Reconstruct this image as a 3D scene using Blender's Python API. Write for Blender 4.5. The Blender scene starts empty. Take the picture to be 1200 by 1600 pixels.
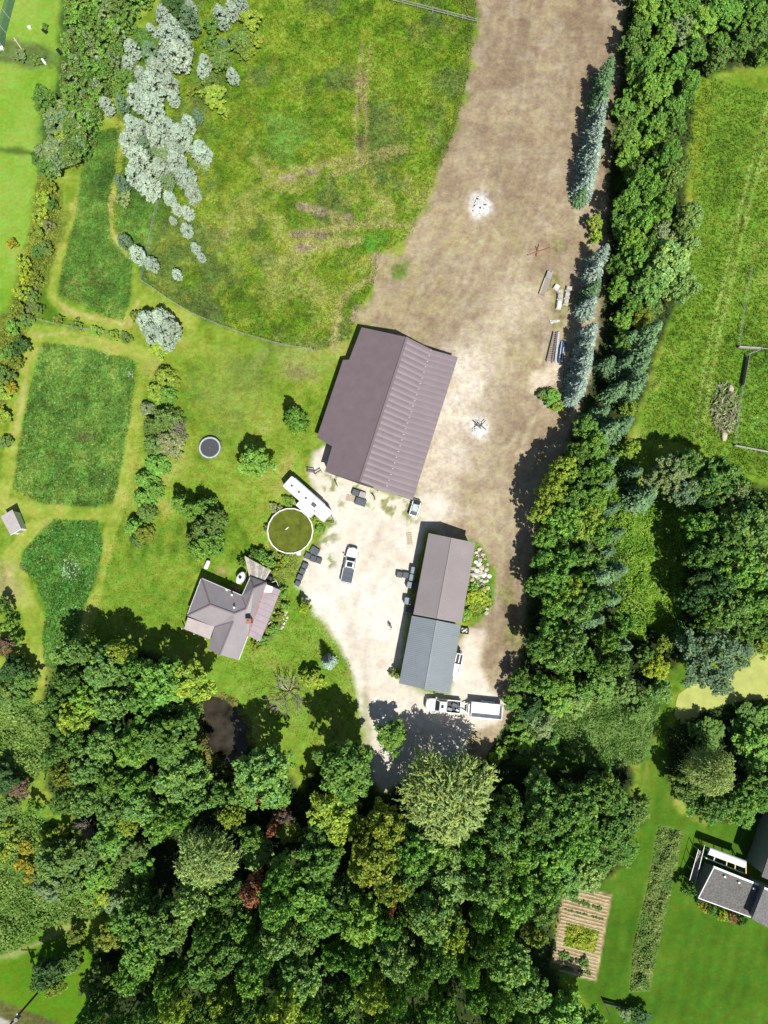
import bpy, bmesh, math, random
import numpy as np
from mathutils import Vector, Matrix

# ------------------------------------------------------------------ camera, sky, sun, exposure
scene = bpy.context.scene
COL = scene.collection
CAM_F = 1150.0                     # focal length in photo pixels; 0.1 m per photo pixel where the view axis meets the ground
CAM_T = math.atan(130.0 / CAM_F)   # the drone camera looks almost straight down, tipped forward by 6.4 degrees
CAM_H = 115.0 * math.cos(CAM_T)
CAM_Y = -CAM_H * math.tan(CAM_T)
cam_d = bpy.data.cameras.new('camera')
cam_d.sensor_fit = 'VERTICAL'
cam_d.sensor_height = 36.0
cam_d.lens = 36.0 * CAM_F / 1600.0
cam_d.clip_start = 1.0
cam_d.clip_end = 3000.0
cam = bpy.data.objects.new('camera', cam_d)
cam.location = (0, CAM_Y, CAM_H)
cam.rotation_euler = (CAM_T, 0, 0)
COL.objects.link(cam)
scene.camera = cam

SUN_EL = math.radians(59.0)
SUN_H = Vector((0.40, -0.916, 0)).normalized()
SUN_V = Vector((SUN_H.x * math.cos(SUN_EL), SUN_H.y * math.cos(SUN_EL), math.sin(SUN_EL)))
world = bpy.data.worlds.new('World')
scene.world = world
world.use_nodes = True
wn = world.node_tree.nodes
sky = wn.new('ShaderNodeTexSky')
sky.sky_type = 'NISHITA'
sky.sun_disc = False
sky.sun_elevation = SUN_EL
sky.sun_rotation = math.atan2(SUN_H.x, SUN_H.y)
bg = wn['Background']
bg.inputs['Strength'].default_value = 0.062
world.node_tree.links.new(sky.outputs[0], bg.inputs['Color'])
sl = bpy.data.lights.new('sun', 'SUN')
sl.energy = 4.6
sl.angle = math.radians(0.53)
sl.color = (1.0, 0.965, 0.90)
so = bpy.data.objects.new('sun', sl)
so.rotation_euler = (-SUN_V).to_track_quat('-Z', 'Y').to_euler()
so.location = (40, -90, 150)
COL.objects.link(so)
scene.view_settings.view_transform = 'Standard'
scene.view_settings.look = 'None'
scene.view_settings.exposure = 0.38
scene.view_settings.gamma = 1.0
scene.view_settings.use_curve_mapping = False
scene.cycles.max_bounces = 5
scene.cycles.diffuse_bounces = 3
scene.cycles.glossy_bounces = 2
scene.cycles.transmission_bounces = 3
scene.cycles.use_denoising = True

# ------------------------------------------------------------------ helpers
rng = np.random.default_rng(7)
random.seed(7)

def P(px, py, h=0.0):
    """photo position (1200 x 1600) of a point h metres above the ground -> place on the site"""
    dx, dy, dz = ray(px, py)
    t = (h - CAM_H) / dz
    return Vector((dx * t, CAM_Y + dy * t, h))
def ray(px, py):
    s, c = math.sin(CAM_T), math.cos(CAM_T)
    return px - 600, CAM_F * s + (800 - py) * c, -CAM_F * c + (800 - py) * s
def pix(x, y, z=0.0):
    """place on the site -> photo position"""
    s, c = math.sin(CAM_T), math.cos(CAM_T)
    y = y - CAM_Y; z = z - CAM_H
    d = y * s - z * c
    return 600 + CAM_F * x / d, 800 - CAM_F * (y * c + z * s) / d
def mpp(px, py, h=0.0):
    """metres per photo pixel there"""
    return (CAM_H - h) / (-ray(px, py)[2])

GAIN = 1.6
def lin1(c):
    c /= 255.0
    return c / 12.92 if c <= 0.04045 else ((c + 0.055) / 1.055) ** 2.4
def S(r, g, b):
    return (lin1(r) / GAIN, lin1(g) / GAIN, lin1(b) / GAIN)

def tag(o, label=None, cat=None, group=None, kind=None):
    if label: o['label'] = label
    if cat: o['category'] = cat
    if group: o['group'] = group
    if kind: o['kind'] = kind
    return o

def thing(name, loc, label, cat, rz=0.0, group=None):
    o = bpy.data.objects.new(name, None)
    o.empty_display_size = 0.3
    o.location = loc
    o.rotation_euler = (0, 0, rz)
    COL.objects.link(o)
    return tag(o, label, cat, group)

def link_mesh(name, me, parent=None, mat=None):
    o = bpy.data.objects.new(name, me)
    if mat is not None and not me.materials:
        me.materials.append(mat)
    COL.objects.link(o)
    if parent is not None:
        o.parent = parent
    return o

def copy_tree(o, parent=None):
    c = o.copy()
    COL.objects.link(c)
    c.parent = parent
    for ch in o.children:
        copy_tree(ch, c)
    return c

def mesh_np(name, V, F, tint=None, smooth=False, extra=None):
    me = bpy.data.meshes.new(name)
    V = np.ascontiguousarray(V, dtype=np.float32)
    F = np.ascontiguousarray(F, dtype=np.int32)
    nf, k = F.shape
    me.vertices.add(len(V))
    me.vertices.foreach_set('co', V.ravel())
    me.loops.add(nf * k)
    me.polygons.add(nf)
    me.polygons.foreach_set('loop_start', np.arange(0, nf * k, k, dtype=np.int32))
    me.loops.foreach_set('vertex_index', F.ravel())
    if smooth:
        me.polygons.foreach_set('use_smooth', np.ones(nf, dtype=bool))
    me.update(calc_edges=True)
    if tint is not None:
        t = np.ones((len(V), 4), dtype=np.float32)
        t[:, :3] = tint
        a = me.attributes.new('tint', 'FLOAT_COLOR', 'POINT')
        a.data.foreach_set('color', t.ravel())
    for n, arr in (extra or {}).items():
        a = me.attributes.new(n, 'FLOAT', 'POINT')
        a.data.foreach_set('value', np.ascontiguousarray(arr, dtype=np.float32))
    return me

class MB:
    """collects shapes, builds ONE mesh object"""
    def __init__(s):
        s.bm = bmesh.new()
    def poly(s, pts):
        vs = [s.bm.verts.new(p) for p in pts]
        s.bm.faces.new(vs)
        return s
    def hexa(s, b, t):
        """closed solid between two rings of points"""
        n = len(b)
        vb = [s.bm.verts.new(p) for p in b]
        vt = [s.bm.verts.new(p) for p in t]
        s.bm.faces.new(vb[::-1])
        s.bm.faces.new(vt)
        for i in range(n):
            j = (i + 1) % n
            s.bm.faces.new((vb[i], vb[j], vt[j], vt[i]))
        return s
    def box(s, x0, x1, y0, y1, z0, z1, inset=0.0, bev=0.0):
        i = inset
        b = [(x0, y0, z0), (x1, y0, z0), (x1, y1, z0), (x0, y1, z0)]
        t = [(x0 + i, y0 + i, z1), (x1 - i, y0 + i, z1), (x1 - i, y1 - i, z1), (x0 + i, y1 - i, z1)]
        if bev > 0:
            bb = rrect(x0, x1, y0, y1, bev, 2)
            tt = rrect(x0 + i, x1 - i, y0 + i, y1 - i, bev, 2)
            t2 = rrect(x0 + i + bev * .5, x1 - i - bev * .5, y0 + i + bev * .5, y1 - i - bev * .5, bev, 2)
            s.loft([[(p[0], p[1], z0) for p in bb], [(p[0], p[1], z1 - bev * .5) for p in tt], [(p[0], p[1], z1) for p in t2]])
            return s
        return s.hexa(b, t)
    def loft(s, rings, cap=True):
        vr = [[s.bm.verts.new(p) for p in r] for r in rings]
        n = len(rings[0])
        for a, b in zip(vr, vr[1:]):
            for i in range(n):
                j = (i + 1) % n
                s.bm.faces.new((a[i], a[j], b[j], b[i]))
        if cap:
            s.bm.faces.new(vr[0][::-1])
            s.bm.faces.new(vr[-1])
        return s
    def tube(s, p0, p1, r0, r1=None, n=8):
        r1 = r0 if r1 is None else r1
        p0 = Vector(p0); p1 = Vector(p1)
        d = (p1 - p0)
        if d.length < 1e-6: return s
        d.normalize()
        u = d.cross(Vector((0, 0, 1)) if abs(d.z) < 0.9 else Vector((1, 0, 0))).normalized()
        v = d.cross(u)
        ring = lambda p, r: [p + (u * math.cos(2 * math.pi * i / n) + v * math.sin(2 * math.pi * i / n)) * r for i in range(n)]
        return s.loft([ring(p0, r0), ring(p1, max(r1, 0.002))])
    def beam(s, p0, p1, w, h):
        """rectangular bar between two points, w wide and h deep"""
        p0 = Vector(p0); p1 = Vector(p1)
        d = (p1 - p0).normalized()
        side = d.cross(Vector((0, 0, 1)))
        side = Vector((1, 0, 0)) if side.length < 1e-3 else side.normalized()
        up = side.cross(d)
        r = lambda p: [p + side * (w / 2) * a + up * (h / 2) * b for a, b in ((-1, -1), (1, -1), (1, 1), (-1, 1))]
        return s.loft([r(p0), r(p1)])
    def slab(s, pts, th, up=None):
        """flat or folded polygon with thickness th below it"""
        pts = [Vector(p) for p in pts]
        return s.hexa([p - Vector((0, 0, th)) for p in pts], pts)
    def ball(s, c, r, seed=0, rough=0.0, sub=2, sc=(1, 1, 1)):
        rr = random.Random(seed)
        res = bmesh.ops.create_icosphere(s.bm, subdivisions=sub, radius=1.0)
        ax = [Vector((rr.uniform(-1, 1), rr.uniform(-1, 1), rr.uniform(-1, 1))).normalized() for _ in range(7)]
        am = [rr.uniform(.65, 1.0) for _ in range(7)]
        for v in res['verts']:
            d = v.co.normalized()
            k = 1.0
            if rough:
                for a, m in zip(ax, am):     # cut facets off the stone
                    q = d.dot(a)
                    if q > 0 and k * q > m: k = m / q
                k *= 1 + rr.uniform(-rough, rough)
            v.co = Vector((c[0] + d.x * r * k * sc[0], c[1] + d.y * r * k * sc[1], c[2] + d.z * r * k * sc[2]))
        return s
    def build(s, name, mat, parent=None, origin=None, smooth=False, rz=None):
        bm = s.bm
        bmesh.ops.recalc_face_normals(bm, faces=bm.faces)
        if origin is not None:
            bmesh.ops.translate(bm, verts=bm.verts, vec=-Vector(origin))
        if smooth:
            for f in bm.faces: f.smooth = True
        me = bpy.data.meshes.new(name)
        bm.to_mesh(me)
        bm.free()
        return link_mesh(name, me, parent, mat)

def rrect(x0, x1, y0, y1, r, n=3):
    out = []
    for cx, cy, a0 in ((x1 - r, y0 + r, -90), (x1 - r, y1 - r, 0), (x0 + r, y1 - r, 90), (x0 + r, y0 + r, 180)):
        for i in range(n + 1):
            a = math.radians(a0 + 90 * i / n)
            out.append((cx + r * math.cos(a), cy + r * math.sin(a)))
    return out

# ------------------------------------------------------------------ noise and polygon fields (numpy)
_tab = np.random.default_rng(11).random((256, 256)).astype(np.float32)
def vnoise(X, Y, sc, seed=0):
    x = X / sc + seed * 17.31; y = Y / sc + seed * 9.77
    xi = np.floor(x).astype(int); yi = np.floor(y).astype(int)
    fx = x - xi; fy = y - yi
    fx = fx * fx * (3 - 2 * fx); fy = fy * fy * (3 - 2 * fy)
    g = lambda a, b: _tab[(a + seed * 31) & 255, (b + seed * 57) & 255]
    return (g(xi, yi) * (1 - fx) + g(xi + 1, yi) * fx) * (1 - fy) + (g(xi, yi + 1) * (1 - fx) + g(xi + 1, yi + 1) * fx) * fy
def fbm(X, Y, sc, oc=4, seed=0):
    t = 0; a = 1.0; w = 0
    for o in range(oc):
        t = t + a * vnoise(X, Y, sc / 2 ** o, seed + o * 3)
        w += a; a *= 0.55
    return t / w
def sstep(a, b, x):
    t = np.clip((x - a) / (b - a), 0, 1)
    return t * t * (3 - 2 * t)
def seg_dist(X, Y, a, b):
    ax, ay = a; bx, by = b
    dx, dy = bx - ax, by - ay
    t = np.clip(((X - ax) * dx + (Y - ay) * dy) / (dx * dx + dy * dy + 1e-9), 0, 1)
    return np.hypot(X - ax - t * dx, Y - ay - t * dy)
def line_dist(X, Y, pts):
    d = np.full(np.shape(X), 1e9)
    for a, b in zip(pts, pts[1:]):
        d = np.minimum(d, seg_dist(X, Y, a, b))
    return d
def poly_sd(X, Y, pts):
    """signed distance in photo pixels, positive inside"""
    d = line_dist(X, Y, list(pts) + [pts[0]])
    ins = np.zeros(np.shape(X), dtype=bool)
    n = len(pts)
    for i in range(n):
        x0, y0 = pts[i]; x1, y1 = pts[(i + 1) % n]
        c = ((y0 > Y) != (y1 > Y)) & (X < (x1 - x0) * (Y - y0) / ((y1 - y0) or 1e-9) + x0)
        ins ^= c
    return np.where(ins, d, -d)
def in_poly(x, y, pts):
    return bool(poly_sd(np.array([float(x)]), np.array([float(y)]), pts)[0] > 0)
def rand_in_poly(pts, n, rs):
    xs = [p[0] for p in pts]; ys = [p[1] for p in pts]
    out = np.zeros((0, 2))
    while len(out) < n:
        q = np.stack([rs.uniform(min(xs), max(xs), 2 * n), rs.uniform(min(ys), max(ys), 2 * n)], 1)
        out = np.concatenate([out, q[poly_sd(q[:, 0], q[:, 1], pts) > 0]])
    return out[:n]

# ------------------------------------------------------------------ materials
def mat(name, col, rough=0.6, metal=0.0, var=0.12, scale=3.0, bump=0.0, bscale=20.0, spec=0.4, stretch=(1, 1, 1), coat=0.0, alpha=None, trans=0.0):
    m = bpy.data.materials.new(name)
    m.use_nodes = True
    nt = m.node_tree; nd = nt.nodes; lk = nt.links
    b = nd['Principled BSDF']
    b.inputs['Roughness'].default_value = rough
    b.inputs['Metallic'].default_value = metal
    b.inputs['Specular IOR Level'].default_value = spec
    if coat: b.inputs['Coat Weight'].default_value = coat
    if trans: b.inputs['Transmission Weight'].default_value = trans
    tc = nd.new('ShaderNodeTexCoord')
    mp = nd.new('ShaderNodeMapping'); mp.inputs['Scale'].default_value = stretch
    lk.new(tc.outputs['Object'], mp.inputs['Vector'])
    n = nd.new('ShaderNodeTexNoise'); n.inputs['Scale'].default_value = scale; n.inputs['Detail'].default_value = 6; n.inputs['Roughness'].default_value = 0.65
    lk.new(mp.outputs[0], n.inputs['Vector'])
    mx = nd.new('ShaderNodeMix'); mx.data_type = 'RGBA'; mx.blend_type = 'MIX'
    mx.inputs[6].default_value = tuple(max(0, c * (1 - var * 1.6)) for c in col) + (1,)
    mx.inputs[7].default_value = tuple(min(.95, c * (1 + var * 1.6)) for c in col) + (1,)
    rp = nd.new('ShaderNodeMapRange'); rp.inputs[1].default_value = 0.3; rp.inputs[2].default_value = 0.7
    lk.new(n.outputs['Fac'], rp.inputs[0])
    lk.new(rp.outputs[0], mx.inputs[0])
    lk.new(mx.outputs[2], b.inputs['Base Color'])
    if bump:
        n2 = nd.new('ShaderNodeTexNoise'); n2.inputs['Scale'].default_value = bscale; n2.inputs['Detail'].default_value = 4
        lk.new(mp.outputs[0], n2.inputs['Vector'])
        bp = nd.new('ShaderNodeBump'); bp.inputs['Strength'].default_value = bump; bp.inputs['Distance'].default_value = 0.05
        lk.new(n2.outputs['Fac'], bp.inputs['Height'])
        lk.new(bp.outputs[0], b.inputs['Normal'])
    if alpha is not None:
        b.inputs['Alpha'].default_value = alpha
    return m

def leaf_mat(name, transl=0.25, gloss=0.05, grough=0.45, objcol=True):
    m = bpy.data.materials.new(name); m.use_nodes = True
    nt = m.node_tree; nd = nt.nodes; lk = nt.links
    nd.remove(nd['Principled BSDF'])
    out = nd['Material Output']
    at = nd.new('ShaderNodeAttribute'); at.attribute_name = 'tint'
    colour = at.outputs['Color']
    if objcol:
        oi = nd.new('ShaderNodeObjectInfo')
        mu = nd.new('ShaderNodeMix'); mu.data_type = 'RGBA'; mu.blend_type = 'MULTIPLY'; mu.inputs[0].default_value = 1.0
        lk.new(at.outputs['Color'], mu.inputs[6]); lk.new(oi.outputs['Color'], mu.inputs[7])
        colour = mu.outputs[2]
    df = nd.new('ShaderNodeBsdfDiffuse'); tr = nd.new('ShaderNodeBsdfTranslucent'); gl = nd.new('ShaderNodeBsdfGlossy')
    gl.inputs['Roughness'].default_value = grough; gl.inputs['Color'].default_value = (0.8, 0.9, 1.0, 1)
    lk.new(colour, df.inputs['Color']); lk.new(colour, tr.inputs['Color'])
    a = nd.new('ShaderNodeMixShader'); a.inputs[0].default_value = transl
    lk.new(df.outputs[0], a.inputs[1]); lk.new(tr.outputs[0], a.inputs[2])
    b = nd.new('ShaderNodeMixShader'); b.inputs[0].default_value = gloss
    lk.new(a.outputs[0], b.inputs[1]); lk.new(gl.outputs[0], b.inputs[2])
    lk.new(b.outputs[0], out.inputs['Surface'])
    return m

M = {}
M['leaf'] = leaf_mat('leaf_green', 0.25, 0.02, .6)
M['needle'] = leaf_mat('needle', 0.08, 0.02, .6)
M['silver'] = leaf_mat('leaf_silver', 0.25, 0.02, .6)
M['plants'] = leaf_mat('plant_leaf', 0.25, 0.015, .6, objcol=False)
M['bark'] = mat('bark', (0.10, 0.075, 0.055), 0.9, var=0.3, scale=8, bump=0.6)
M['bark_pale'] = mat('bark_pale', (0.36, 0.32, 0.26), 0.9, var=0.2, scale=8, bump=0.4)
M['white'] = mat('white_paint', (0.78, 0.79, 0.80), 0.35, var=0.03, spec=0.5)
M['white_rv'] = mat('white_rv_skin', (0.80, 0.82, 0.85), 0.45, var=0.04, scale=1.2)
M['carwhite'] = mat('car_white', (0.80, 0.82, 0.83), 0.25, var=0.015, coat=0.6)
M['glass'] = mat('dark_glass', (0.03, 0.045, 0.05), 0.08, var=0.1, spec=0.8)
M['black'] = mat('black_plastic', (0.02, 0.02, 0.022), 0.5, var=0.2)
M['rubber'] = mat('tyre_rubber', (0.025, 0.025, 0.025), 0.85, var=0.2)
M['rim'] = mat('wheel_rim', (0.5, 0.5, 0.52), 0.35, 0.9, var=0.05)
M['chrome'] = mat('bright_metal', (0.6, 0.6, 0.62), 0.3, 0.9, var=0.05)
M['lamp_red'] = mat('tail_lamp', (0.35, 0.02, 0.02), 0.25, var=0.05)
M['lamp_clear'] = mat('head_lamp', (0.7, 0.72, 0.75), 0.12, var=0.03)
M['tonneau'] = mat('bed_cover', (0.085, 0.10, 0.12), 0.7, var=0.08, scale=6)
M['bin'] = mat('grey_bin_plastic', (0.085, 0.10, 0.115), 0.6, var=0.18, scale=2.5)
M['bin_light'] = mat('light_grey_bin_plastic', (0.21, 0.25, 0.27), 0.6, var=0.15, scale=2.5)  # pale tone; on the shed wall bins it holds their sunlit look
M['wood'] = mat('weathered_wood', (0.30, 0.27, 0.23), 0.85, var=0.22, scale=4, stretch=(1, 8, 8))
M['wood_dark'] = mat('dark_wood', (0.06, 0.05, 0.045), 0.85, var=0.3, scale=4)
M['wood_tan'] = mat('tan_wood', (0.48, 0.40, 0.29), 0.8, var=0.15, scale=5)
M['deck'] = mat('deck_board', (0.43, 0.42, 0.37), 0.8, var=0.28, scale=2.2, stretch=(1, 4, 1))
M['stone'] = mat('field_stone', (0.44, 0.41, 0.36), 0.9, var=0.3, scale=1.7, bump=0.5)
M['stone_white'] = mat('white_stone', (0.62, 0.61, 0.58), 0.9, var=0.15, scale=3, bump=0.4)
M['brick'] = mat('red_brick', (0.33, 0.14, 0.09), 0.85, var=0.25, scale=9)
M['wall_white'] = mat('white_siding', (0.68, 0.67, 0.64), 0.7, var=0.06)
M['wall_tan'] = mat('tan_siding', (0.42, 0.37, 0.31), 0.7, var=0.08)
M['wall_grey'] = mat('grey_siding', (0.25, 0.26, 0.27), 0.7, var=0.08)
M['wall_dark'] = mat('dark_siding', (0.10, 0.085, 0.08), 0.75, var=0.12)
M['barn_dark'] = mat('barn_roof_metal', S(146, 130, 134), 0.45, 0.0, var=0.05, scale=0.7, spec=0.35)  # barn roof metal, shade of the far slope put into the colour
M['barn_panel'] = mat('barn_panel_metal', S(158, 144, 148), 0.36, 0.0, var=0.045, scale=0.5, spec=0.6)  # same metal toned lighter, sun on the drive side put into the colour
M['shed_brown'] = mat('brown_roof_metal', S(172, 162, 162), 0.5, 0.0, var=0.045, scale=0.3, spec=0.35, bump=0.0)
M['shed_grey'] = mat('grey_roof_metal', S(155, 165, 171), 0.45, 0.0, var=0.05, scale=0.45, spec=0.4)
M['house_roof'] = mat('house_roof_metal', S(176, 168, 172), 0.5, 0.0, var=0.05, scale=0.6, spec=0.3)
M['porch_roof'] = mat('porch_roof_metal', S(206, 192, 190), 0.55, 0.0, var=0.06, scale=0.7, spec=0.3)
M['porch_rust'] = mat('porch_roof_lilac', S(172, 156, 164), 0.5, 0.0, var=0.12, scale=0.8, spec=0.4)
M['rust_trim'] = mat('rusty_flashing', S(190, 140, 125), 0.7, var=0.2, scale=3)
M['shingle'] = mat('grey_shingle', S(128, 126, 122), 0.95, var=0.30, scale=5.0, bump=0.7, bscale=14)
M['shingle_b'] = mat('grey_shingle_light', S(140, 138, 137), 0.95, var=0.26, scale=5.0, bump=0.7, bscale=14)
M['gutter'] = mat('white_gutter', (0.76, 0.77, 0.80), 0.4, var=0.03)
M['hut_roof'] = mat('pale_hut_roof', S(196, 190, 188), 0.6, var=0.08, scale=1.5)
M['yellow'] = mat('yellow_paint', (0.62, 0.46, 0.12), 0.5, var=0.08)
M['red_metal'] = mat('red_painted_metal', (0.36, 0.15, 0.10), 0.6, var=0.25, scale=5)
M['steel'] = mat('grey_steel', (0.26, 0.25, 0.24), 0.5, 0.3, var=0.3, scale=3)
M['steel_pale'] = mat('galvanised_steel', (0.52, 0.54, 0.55), 0.45, 0.3, var=0.15, scale=3)
M['tarp_blue'] = mat('dark_blue_tarp', (0.03, 0.06, 0.13), 0.5, var=0.3, scale=3)
M['mat_black'] = mat('trampoline_mat', (0.058, 0.062, 0.068), 0.8, var=0.12, scale=5)
M['pad'] = mat('pale_ring_pad', (0.42, 0.45, 0.50), 0.6, var=0.1)
M['pool_water'] = mat('murky_pool_water', S(112, 122, 44), 0.12, var=0.22, scale=0.9, spec=0.3)
M['pond_water'] = mat('dark_pond_water', (0.035, 0.031, 0.022), 0.10, var=0.5, scale=0.35, spec=0.3)
M['plastic_teal'] = mat('pale_teal_plastic', (0.42, 0.52, 0.52), 0.4, var=0.1)
M['skin'] = mat('skin', (0.55, 0.36, 0.27), 0.6, var=0.05)
M['shirt'] = mat('white_shirt', (0.74, 0.73, 0.72), 0.85, var=0.05)
M['trouser'] = mat('dark_trousers', (0.03, 0.03, 0.035), 0.85, var=0.15)
M['hair'] = mat('brown_hair', (0.05, 0.035, 0.025), 0.8, var=0.2)
M['net'] = mat('green_mesh', S(110, 160, 120), 0.8, var=0.2, scale=4, alpha=0.55)
M['soil_pale'] = mat('dry_soil', S(216, 196, 156), 0.95, var=0.18, scale=3, bump=0.5)
M['soil_brown'] = mat('turned_soil', (0.20, 0.15, 0.10), 0.95, var=0.3, scale=4, bump=0.6)
# ================================================================== GROUND
STEP = 0.3
gx = np.arange(-69, 69.01, STEP); gy = np.arange(-80, 94.01, STEP)
GX, GY = np.meshgrid(gx, gy)
X, Y = pix(GX, GY)            # photo pixels of every ground point
N1 = fbm(X, Y, 90, 4, 1); N2 = fbm(X, Y, 28, 4, 2); N3 = fbm(X, Y, 9, 3, 3); N4 = fbm(X, Y, 220, 3, 4); N5 = fbm(X, Y, 16, 3, 5)
WOB = (fbm(X, Y, 24, 4, 6) - .5) * 26            # edge wobble in px
C = np.zeros(X.shape + (3,)); GR = np.zeros(X.shape); FL = np.zeros(X.shape); HT = np.zeros(X.shape); RG = np.zeros(X.shape)
KIND = np.zeros(X.shape, dtype=int)

LG = [1.15]     # sunlit grass reads this much brighter in the photograph than the painted tone
def col3(c): return np.array(S(*c)) * LG[0]
def ramp(t, *cols):
    t = np.clip(t, 0, 1) * (len(cols) - 1)
    i = np.minimum(t.astype(int), len(cols) - 2); f = (t - i)[..., None]
    A = np.array([col3(c) for c in cols])
    return A[i] * (1 - f) + A[i + 1] * f
def paint(w, colour, grain=None, fleck=None, kind=None, rough=None):
    global C, GR, FL, RG
    w3 = w[..., None]
    C = C * (1 - w3) + colour * w3
    if grain is not None: GR = GR * (1 - w) + grain * w
    if fleck is not None: FL = FL * (1 - w) + fleck * w
    if rough is not None: RG = RG * (1 - w) + rough * w
    if kind is not None: KIND[w > .5] = kind
def area(pts, soft=6, wob=1.0):
    return sstep(-soft, soft, poly_sd(X, Y, pts) + WOB * wob)
def band(pts, width, soft=4, wob=.4):
    return 1 - sstep(width - soft, width + soft, line_dist(X, Y, pts) + WOB * wob)

K_LAWN, K_MEADOW, K_DIRT, K_GRAVEL, K_PATH, K_PLOT, K_FOREST, K_ROAD, K_GARDEN = range(9)

# lawn everywhere
t = (N1 - .5) * 1.6 + (N2 - .5) * 1.2 + (N3 - .5) * .6 + .5
C[:] = ramp(t, (88, 126, 32), (114, 146, 38), (130, 156, 50), (142, 164, 58), (162, 168, 82))
GR[:] = .6
lowl = sstep(40, -20, line_dist(X, Y, [(430, 940), (470, 1000), (500, 1060), (470, 1120), (380, 1060), (340, 1060)]) - 40) + sstep(60, 0, line_dist(X, Y, [(200, 900), (250, 980), (230, 1000)]) - 20) * .6
paint(np.clip(lowl, 0, 1) * .85, ramp((N1 - .5) + (N2 - .5) * .8 + .5, (84, 128, 28), (98, 144, 36), (112, 154, 44), (128, 160, 58)))
# arcs left by the mower round the house
for k, (cx, cy) in enumerate([(330, 860), (150, 830), (420, 1130)]):
    R = np.hypot(X - cx, Y - cy)
    w = (.5 + .5 * np.sin(R / 3.6 + 3 * N1)) * sstep(240, 120, R) * .22
    paint(w, ramp(N2, (146, 172, 62), (164, 178, 80)))
LG[0] = 1.1
# fields beyond the hedge strip on the far west
W_FIELD = area([(-80, -80), (100, -80), (105, 60), (95, 170), (70, 260), (45, 380), (20, 470), (0, 560), (-80, 600)], 8)
paint(W_FIELD, ramp((N1 - .5) * 1.4 + (N4 - .5) + (N3 - .5) * .4 + .5, (104, 150, 40), (128, 172, 50), (146, 182, 70), (160, 180, 84)), .35, 0, K_LAWN)
paint(band([(-40, 228), (60, 240)], 4), ramp(N2, (84, 110, 40), (100, 128, 50)))
paint(area([(20, 60), (75, 75), (100, 105), (60, 108), (-20, 95), (-20, 70)], 8), ramp(N3, (88, 120, 52), (120, 138, 74)), .7)

LG[0] = 1.29
# big meadow north of the barn
MEADOW = [(150, 300), (200, 120), (290, -80), (745, -80), (742, 30), (735, 110), (716, 190), (690, 260), (668, 310), (640, 370), (596, 395), (585, 440), (560, 490), (545, 530),
          (492, 548), (440, 538), (380, 522), (340, 506), (300, 490), (262, 465), (222, 440), (216, 395), (180, 360)]
w = area(MEADOW, 4, .25)
t = (N1 - .5) * 1.2 + (N2 - .5) * 1.2 + (N3 - .5) * .9 + .5
paint(w, ramp(t, (82, 108, 34), (92, 126, 30), (110, 142, 34), (130, 154, 52)), .85, .08, K_MEADOW, .6)
W_MEADOW = w.copy()
dark = w * sstep(.50, .64, fbm(X, Y, 70, 4, 21)) * .6
paint(dark, ramp(N3, (86, 102, 62), (100, 116, 66)))
dry = w * np.clip(sstep(150, 30, np.hypot((X - 415) / 1.0, (Y - 300) / 1.1)) * .75 + sstep(130, 20, np.hypot(X - 640, (Y - 300) * .8)) * .9 + sstep(170, 40, np.hypot((X - 500) * .8, Y - 400)) * .7 + sstep(80, 10, np.hypot(X - 430, Y - 180)) * .4, 0, 1) * sstep(.40, .62, fbm(X, Y, 46, 4, 22))
paint(dry * .75, ramp((N3 - .5) * 1.4 + (N2 - .5) + .5, (126, 148, 48), (160, 166, 84), (182, 174, 112)))
paint(sstep(.53, .68, fbm(X, Y, 20, 3, 24)) * w * .35, ramp(N3, (150, 164, 40), (164, 170, 70)))
paint(area([(415, 185), (470, 185), (478, 220), (450, 255), (425, 240)], 12) * .7, ramp(N2, (112, 158, 56), (132, 168, 78)))
paint(area([(552, 372), (585, 362), (600, 372), (580, 386), (560, 384)], 6) * .8, ramp(N2, (80, 140, 40), (100, 156, 60)))
# old wheel tracks and bare streaks in the meadow
for pts in ([(566, 66), (559, 130), (555, 190), (557, 262)], [(579, 68), (572, 130), (571, 195), (573, 256)]):
    paint(band(pts, 2.2, 2.0, .15) * .75, ramp(N3, (150, 150, 84), (176, 166, 110)))
paint(band([(562, 112), (564, 172)], 7, 5, .6) * sstep(.3, .6, N5), ramp(N3, (92, 84, 70), (150, 128, 104), (190, 162, 128)))
paint(band([(561, 215), (562, 258)], 3, 3, .4) * .8, ramp(N3, (100, 92, 70), (130, 116, 90)))
for pts, wd in ([[(440, 278), (490, 262), (560, 246), (632, 232)], 5], [[(512, 275), (580, 252), (640, 236)], 3], [[(455, 366), (490, 362), (560, 352), (640, 352)], 6], [[(462, 384), (500, 384), (560, 376)], 6], [[(468, 322), (505, 332), (545, 342)], 6], [[(520, 545), (530, 480), (545, 455), (572, 440), (590, 432)], 7]):
    paint(band(pts, wd, 5, .5) * .75, ramp(N5, (150, 156, 78), (184, 172, 120)))
for cx, cy, rx, ry in ((452, 277, 12, 5), (486, 270, 9, 5), (478, 324, 11, 6), (500, 332, 14, 6), (545, 341, 8, 5), (468, 367, 16, 6), (502, 368, 12, 5), (478, 388, 16, 6), (590, 400, 6, 8)):
    paint(sstep(1.5, .4, np.hypot((X - cx) / rx, (Y - cy) / ry) + (N5 - .5) * 1.2) * .85, ramp(N3, (108, 96, 84), (150, 134, 118), (186, 164, 144)), 1.0)

LG[0] = .92
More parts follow.
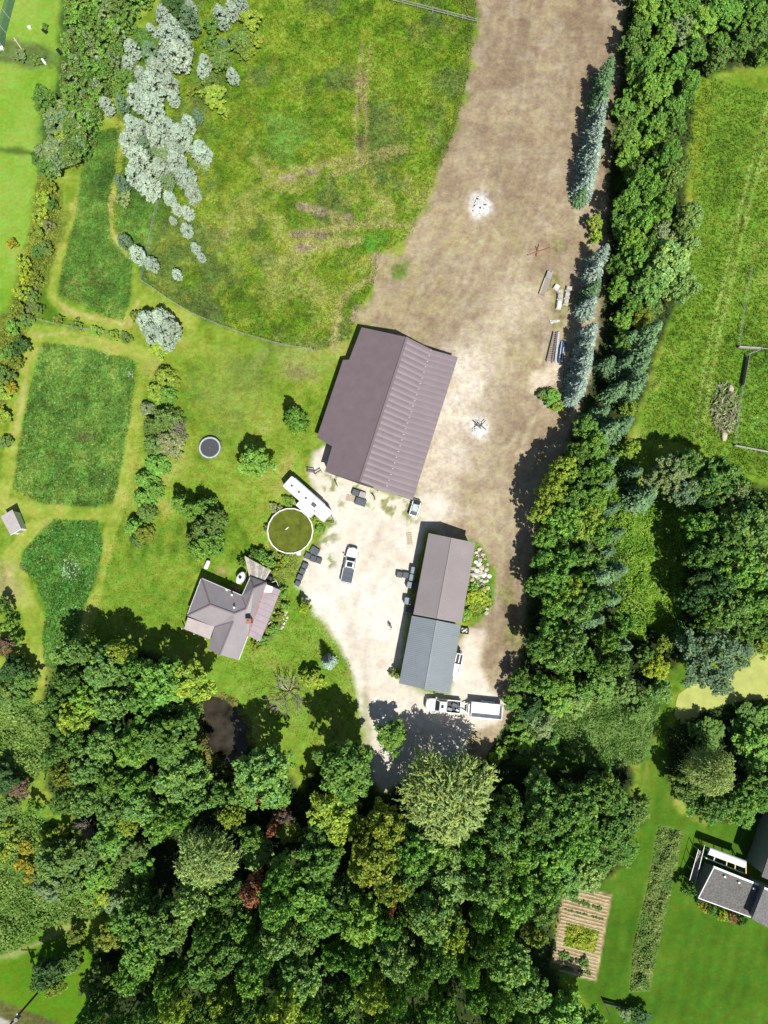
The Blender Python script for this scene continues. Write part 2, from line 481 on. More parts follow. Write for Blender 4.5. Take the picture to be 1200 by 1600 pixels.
# bare earth yard
DIRT = [(738, -90), (1010, -90), (1000, 60), (985, 130), (975, 260), (965, 420), (955, 560), (930, 660), (880, 720), (850, 800), (835, 900), (825, 1000), (815, 1090), (800, 1150), (770, 1190), (740, 1180), (730, 1080), (716, 1000),
        (760, 960), (772, 900), (758, 860), (745, 845), (690, 835), (655, 820), (650, 760), (660, 700), (690, 600), (640, 540), (575, 512), (548, 500), (590, 460), (588, 405), (612, 402), (640, 380), (668, 320), (692, 268), (716, 196), (736, 110), (748, 30)]
w = area(DIRT, 8, 1.15)
t = (N1 - .5) * .9 + (N2 - .5) * .6 + (N3 - .5) * .45 + .5
paint(w, ramp(t, (160, 140, 113), (176, 156, 127), (191, 172, 141), (208, 189, 156)), .5, .02, K_DIRT, .2)
W_DIRT = w.copy()
LG[0] = .8
paint(w * sstep(330, 120, Y) * .3, ramp(t, (158, 134, 108), (174, 151, 123), (190, 167, 138)))
LG[0] = .92
south = w * sstep(250, 620, Y)
LG[0] = .92
paint(south * .65, ramp(t, (172, 152, 122), (192, 174, 140), (206, 190, 156), (226, 208, 178)))
paint(w * sstep(300, 400, Y) * sstep(660, 500, Y) * sstep(.46, .62, fbm(X, Y, 60, 4, 31)) * .5, ramp(N3, (176, 164, 108), (196, 182, 130)))
# streaks left by machines, running down the yard
st = fbm(X * 1.0 + Y * .25, Y * .14, 16, 3, 33)
paint(w * sstep(.5, .7, st) * .22, ramp(N3, (150, 132, 112), (168, 150, 130)))
paint(w * sstep(.50, .66, fbm(X, Y, 55, 4, 63)) * .40, ramp(N3, (146, 124, 98), (164, 142, 114)))
paint(w * sstep(.54, .68, fbm(X, Y, 38, 4, 64)) * .35, ramp(N3, (204, 186, 142), (216, 198, 160)))
paint(w * sstep(.52, .72, fbm(X + Y * .3, Y * .16, 12, 3, 36)) * .18, ramp(N3, (210, 194, 166), (226, 212, 186)))
paint(w * sstep(.60, .74, fbm(X, Y, 24, 3, 34)) * .35, ramp(N3, (196, 184, 164), (222, 208, 184)))
paint(w * sstep(950, 1010, Y) * .55, ramp(t, (168, 146, 118), (204, 184, 152), (236, 218, 188)))
paint(w * sstep(820, 900, Y) * sstep(750, 800, X) * .35, ramp(t, (150, 132, 108), (176, 156, 128)))
paint(area([(610, 412), (640, 405), (635, 432), (612, 436)], 5, .6) * .9, ramp(N3, (110, 146, 52), (140, 164, 80)), .9)
for cx, cy, r in ((870, 385, 16), (866, 440, 14), (878, 470, 22), (872, 505, 12), (700, 45, 14), (812, 1000, 30), (790, 930, 20)):
    paint(sstep(1.3, .4, np.hypot(X - cx, Y - cy) / r + (N5 - .5) * 1.4) * .6, ramp(N3, (132, 140, 62), (160, 160, 90)), .9)
for pts in ([(795, 860), (790, 960), (770, 1040)], [(812, 860), (806, 980), (795, 1060)], [(780, 700), (840, 640), (850, 560)]):
    paint(band(pts, 3, 3, .3) * .5, ramp(N3, (140, 120, 98), (158, 138, 112)))
paint(band([(800, 900), (800, 1000)], 3, 4, .6) * .6, ramp(N3, (120, 130, 60), (150, 150, 84)))

LG[0] = 1.0
for pts in ([(895, 40), (872, 160), (830, 300), (790, 420), (755, 520)], [(830, 0), (812, 160), (770, 310), (716, 450), (660, 520)], [(790, 0), (772, 120), (742, 260), (700, 380), (640, 470)], [(850, 520), (820, 640), (770, 740), (720, 800)], [(880, 330), (850, 480), (838, 600), (806, 720), (790, 830)], [(742, 470), (800, 520), (835, 470), (840, 380)]):
    for off in (0, 17):
        paint(band([(x + off, y) for x, y in pts], 2.6, 2.6, .25) * .26 * np.clip(fbm(X, Y, 60, 3, 61) * 3.2 - 1.2, 0, 1), ramp(N3, (138, 118, 94), (158, 138, 112)))
        paint(band([(x + off + 5, y) for x, y in pts], 1.8, 2.0, .25) * .2 * np.clip(fbm(X, Y, 60, 3, 62) * 3.2 - 1.2, 0, 1), ramp(N3, (216, 198, 166), (228, 212, 182)))
LG[0] = 1.0
# pale gravel drive
GRAVEL = [(490, 706), (520, 688), (545, 740), (600, 770), (640, 780), (664, 770), (692, 772), (704, 790), (690, 814), (664, 824), (655, 860), (640, 930), (626, 1010), (622, 1064),
          (660, 1082), (704, 1090), (712, 1030), (730, 984), (756, 985), (752, 1040), (762, 1080), (790, 1096), (780, 1130), (735, 1140), (728, 1180), (650, 1214), (596, 1240), (578, 1215), (572, 1160), (563, 1108), (548, 1040), (528, 1000), (500, 968), (480, 940),
          (466, 915), (478, 872), (500, 846), (516, 815), (500, 778), (480, 738)]
w = area(GRAVEL, 7, .5)
t = (N1 - .5) * .9 + (N2 - .5) * .9 + (N3 - .5) * .5 + .5
paint(w, ramp(t, (234, 220, 198), (244, 233, 214), (250, 242, 227), (254, 249, 238)), .3, .0, K_GRAVEL, .1)
W_GRAVEL = w.copy()
lobe_w = np.clip(sstep(62, 8, line_dist(X, Y, [(680, 790), (690, 720), (712, 640), (730, 580)]) + WOB * 2.2) * 1.0, 0, 1) * np.clip(.45 + 1.1 * fbm(X, Y, 30, 4, 45), 0, 1)
paint(lobe_w * (1 - W_GRAVEL) * np.maximum(W_DIRT, sstep(700, 690, X) * 0), ramp(t, (222, 206, 180), (240, 228, 208), (250, 242, 228)), .5)
paint(sstep(70, 10, line_dist(X, Y, [(735, 700), (760, 600), (775, 520), (800, 480)]) + WOB * 2.4) * .5 * (1 - W_GRAVEL) * (1 - lobe_w) * W_DIRT * np.clip(fbm(X, Y, 26, 4, 46) * 2.2 - .4, 0, 1), ramp(t, (216, 200, 172), (238, 226, 204)))
# faint ruts and oil on the drive
for pts in ([(552, 1130), (548, 1000), (560, 900), (600, 820), (680, 790)], [(574, 1130), (572, 1010), (584, 920), (622, 840), (690, 800)], [(600, 1230), (580, 1120), (560, 1010), (530, 940)]):
    paint(band(pts, 4, 4, .5) * .3 * W_GRAVEL, ramp(N3, (206, 192, 170), (226, 214, 194)))
paint(W_GRAVEL * sstep(.56, .7, fbm(X, Y, 34, 4, 41)) * .3, ramp(N3, (218, 206, 188), (228, 217, 199)))
# weeds growing through the gravel in front of the barn and by the camper
wd = sstep(.50, .62, fbm(X, Y, 13, 3, 42)) * np.clip(sstep(34, 6, line_dist(X, Y, [(525, 752), (600, 790), (640, 800)])) + sstep(30, 8, line_dist(X, Y, [(495, 800), (520, 780), (512, 830)])) * .9 + sstep(16, 4, line_dist(X, Y, [(500, 850), (515, 880)])), 0, 1)
paint(wd * .8, ramp(N3, (118, 140, 50), (150, 160, 80)), .9)
paint(band([(570, 1090), (574, 1150), (580, 1210)], 5, 5, .7) * .6, ramp(N3, (150, 156, 84), (180, 180, 110)))

LG[0] = 1.18
# mown grass paths on the west side (between and round the wildflower plots)
PATHS = [([(238, -30), (222, 18), (200, 32), (186, 62), (176, 110), (165, 178), (150, 232), (128, 300), (108, 345), (92, 400), (80, 462), (96, 482), (140, 500), (196, 512), (214, 470), (212, 440), (192, 400), (172, 366), (170, 320), (182, 262), (192, 200), (165, 186)], 8),
         ([(214, 470), (250, 480), (300, 502)], 12), ([(58, 520), (110, 526), (170, 540), (232, 556)], 13), ([(52, 524), (38, 600), (18, 700), (2, 790)], 10), ([(212, 560), (214, 640), (200, 720), (186, 790)], 11), ([(10, 792), (90, 800), (180, 806)], 12),
         ([(180, 806), (160, 880), (140, 960), (118, 1035)], 10), ([(55, 830), (20, 870), (30, 920), (60, 985), (60, 1050), (72, 1085), (58, 1100)], 16), ([(34, 1232), (80, 1252)], 9)]
W_PATH = np.zeros(X.shape)
for pts, wd in PATHS:
    W_PATH = np.maximum(W_PATH, band(pts, wd, 3, .22))
paint(W_PATH, ramp((N2 - .5) * 1.2 + (N3 - .5) * .8 + .5, (124, 152, 48), (142, 164, 58), (162, 174, 76), (176, 176, 92)), .4, 0, K_PATH)
for pts in ([(80, 462), (110, 488), (190, 506)], [(52, 524), (110, 520), (170, 535)], [(46, 560), (24, 680)], [(176, 300), (170, 350), (196, 398)], [(204, 505), (214, 470)]):
    paint(band(pts, 2.2, 2.5, .5) * .55, ramp(N3, (186, 178, 112), (206, 190, 130)))

# wildflower plots, darker and speckled white
PLOTS = [([(66, 536), (120, 540), (214, 564), (206, 640), (192, 720), (178, 786), (150, 792), (70, 788), (20, 766), (30, 690), (48, 600)], .55),
         ([(58, 836), (84, 812), (152, 814), (162, 848), (150, 900), (128, 965), (112, 1030), (92, 1048), (70, 1040), (66, 1000), (72, 950), (52, 905), (30, 885), (36, 862)], .6),
         ([(134, 206), (186, 200), (180, 262), (168, 330), (174, 372), (206, 412), (204, 460), (192, 504), (150, 488), (92, 462), (98, 410), (118, 340)], .22),
         ([(186, 300), (240, 300), (262, 312), (240, 380), (222, 430), (214, 392), (182, 356)], .15)]
W_PLOT = np.zeros(X.shape)
for pts, fl in PLOTS:
    w = area(pts, 4, .28)
    t = (N1 - .5) * 1.6 + (N2 - .5) * 1.5 + (N3 - .5) * 1.0 + .5
    paint(w, ramp(t, (80, 116, 46), (94, 134, 52), (108, 148, 60), (130, 162, 70)), .9, fl, K_PLOT, .5)
    W_PLOT = np.maximum(W_PLOT, w)
w = area(PLOTS[1][0], 3, .12)
paint(w * .55, ramp(N3, (64, 128, 44), (96, 152, 62)))
FL = np.maximum(FL, 1.6 * np.clip(sstep(30, 8, np.hypot(X - 108, (Y - 890) * .9)) * .9 + sstep(14, 4, np.hypot(X - 100, Y - 952)) * .6 + sstep(14, 4, np.hypot(X - 122, Y - 952)) * .6 + sstep(9, 3, np.hypot(X - 203, Y - 585)) + .4 * sstep(26, 6, np.hypot(X - 158, Y - 552)), 0, 1))
paint(sstep(1.3, .3, np.hypot((X - 132) / 18, (Y - 684) / 11) + (N5 - .5)) * .6, ramp(N3, (112, 112, 72), (136, 140, 76)))
for cx, cy in ((112, 452), (152, 433)):
    R = np.hypot(X - cx, Y - cy); paint(np.exp(-((R - 11) / 3.0) ** 2) * .5, ramp(N3, (120, 120, 66), (146, 144, 80)))
# parched patch by the hut, sandy spots
paint(sstep(1.4, .3, np.hypot((X - 10) / 24, (Y - 915) / 34) + (N5 - .5) * 1.2) * .7, ramp(N3, (164, 156, 104), (196, 180, 138)))
paint(sstep(1.4, .3, np.hypot((X - 460) / 50, (Y - 560) / 34) + (N2 - .5) * 1.8) * .35, ramp(N3, (170, 170, 100), (188, 180, 120)))
paint(sstep(1.4, .3, np.hypot((X - 362) / 60, (Y - 620) / 70) + (N2 - .5) * 1.8) * .3, ramp(N3, (160, 168, 84), (178, 176, 108)))
paint(sstep(1.3, .3, np.hypot((X - 466) / 30, (Y - 582) / 14) + (N5 - .5) * 1.2) * .7, ramp(N3, (124, 118, 78), (150, 142, 98)), .9)
paint(sstep(1.3, .4, np.hypot((X - 345) / 12, (Y - 893) / 7) + (N5 - .5)) * .6, ramp(N3, (170, 156, 104), (196, 176, 130)))

LG[0] = 1.25
# east field with wheel tracks
EFIELD = [(1090, 100), (1150, 130), (1290, 150), (1290, 800), (1120, 720), (1060, 690), (990, 690), (1000, 640), (1040, 520), (1076, 420), (1080, 300), (1070, 200)]
w = area(EFIELD, 8, .6)
paint(w, ramp((N1 - .5) * 1.3 + (N2 - .5) + (N3 - .5) * .7 + .5, (92, 124, 40), (106, 140, 42), (118, 152, 50), (140, 160, 70)), .7, .05, K_MEADOW, .35)
for off in (0, 13):
    paint(band([(1200 + off, 160), (1168 + off, 280), (1140 + off, 400), (1114 + off, 510), (1096 + off, 600), (1084 + off, 690)], 2.2, 2.4, .2) * .5, ramp(N3, (160, 184, 84), (186, 196, 120)))
paint(band([(1206, 160), (1174, 280), (1146, 400)], 2.0, 2, .2) * .5, ramp(N3, (90, 110, 34), (100, 124, 40)))
paint(area([(1078, 110), (1110, 130), (1095, 250), (1085, 330), (1070, 330), (1072, 200)], 14, 1.2) * .3, ramp(N3, (130, 140, 30), (166, 164, 50)))
paint(area([(1150, 548), (1290, 552), (1290, 712), (1146, 700)], 4, .3) * .5, ramp(N3, (84, 130, 36), (112, 156, 54)), .9, .15)
FL = np.maximum(FL, .9 * sstep(26, 6, np.hypot(X - 1185, Y - 660)))

LG[0] = .97
# deeper green neighbour lawn on the south-east, mown in stripes
SLAWN = [(1000, 1100), (1045, 1100), (1040, 1180), (1060, 1270), (1100, 1290), (1300, 1240), (1300, 1700), (940, 1700), (925, 1590), (900, 1540), (870, 1400), (960, 1370), (1000, 1300)]
w = area(SLAWN, 6, .5)
stripe = .5 + .5 * np.sin((X * .97 + Y * .22) / 3.4)
paint(w, ramp((N1 - .5) * 1.0 + (N2 - .5) * .7 + (N3 - .5) * .4 + (stripe - .5) * .16 + .5, (70, 110, 24), (82, 124, 28), (94, 136, 34), (112, 146, 50)), .35, 0, K_LAWN)
paint(area([(1010, 1110), (1032, 1110), (1030, 1200), (1020, 1270), (1000, 1270)], 4, .3) * .6, ramp(N3, (112, 142, 38), (130, 154, 50)))
paint(band([(1030, 1110), (1002, 1240)], 2, 3, .4) * .5, ramp(N3, (150, 160, 70), (160, 166, 84)))
# lawn in the bottom corner by the road
w = area([(-60, 1500), (70, 1455), (130, 1450), (150, 1500), (140, 1570), (150, 1700), (-60, 1700)], 5, .4)
paint(w, ramp((N1 - .5) + (N2 - .5) * .8 + .5, (84, 130, 20), (100, 146, 26), (118, 158, 36)), .35, 0, K_LAWN)
paint(band([(-20, 1502), (40, 1484), (92, 1456), (130, 1446)], 4, 4, .4) * .8, ramp(N3, (150, 168, 84), (186, 186, 124)))
w = sstep(-3, 3, poly_sd(X, Y, [(-200, 1480), (-60, 1530), (0, 1562), (60, 1586), (120, 1612), (200, 1660), (200, 1780), (-200, 1780)]) + WOB * .3)
paint(w, ramp(N3, (84, 92, 44), (110, 112, 60), (124, 124, 70)), .9, 0, K_LAWN)
w = sstep(-1.5, 1.5, poly_sd(X, Y, [(-200, 1560), (-60, 1568), (0, 1590), (20, 1598), (60, 1620), (120, 1670), (140, 1780), (-200, 1780)]) + WOB * .12)
paint(w, ramp(N2, (196, 192, 184), (212, 208, 198)), .3, 0, K_ROAD)

LG[0] = 1.25
# rough green ground under scrub, and dark litter under the woods
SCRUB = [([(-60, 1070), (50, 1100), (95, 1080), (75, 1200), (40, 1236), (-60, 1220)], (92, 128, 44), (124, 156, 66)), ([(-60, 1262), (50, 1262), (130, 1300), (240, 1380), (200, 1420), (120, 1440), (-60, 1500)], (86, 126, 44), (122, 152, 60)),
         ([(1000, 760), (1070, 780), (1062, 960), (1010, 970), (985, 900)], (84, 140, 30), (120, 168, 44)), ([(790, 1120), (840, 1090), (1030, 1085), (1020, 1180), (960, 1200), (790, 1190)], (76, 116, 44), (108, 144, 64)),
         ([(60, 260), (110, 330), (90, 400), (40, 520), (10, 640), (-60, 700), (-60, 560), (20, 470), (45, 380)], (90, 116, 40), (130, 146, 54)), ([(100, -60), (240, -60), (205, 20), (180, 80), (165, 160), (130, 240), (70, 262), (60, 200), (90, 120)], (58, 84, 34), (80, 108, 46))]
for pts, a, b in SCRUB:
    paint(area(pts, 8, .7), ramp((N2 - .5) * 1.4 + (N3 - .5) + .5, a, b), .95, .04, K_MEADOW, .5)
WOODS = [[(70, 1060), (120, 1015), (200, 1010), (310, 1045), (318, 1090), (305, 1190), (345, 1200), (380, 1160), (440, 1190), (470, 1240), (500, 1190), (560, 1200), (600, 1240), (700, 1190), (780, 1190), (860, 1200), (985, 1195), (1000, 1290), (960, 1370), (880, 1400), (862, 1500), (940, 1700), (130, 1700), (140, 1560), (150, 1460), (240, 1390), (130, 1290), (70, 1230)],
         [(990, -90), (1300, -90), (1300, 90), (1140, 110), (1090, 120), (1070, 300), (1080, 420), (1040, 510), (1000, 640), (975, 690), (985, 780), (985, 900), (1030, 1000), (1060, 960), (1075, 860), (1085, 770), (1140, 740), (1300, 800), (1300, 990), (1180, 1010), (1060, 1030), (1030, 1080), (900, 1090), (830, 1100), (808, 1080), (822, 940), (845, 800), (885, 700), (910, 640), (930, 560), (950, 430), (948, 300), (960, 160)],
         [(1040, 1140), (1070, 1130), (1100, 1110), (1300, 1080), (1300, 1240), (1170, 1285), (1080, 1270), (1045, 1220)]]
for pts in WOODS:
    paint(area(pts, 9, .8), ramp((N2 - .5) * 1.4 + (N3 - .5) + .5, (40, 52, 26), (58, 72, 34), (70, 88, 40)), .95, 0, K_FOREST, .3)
LG[0] = 1.22
# neighbour's vegetable plot
GARDEN = [(910, 1386), (957, 1398), (944, 1466), (932, 1534), (888, 1522), (860, 1510), (866, 1470), (878, 1404), (890, 1398)]
gd = poly_sd(X, Y, GARDEN)
rows = .5 + .5 * np.sin((Y - .26 * X) * 1.5)
paint(sstep(-1.5, 1.5, gd + WOB * .06), ramp((N3 - .5) * 1.2 + .4, (150, 132, 98), (178, 158, 120), (196, 178, 140)), .9, 0, K_GARDEN, .0)
# rough border strip
w = area([(1030, 1290), (1068, 1298), (1050, 1380), (1034, 1450), (1014, 1548), (984, 1550), (990, 1480), (1008, 1400)], 3, .2)
paint(w, ramp(N3, (92, 124, 52), (120, 148, 70), (150, 166, 96)), .9, .1, K_PLOT, .9)
# rubble halos, gravel apron, planting beds
for cx, cy, r in ((750, 322, 19), (749, 668, 17)):
    paint(sstep(1.35, .55, np.hypot(X - cx, (Y - cy) * .85) / r + (N5 - .5) * .9) * .9, ramp(N3, (206, 200, 194), (244, 240, 232)), .8, 0)
paint(area([(832, 588), (850, 575), (868, 562), (876, 570), (874, 600), (846, 606), (832, 612)], 6, .8) * .8, ramp(N3, (214, 196, 168), (240, 226, 202)))
for pts in ([(426, 900), (440, 896), (448, 950), (432, 985), (412, 1004), (404, 1000), (430, 960)], [(410, 862), (430, 850), (466, 872), (468, 900), (440, 900), (425, 880)]):
    paint(area(pts, 5, .6), ramp(N5, (96, 96, 52), (120, 128, 66), (160, 150, 110)), .9, .1, None, .5)
w = area([(742, 850), (764, 880), (774, 905), (770, 945), (752, 966), (724, 972), (728, 920)], 4, .4)
paint(w, ramp(N3, (78, 126, 34), (104, 156, 44)), .9, 0, K_LAWN, .6)

# relief of the ground in metres
HT = (fbm(X, Y, 40, 4, 51) - .5) * .10 + (N3 - .5) * .05 + RG * (N5 - .5) * .22 + W_DIRT * ((st - .5) * .10)
HT *= 1 - .8 * W_GRAVEL
POND = [(318, 1098), (330, 1090), (352, 1094), (366, 1110), (380, 1130), (384, 1170), (366, 1196), (350, 1204), (338, 1190), (320, 1168), (312, 1140)]
DUCK = [(1056, 1118), (1062, 1086), (1080, 1074), (1150, 1052), (1190, 1020), (1300, 1000), (1300, 1078), (1200, 1092), (1150, 1096), (1110, 1108), (1085, 1124), (1064, 1132)]
for pts in (POND, DUCK):
    pd = poly_sd(X, Y, pts) + WOB * .25
    paint(sstep(-6, 4, pd), ramp(N3, (60, 58, 36), (80, 84, 44)), .9, 0, None, 0)
    HT = HT * (1 - sstep(-10, 6, pd)) - sstep(-10, 8, pd) * .55
BUILT = [[(520, 520), (715, 556), (645, 790), (500, 735), (498, 690), (540, 560)], [(640, 830), (745, 845), (704, 1086), (622, 1070)], [(290, 900), (440, 880), (440, 930), (400, 1010), (370, 1035), (285, 990)], [(1085, 1300), (1300, 1340), (1300, 1600), (1085, 1410)]]
for pts in BUILT:
    HT *= 1 - sstep(-14, 4, poly_sd(X, Y, pts))
HT -= .02

def gsample(px, py):
    """ground colour and height at photo positions"""
    dx, dy, dz = ray(np.asarray(px, float), np.asarray(py, float)); t = -CAM_H / dz
    i = np.clip((CAM_Y + dy * t - gy[0]) / STEP, 0, len(gy) - 1).astype(int); j = np.clip((dx * t - gx[0]) / STEP, 0, len(gx) - 1).astype(int)
    return C[i, j], HT[i, j]
def gz(px, py): return float(gsample(np.array([float(px)]), np.array([float(py)]))[1][0])

def ground_material():
    m = bpy.data.materials.new('ground_cover'); m.use_nodes = True
    nt = m.node_tree; nd = nt.nodes; lk = nt.links
    b = nd['Principled BSDF']; b.inputs['Roughness'].default_value = 0.95; b.inputs['Specular IOR Level'].default_value = 0.12
    at = nd.new('ShaderNodeAttribute'); at.attribute_name = 'tint'
    g = nd.new('ShaderNodeAttribute'); g.attribute_name = 'grain'
    f = nd.new('ShaderNodeAttribute'); f.attribute_name = 'fleck'
    tc = nd.new('ShaderNodeTexCoord')
    n1 = nd.new('ShaderNodeTexNoise'); n1.inputs['Scale'].default_value = 1.7; n1.inputs['Detail'].default_value = 8; n1.inputs['Roughness'].default_value = .68
    n2 = nd.new('ShaderNodeTexNoise'); n2.inputs['Scale'].default_value = .62; n2.inputs['Detail'].default_value = 5
    n3 = nd.new('ShaderNodeTexNoise'); n3.inputs['Scale'].default_value = 3.4; n3.inputs['Detail'].default_value = 3
    for n in (n1, n2, n3): lk.new(tc.outputs['Object'], n.inputs['Vector'])
    def math_(op, a, b_=None, v=None):
        q = nd.new('ShaderNodeMath'); q.operation = op
        lk.new(a, q.inputs[0]) if not isinstance(a, float) else setattr(q.inputs[0], 'default_value', a)
        if b_ is not None: lk.new(b_, q.inputs[1])
        elif v is not None: q.inputs[1].default_value = v
        return q.outputs[0]
    # value = 1 + grain * (noise - .5) * k
    c1 = math_('SUBTRACT', n1.outputs['Fac'], v=.5); c1 = math_('MULTIPLY', c1, v=2.3)
    c2 = math_('SUBTRACT', n2.outputs['Fac'], v=.5); c2 = math_('MULTIPLY', c2, v=1.3)
    c1 = math_('ADD', c1, c2); c1 = math_('MULTIPLY', c1, g.outputs['Fac']); c1 = math_('ADD', c1, v=1.0); c1 = math_('MAXIMUM', c1, v=.35)
    mu = nd.new('ShaderNodeVectorMath'); mu.operation = 'SCALE'
    lk.new(at.outputs['Color'], mu.inputs[0]); lk.new(c1, mu.inputs['Scale'])
    hs = nd.new('ShaderNodeHueSaturation')
    hn = math_('SUBTRACT', n2.outputs['Fac'], v=.5); hn = math_('MULTIPLY', hn, v=.10); hn = math_('ADD', hn, v=.5)
    lk.new(hn, hs.inputs['Hue']); lk.new(mu.outputs[0], hs.inputs['Color'])
    # white clover / daisy flecks
    th = math_('MULTIPLY', f.outputs['Fac'], v=.17); th = math_('SUBTRACT', math_('ADD', n3.outputs['Fac'], th), v=.735)
    th = math_('MULTIPLY', th, v=16.0); cl = nd.new('ShaderNodeClamp'); lk.new(th, cl.inputs[0])
    fm = math_('MULTIPLY', cl.outputs[0], v=.75)
    mx = nd.new('ShaderNodeMix'); mx.data_type = 'RGBA'; mx.inputs[7].default_value = (.42, .47, .38, 1)
    lk.new(fm, mx.inputs[0]); lk.new(hs.outputs['Color'], mx.inputs[6])
    lk.new(mx.outputs[2], b.inputs['Base Color'])
    bp = nd.new('ShaderNodeBump'); bp.inputs['Distance'].default_value = .22; lk.new(g.outputs['Fac'], bp.inputs['Strength']); lk.new(n1.outputs['Fac'], bp.inputs['Height'])
    lk.new(bp.outputs[0], b.inputs['Normal'])
    return m
M['ground'] = ground_material()

nyv, nxv = X.shape
idx = np.arange(nyv * nxv).reshape(nyv, nxv)
Q = np.stack([idx[:-1, :-1], idx[:-1, 1:], idx[1:, 1:], idx[1:, :-1]], -1).reshape(-1, 4)
fk = KIND[:-1, :-1].reshape(-1)
VV = np.stack([GX, GY, HT], -1).reshape(-1, 3); CC = np.clip(C, .004, .9).reshape(-1, 3); GG = GR.reshape(-1); FF = FL.reshape(-1)
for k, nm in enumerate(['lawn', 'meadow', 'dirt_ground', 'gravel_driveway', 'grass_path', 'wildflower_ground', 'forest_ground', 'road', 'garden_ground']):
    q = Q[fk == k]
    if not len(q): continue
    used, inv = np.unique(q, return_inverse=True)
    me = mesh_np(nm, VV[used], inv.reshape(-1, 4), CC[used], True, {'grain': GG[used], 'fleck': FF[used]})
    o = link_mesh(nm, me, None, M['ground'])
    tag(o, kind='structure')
# land beyond the frame, out to the horizon
c_ = 1500.0
xs = [-c_, float(gx[0]), float(gx[-1]), c_]; ys = [-c_, float(gy[0]), float(gy[-1]), c_]
V = [(x, y, -.05) for y in ys for x in xs]
F = [(j * 4 + i, j * 4 + i + 1, j * 4 + i + 5, j * 4 + i + 4) for j in range(3) for i in range(3) if not (i == 1 and j == 1)]
me = mesh_np('ground', np.array(V), np.array(F), np.tile(np.array(S(104, 138, 44)), (16, 1)), False, {'grain': np.full(16, .6), 'fleck': np.zeros(16)})
tag(link_mesh('ground', me, None, M['ground']), kind='structure')

# ---- water sheets
def water_sheet(name, pts, z, m):
    mb = MB(); mb.poly([P(x, y) + Vector((0, 0, z)) for x, y in pts][::-1]); o = mb.build(name, m); tag(o, kind='structure'); return o
def grow(pts, d):
    cx = sum(p[0] for p in pts) / len(pts); cy = sum(p[1] for p in pts) / len(pts)
    return [(x + (x - cx) / math.hypot(x - cx, y - cy) * d, y + (y - cy) / math.hypot(x - cx, y - cy) * d) for x, y in pts]
water_sheet('pond_water', grow(POND, 7), -.30, M['pond_water'])
def duck_material():
    m = mat('duckweed_water', S(196, 204, 112), 0.7, var=.10, scale=.5, spec=.2)
    return m
M['duckweed'] = duck_material()
water_sheet('duckweed_pond_water', [(1046, 1130), (1048, 1078), (1140, 1036), (1180, 1004), (1300, 975), (1300, 1096), (1200, 1110), (1110, 1124), (1070, 1144)], -.30, M['duckweed'])
# ================================================================== BUILDINGS
def ribbed_sheet(A, B, C_, D, n, ph, th, prof=((0, 0), (.05, 1), (.13, 1), (.18, 0)), u0=0.0, u1=1.0):
    """metal roofing between ridge edge A-B and eave edge D-C, n ribs running down the slope"""
    A, B, C_, D = (Vector(p) for p in (A, B, C_, D))
    nrm = (B - A).cross(D - A).normalized()
    if nrm.z < 0: nrm = -nrm
    us = []
    for i in range(n):
        for (t, h) in prof: us.append((u0 + (u1 - u0) * (i + t) / n, h))
    us.append((u1, prof[0][1]))
    top_r = [A.lerp(B, u) + nrm * ph * h for u, h in us]
    top_e = [D.lerp(C_, u) + nrm * ph * h for u, h in us]
    mb = MB(); bm = mb.bm
    vr = [bm.verts.new(p) for p in top_r]; ve = [bm.verts.new(p) for p in top_e]
    for i in range(len(us) - 1): bm.faces.new((vr[i], vr[i + 1], ve[i + 1], ve[i]))
    dn = Vector((0, 0, -th))
    br = [bm.verts.new(A.lerp(B, u) + dn) for u in (us[0][0], us[-1][0])]
    be = [bm.verts.new(D.lerp(C_, u) + dn) for u in (us[0][0], us[-1][0])]
    bm.faces.new((br[0], br[1], be[1], be[0]))
    bm.faces.new([vr[0], ve[0], be[0], br[0]]); bm.faces.new([vr[-1], br[1], be[1], ve[-1]])
    bm.faces.new(vr + [br[1], br[0]]); bm.faces.new(ve + [be[1], be[0]])
    return mb

def walls_from(pts, z0, z1s, name, m, parent, org):
    """closed wall ring under a roof: pts ground outline, z1s top heights"""
    mb = MB()
    n = len(pts)
    for i in range(n):
        j = (i + 1) % n
        a, b = Vector(pts[i]), Vector(pts[j])
        mb.poly([(a.x, a.y, z0), (b.x, b.y, z0), (b.x, b.y, z1s[j]), (a.x, a.y, z1s[i])])
    return mb.build(name, m, parent, org)

def inset_pts(pts, d):
    c = sum((Vector(p[:2]) for p in pts), Vector((0, 0))) / len(pts)
    out = []
    for p in pts:
        v = Vector(p[:2]) - c
        out.append(c + v * (1 - d / v.length))
    return [(q.x, q.y) for q in out]

def facade_panel(name, a, b, t0, t1, z0, z1, m, parent, org, off=0.03):
    """door or window leaf on the wall line a-b (outside on the right-hand side of a->b)"""
    a = Vector((a[0], a[1], 0)); b = Vector((b[0], b[1], 0))
    d = (b - a).normalized(); nrm = Vector((d.y, -d.x, 0))
    p = a.lerp(b, t0) + nrm * .002; q = a.lerp(b, t1) + nrm * .002
    mb = MB()
    r = [p, q, q + nrm * off, p + nrm * off]
    mb.hexa([Vector((v.x, v.y, z0)) for v in r], [Vector((v.x, v.y, z1)) for v in r])
    return mb.build(name, m, parent, org)

# panes are built in world space, so give window parts the same origin handling
def window_on(a, b, t, w, z0, z1, parent, org):
    L = (Vector(b[:2]) - Vector(a[:2])).length
    f = facade_panel('window', a, b, t - w / L / 2, t + w / L / 2, z0, z1, M['white'], parent, org, .05)
    facade_panel('pane', a, b, t - w / L / 2 * .82, t + w / L / 2 * .82, z0 + .1, z1 - .1, M['glass'], f, org, .07)
    return f

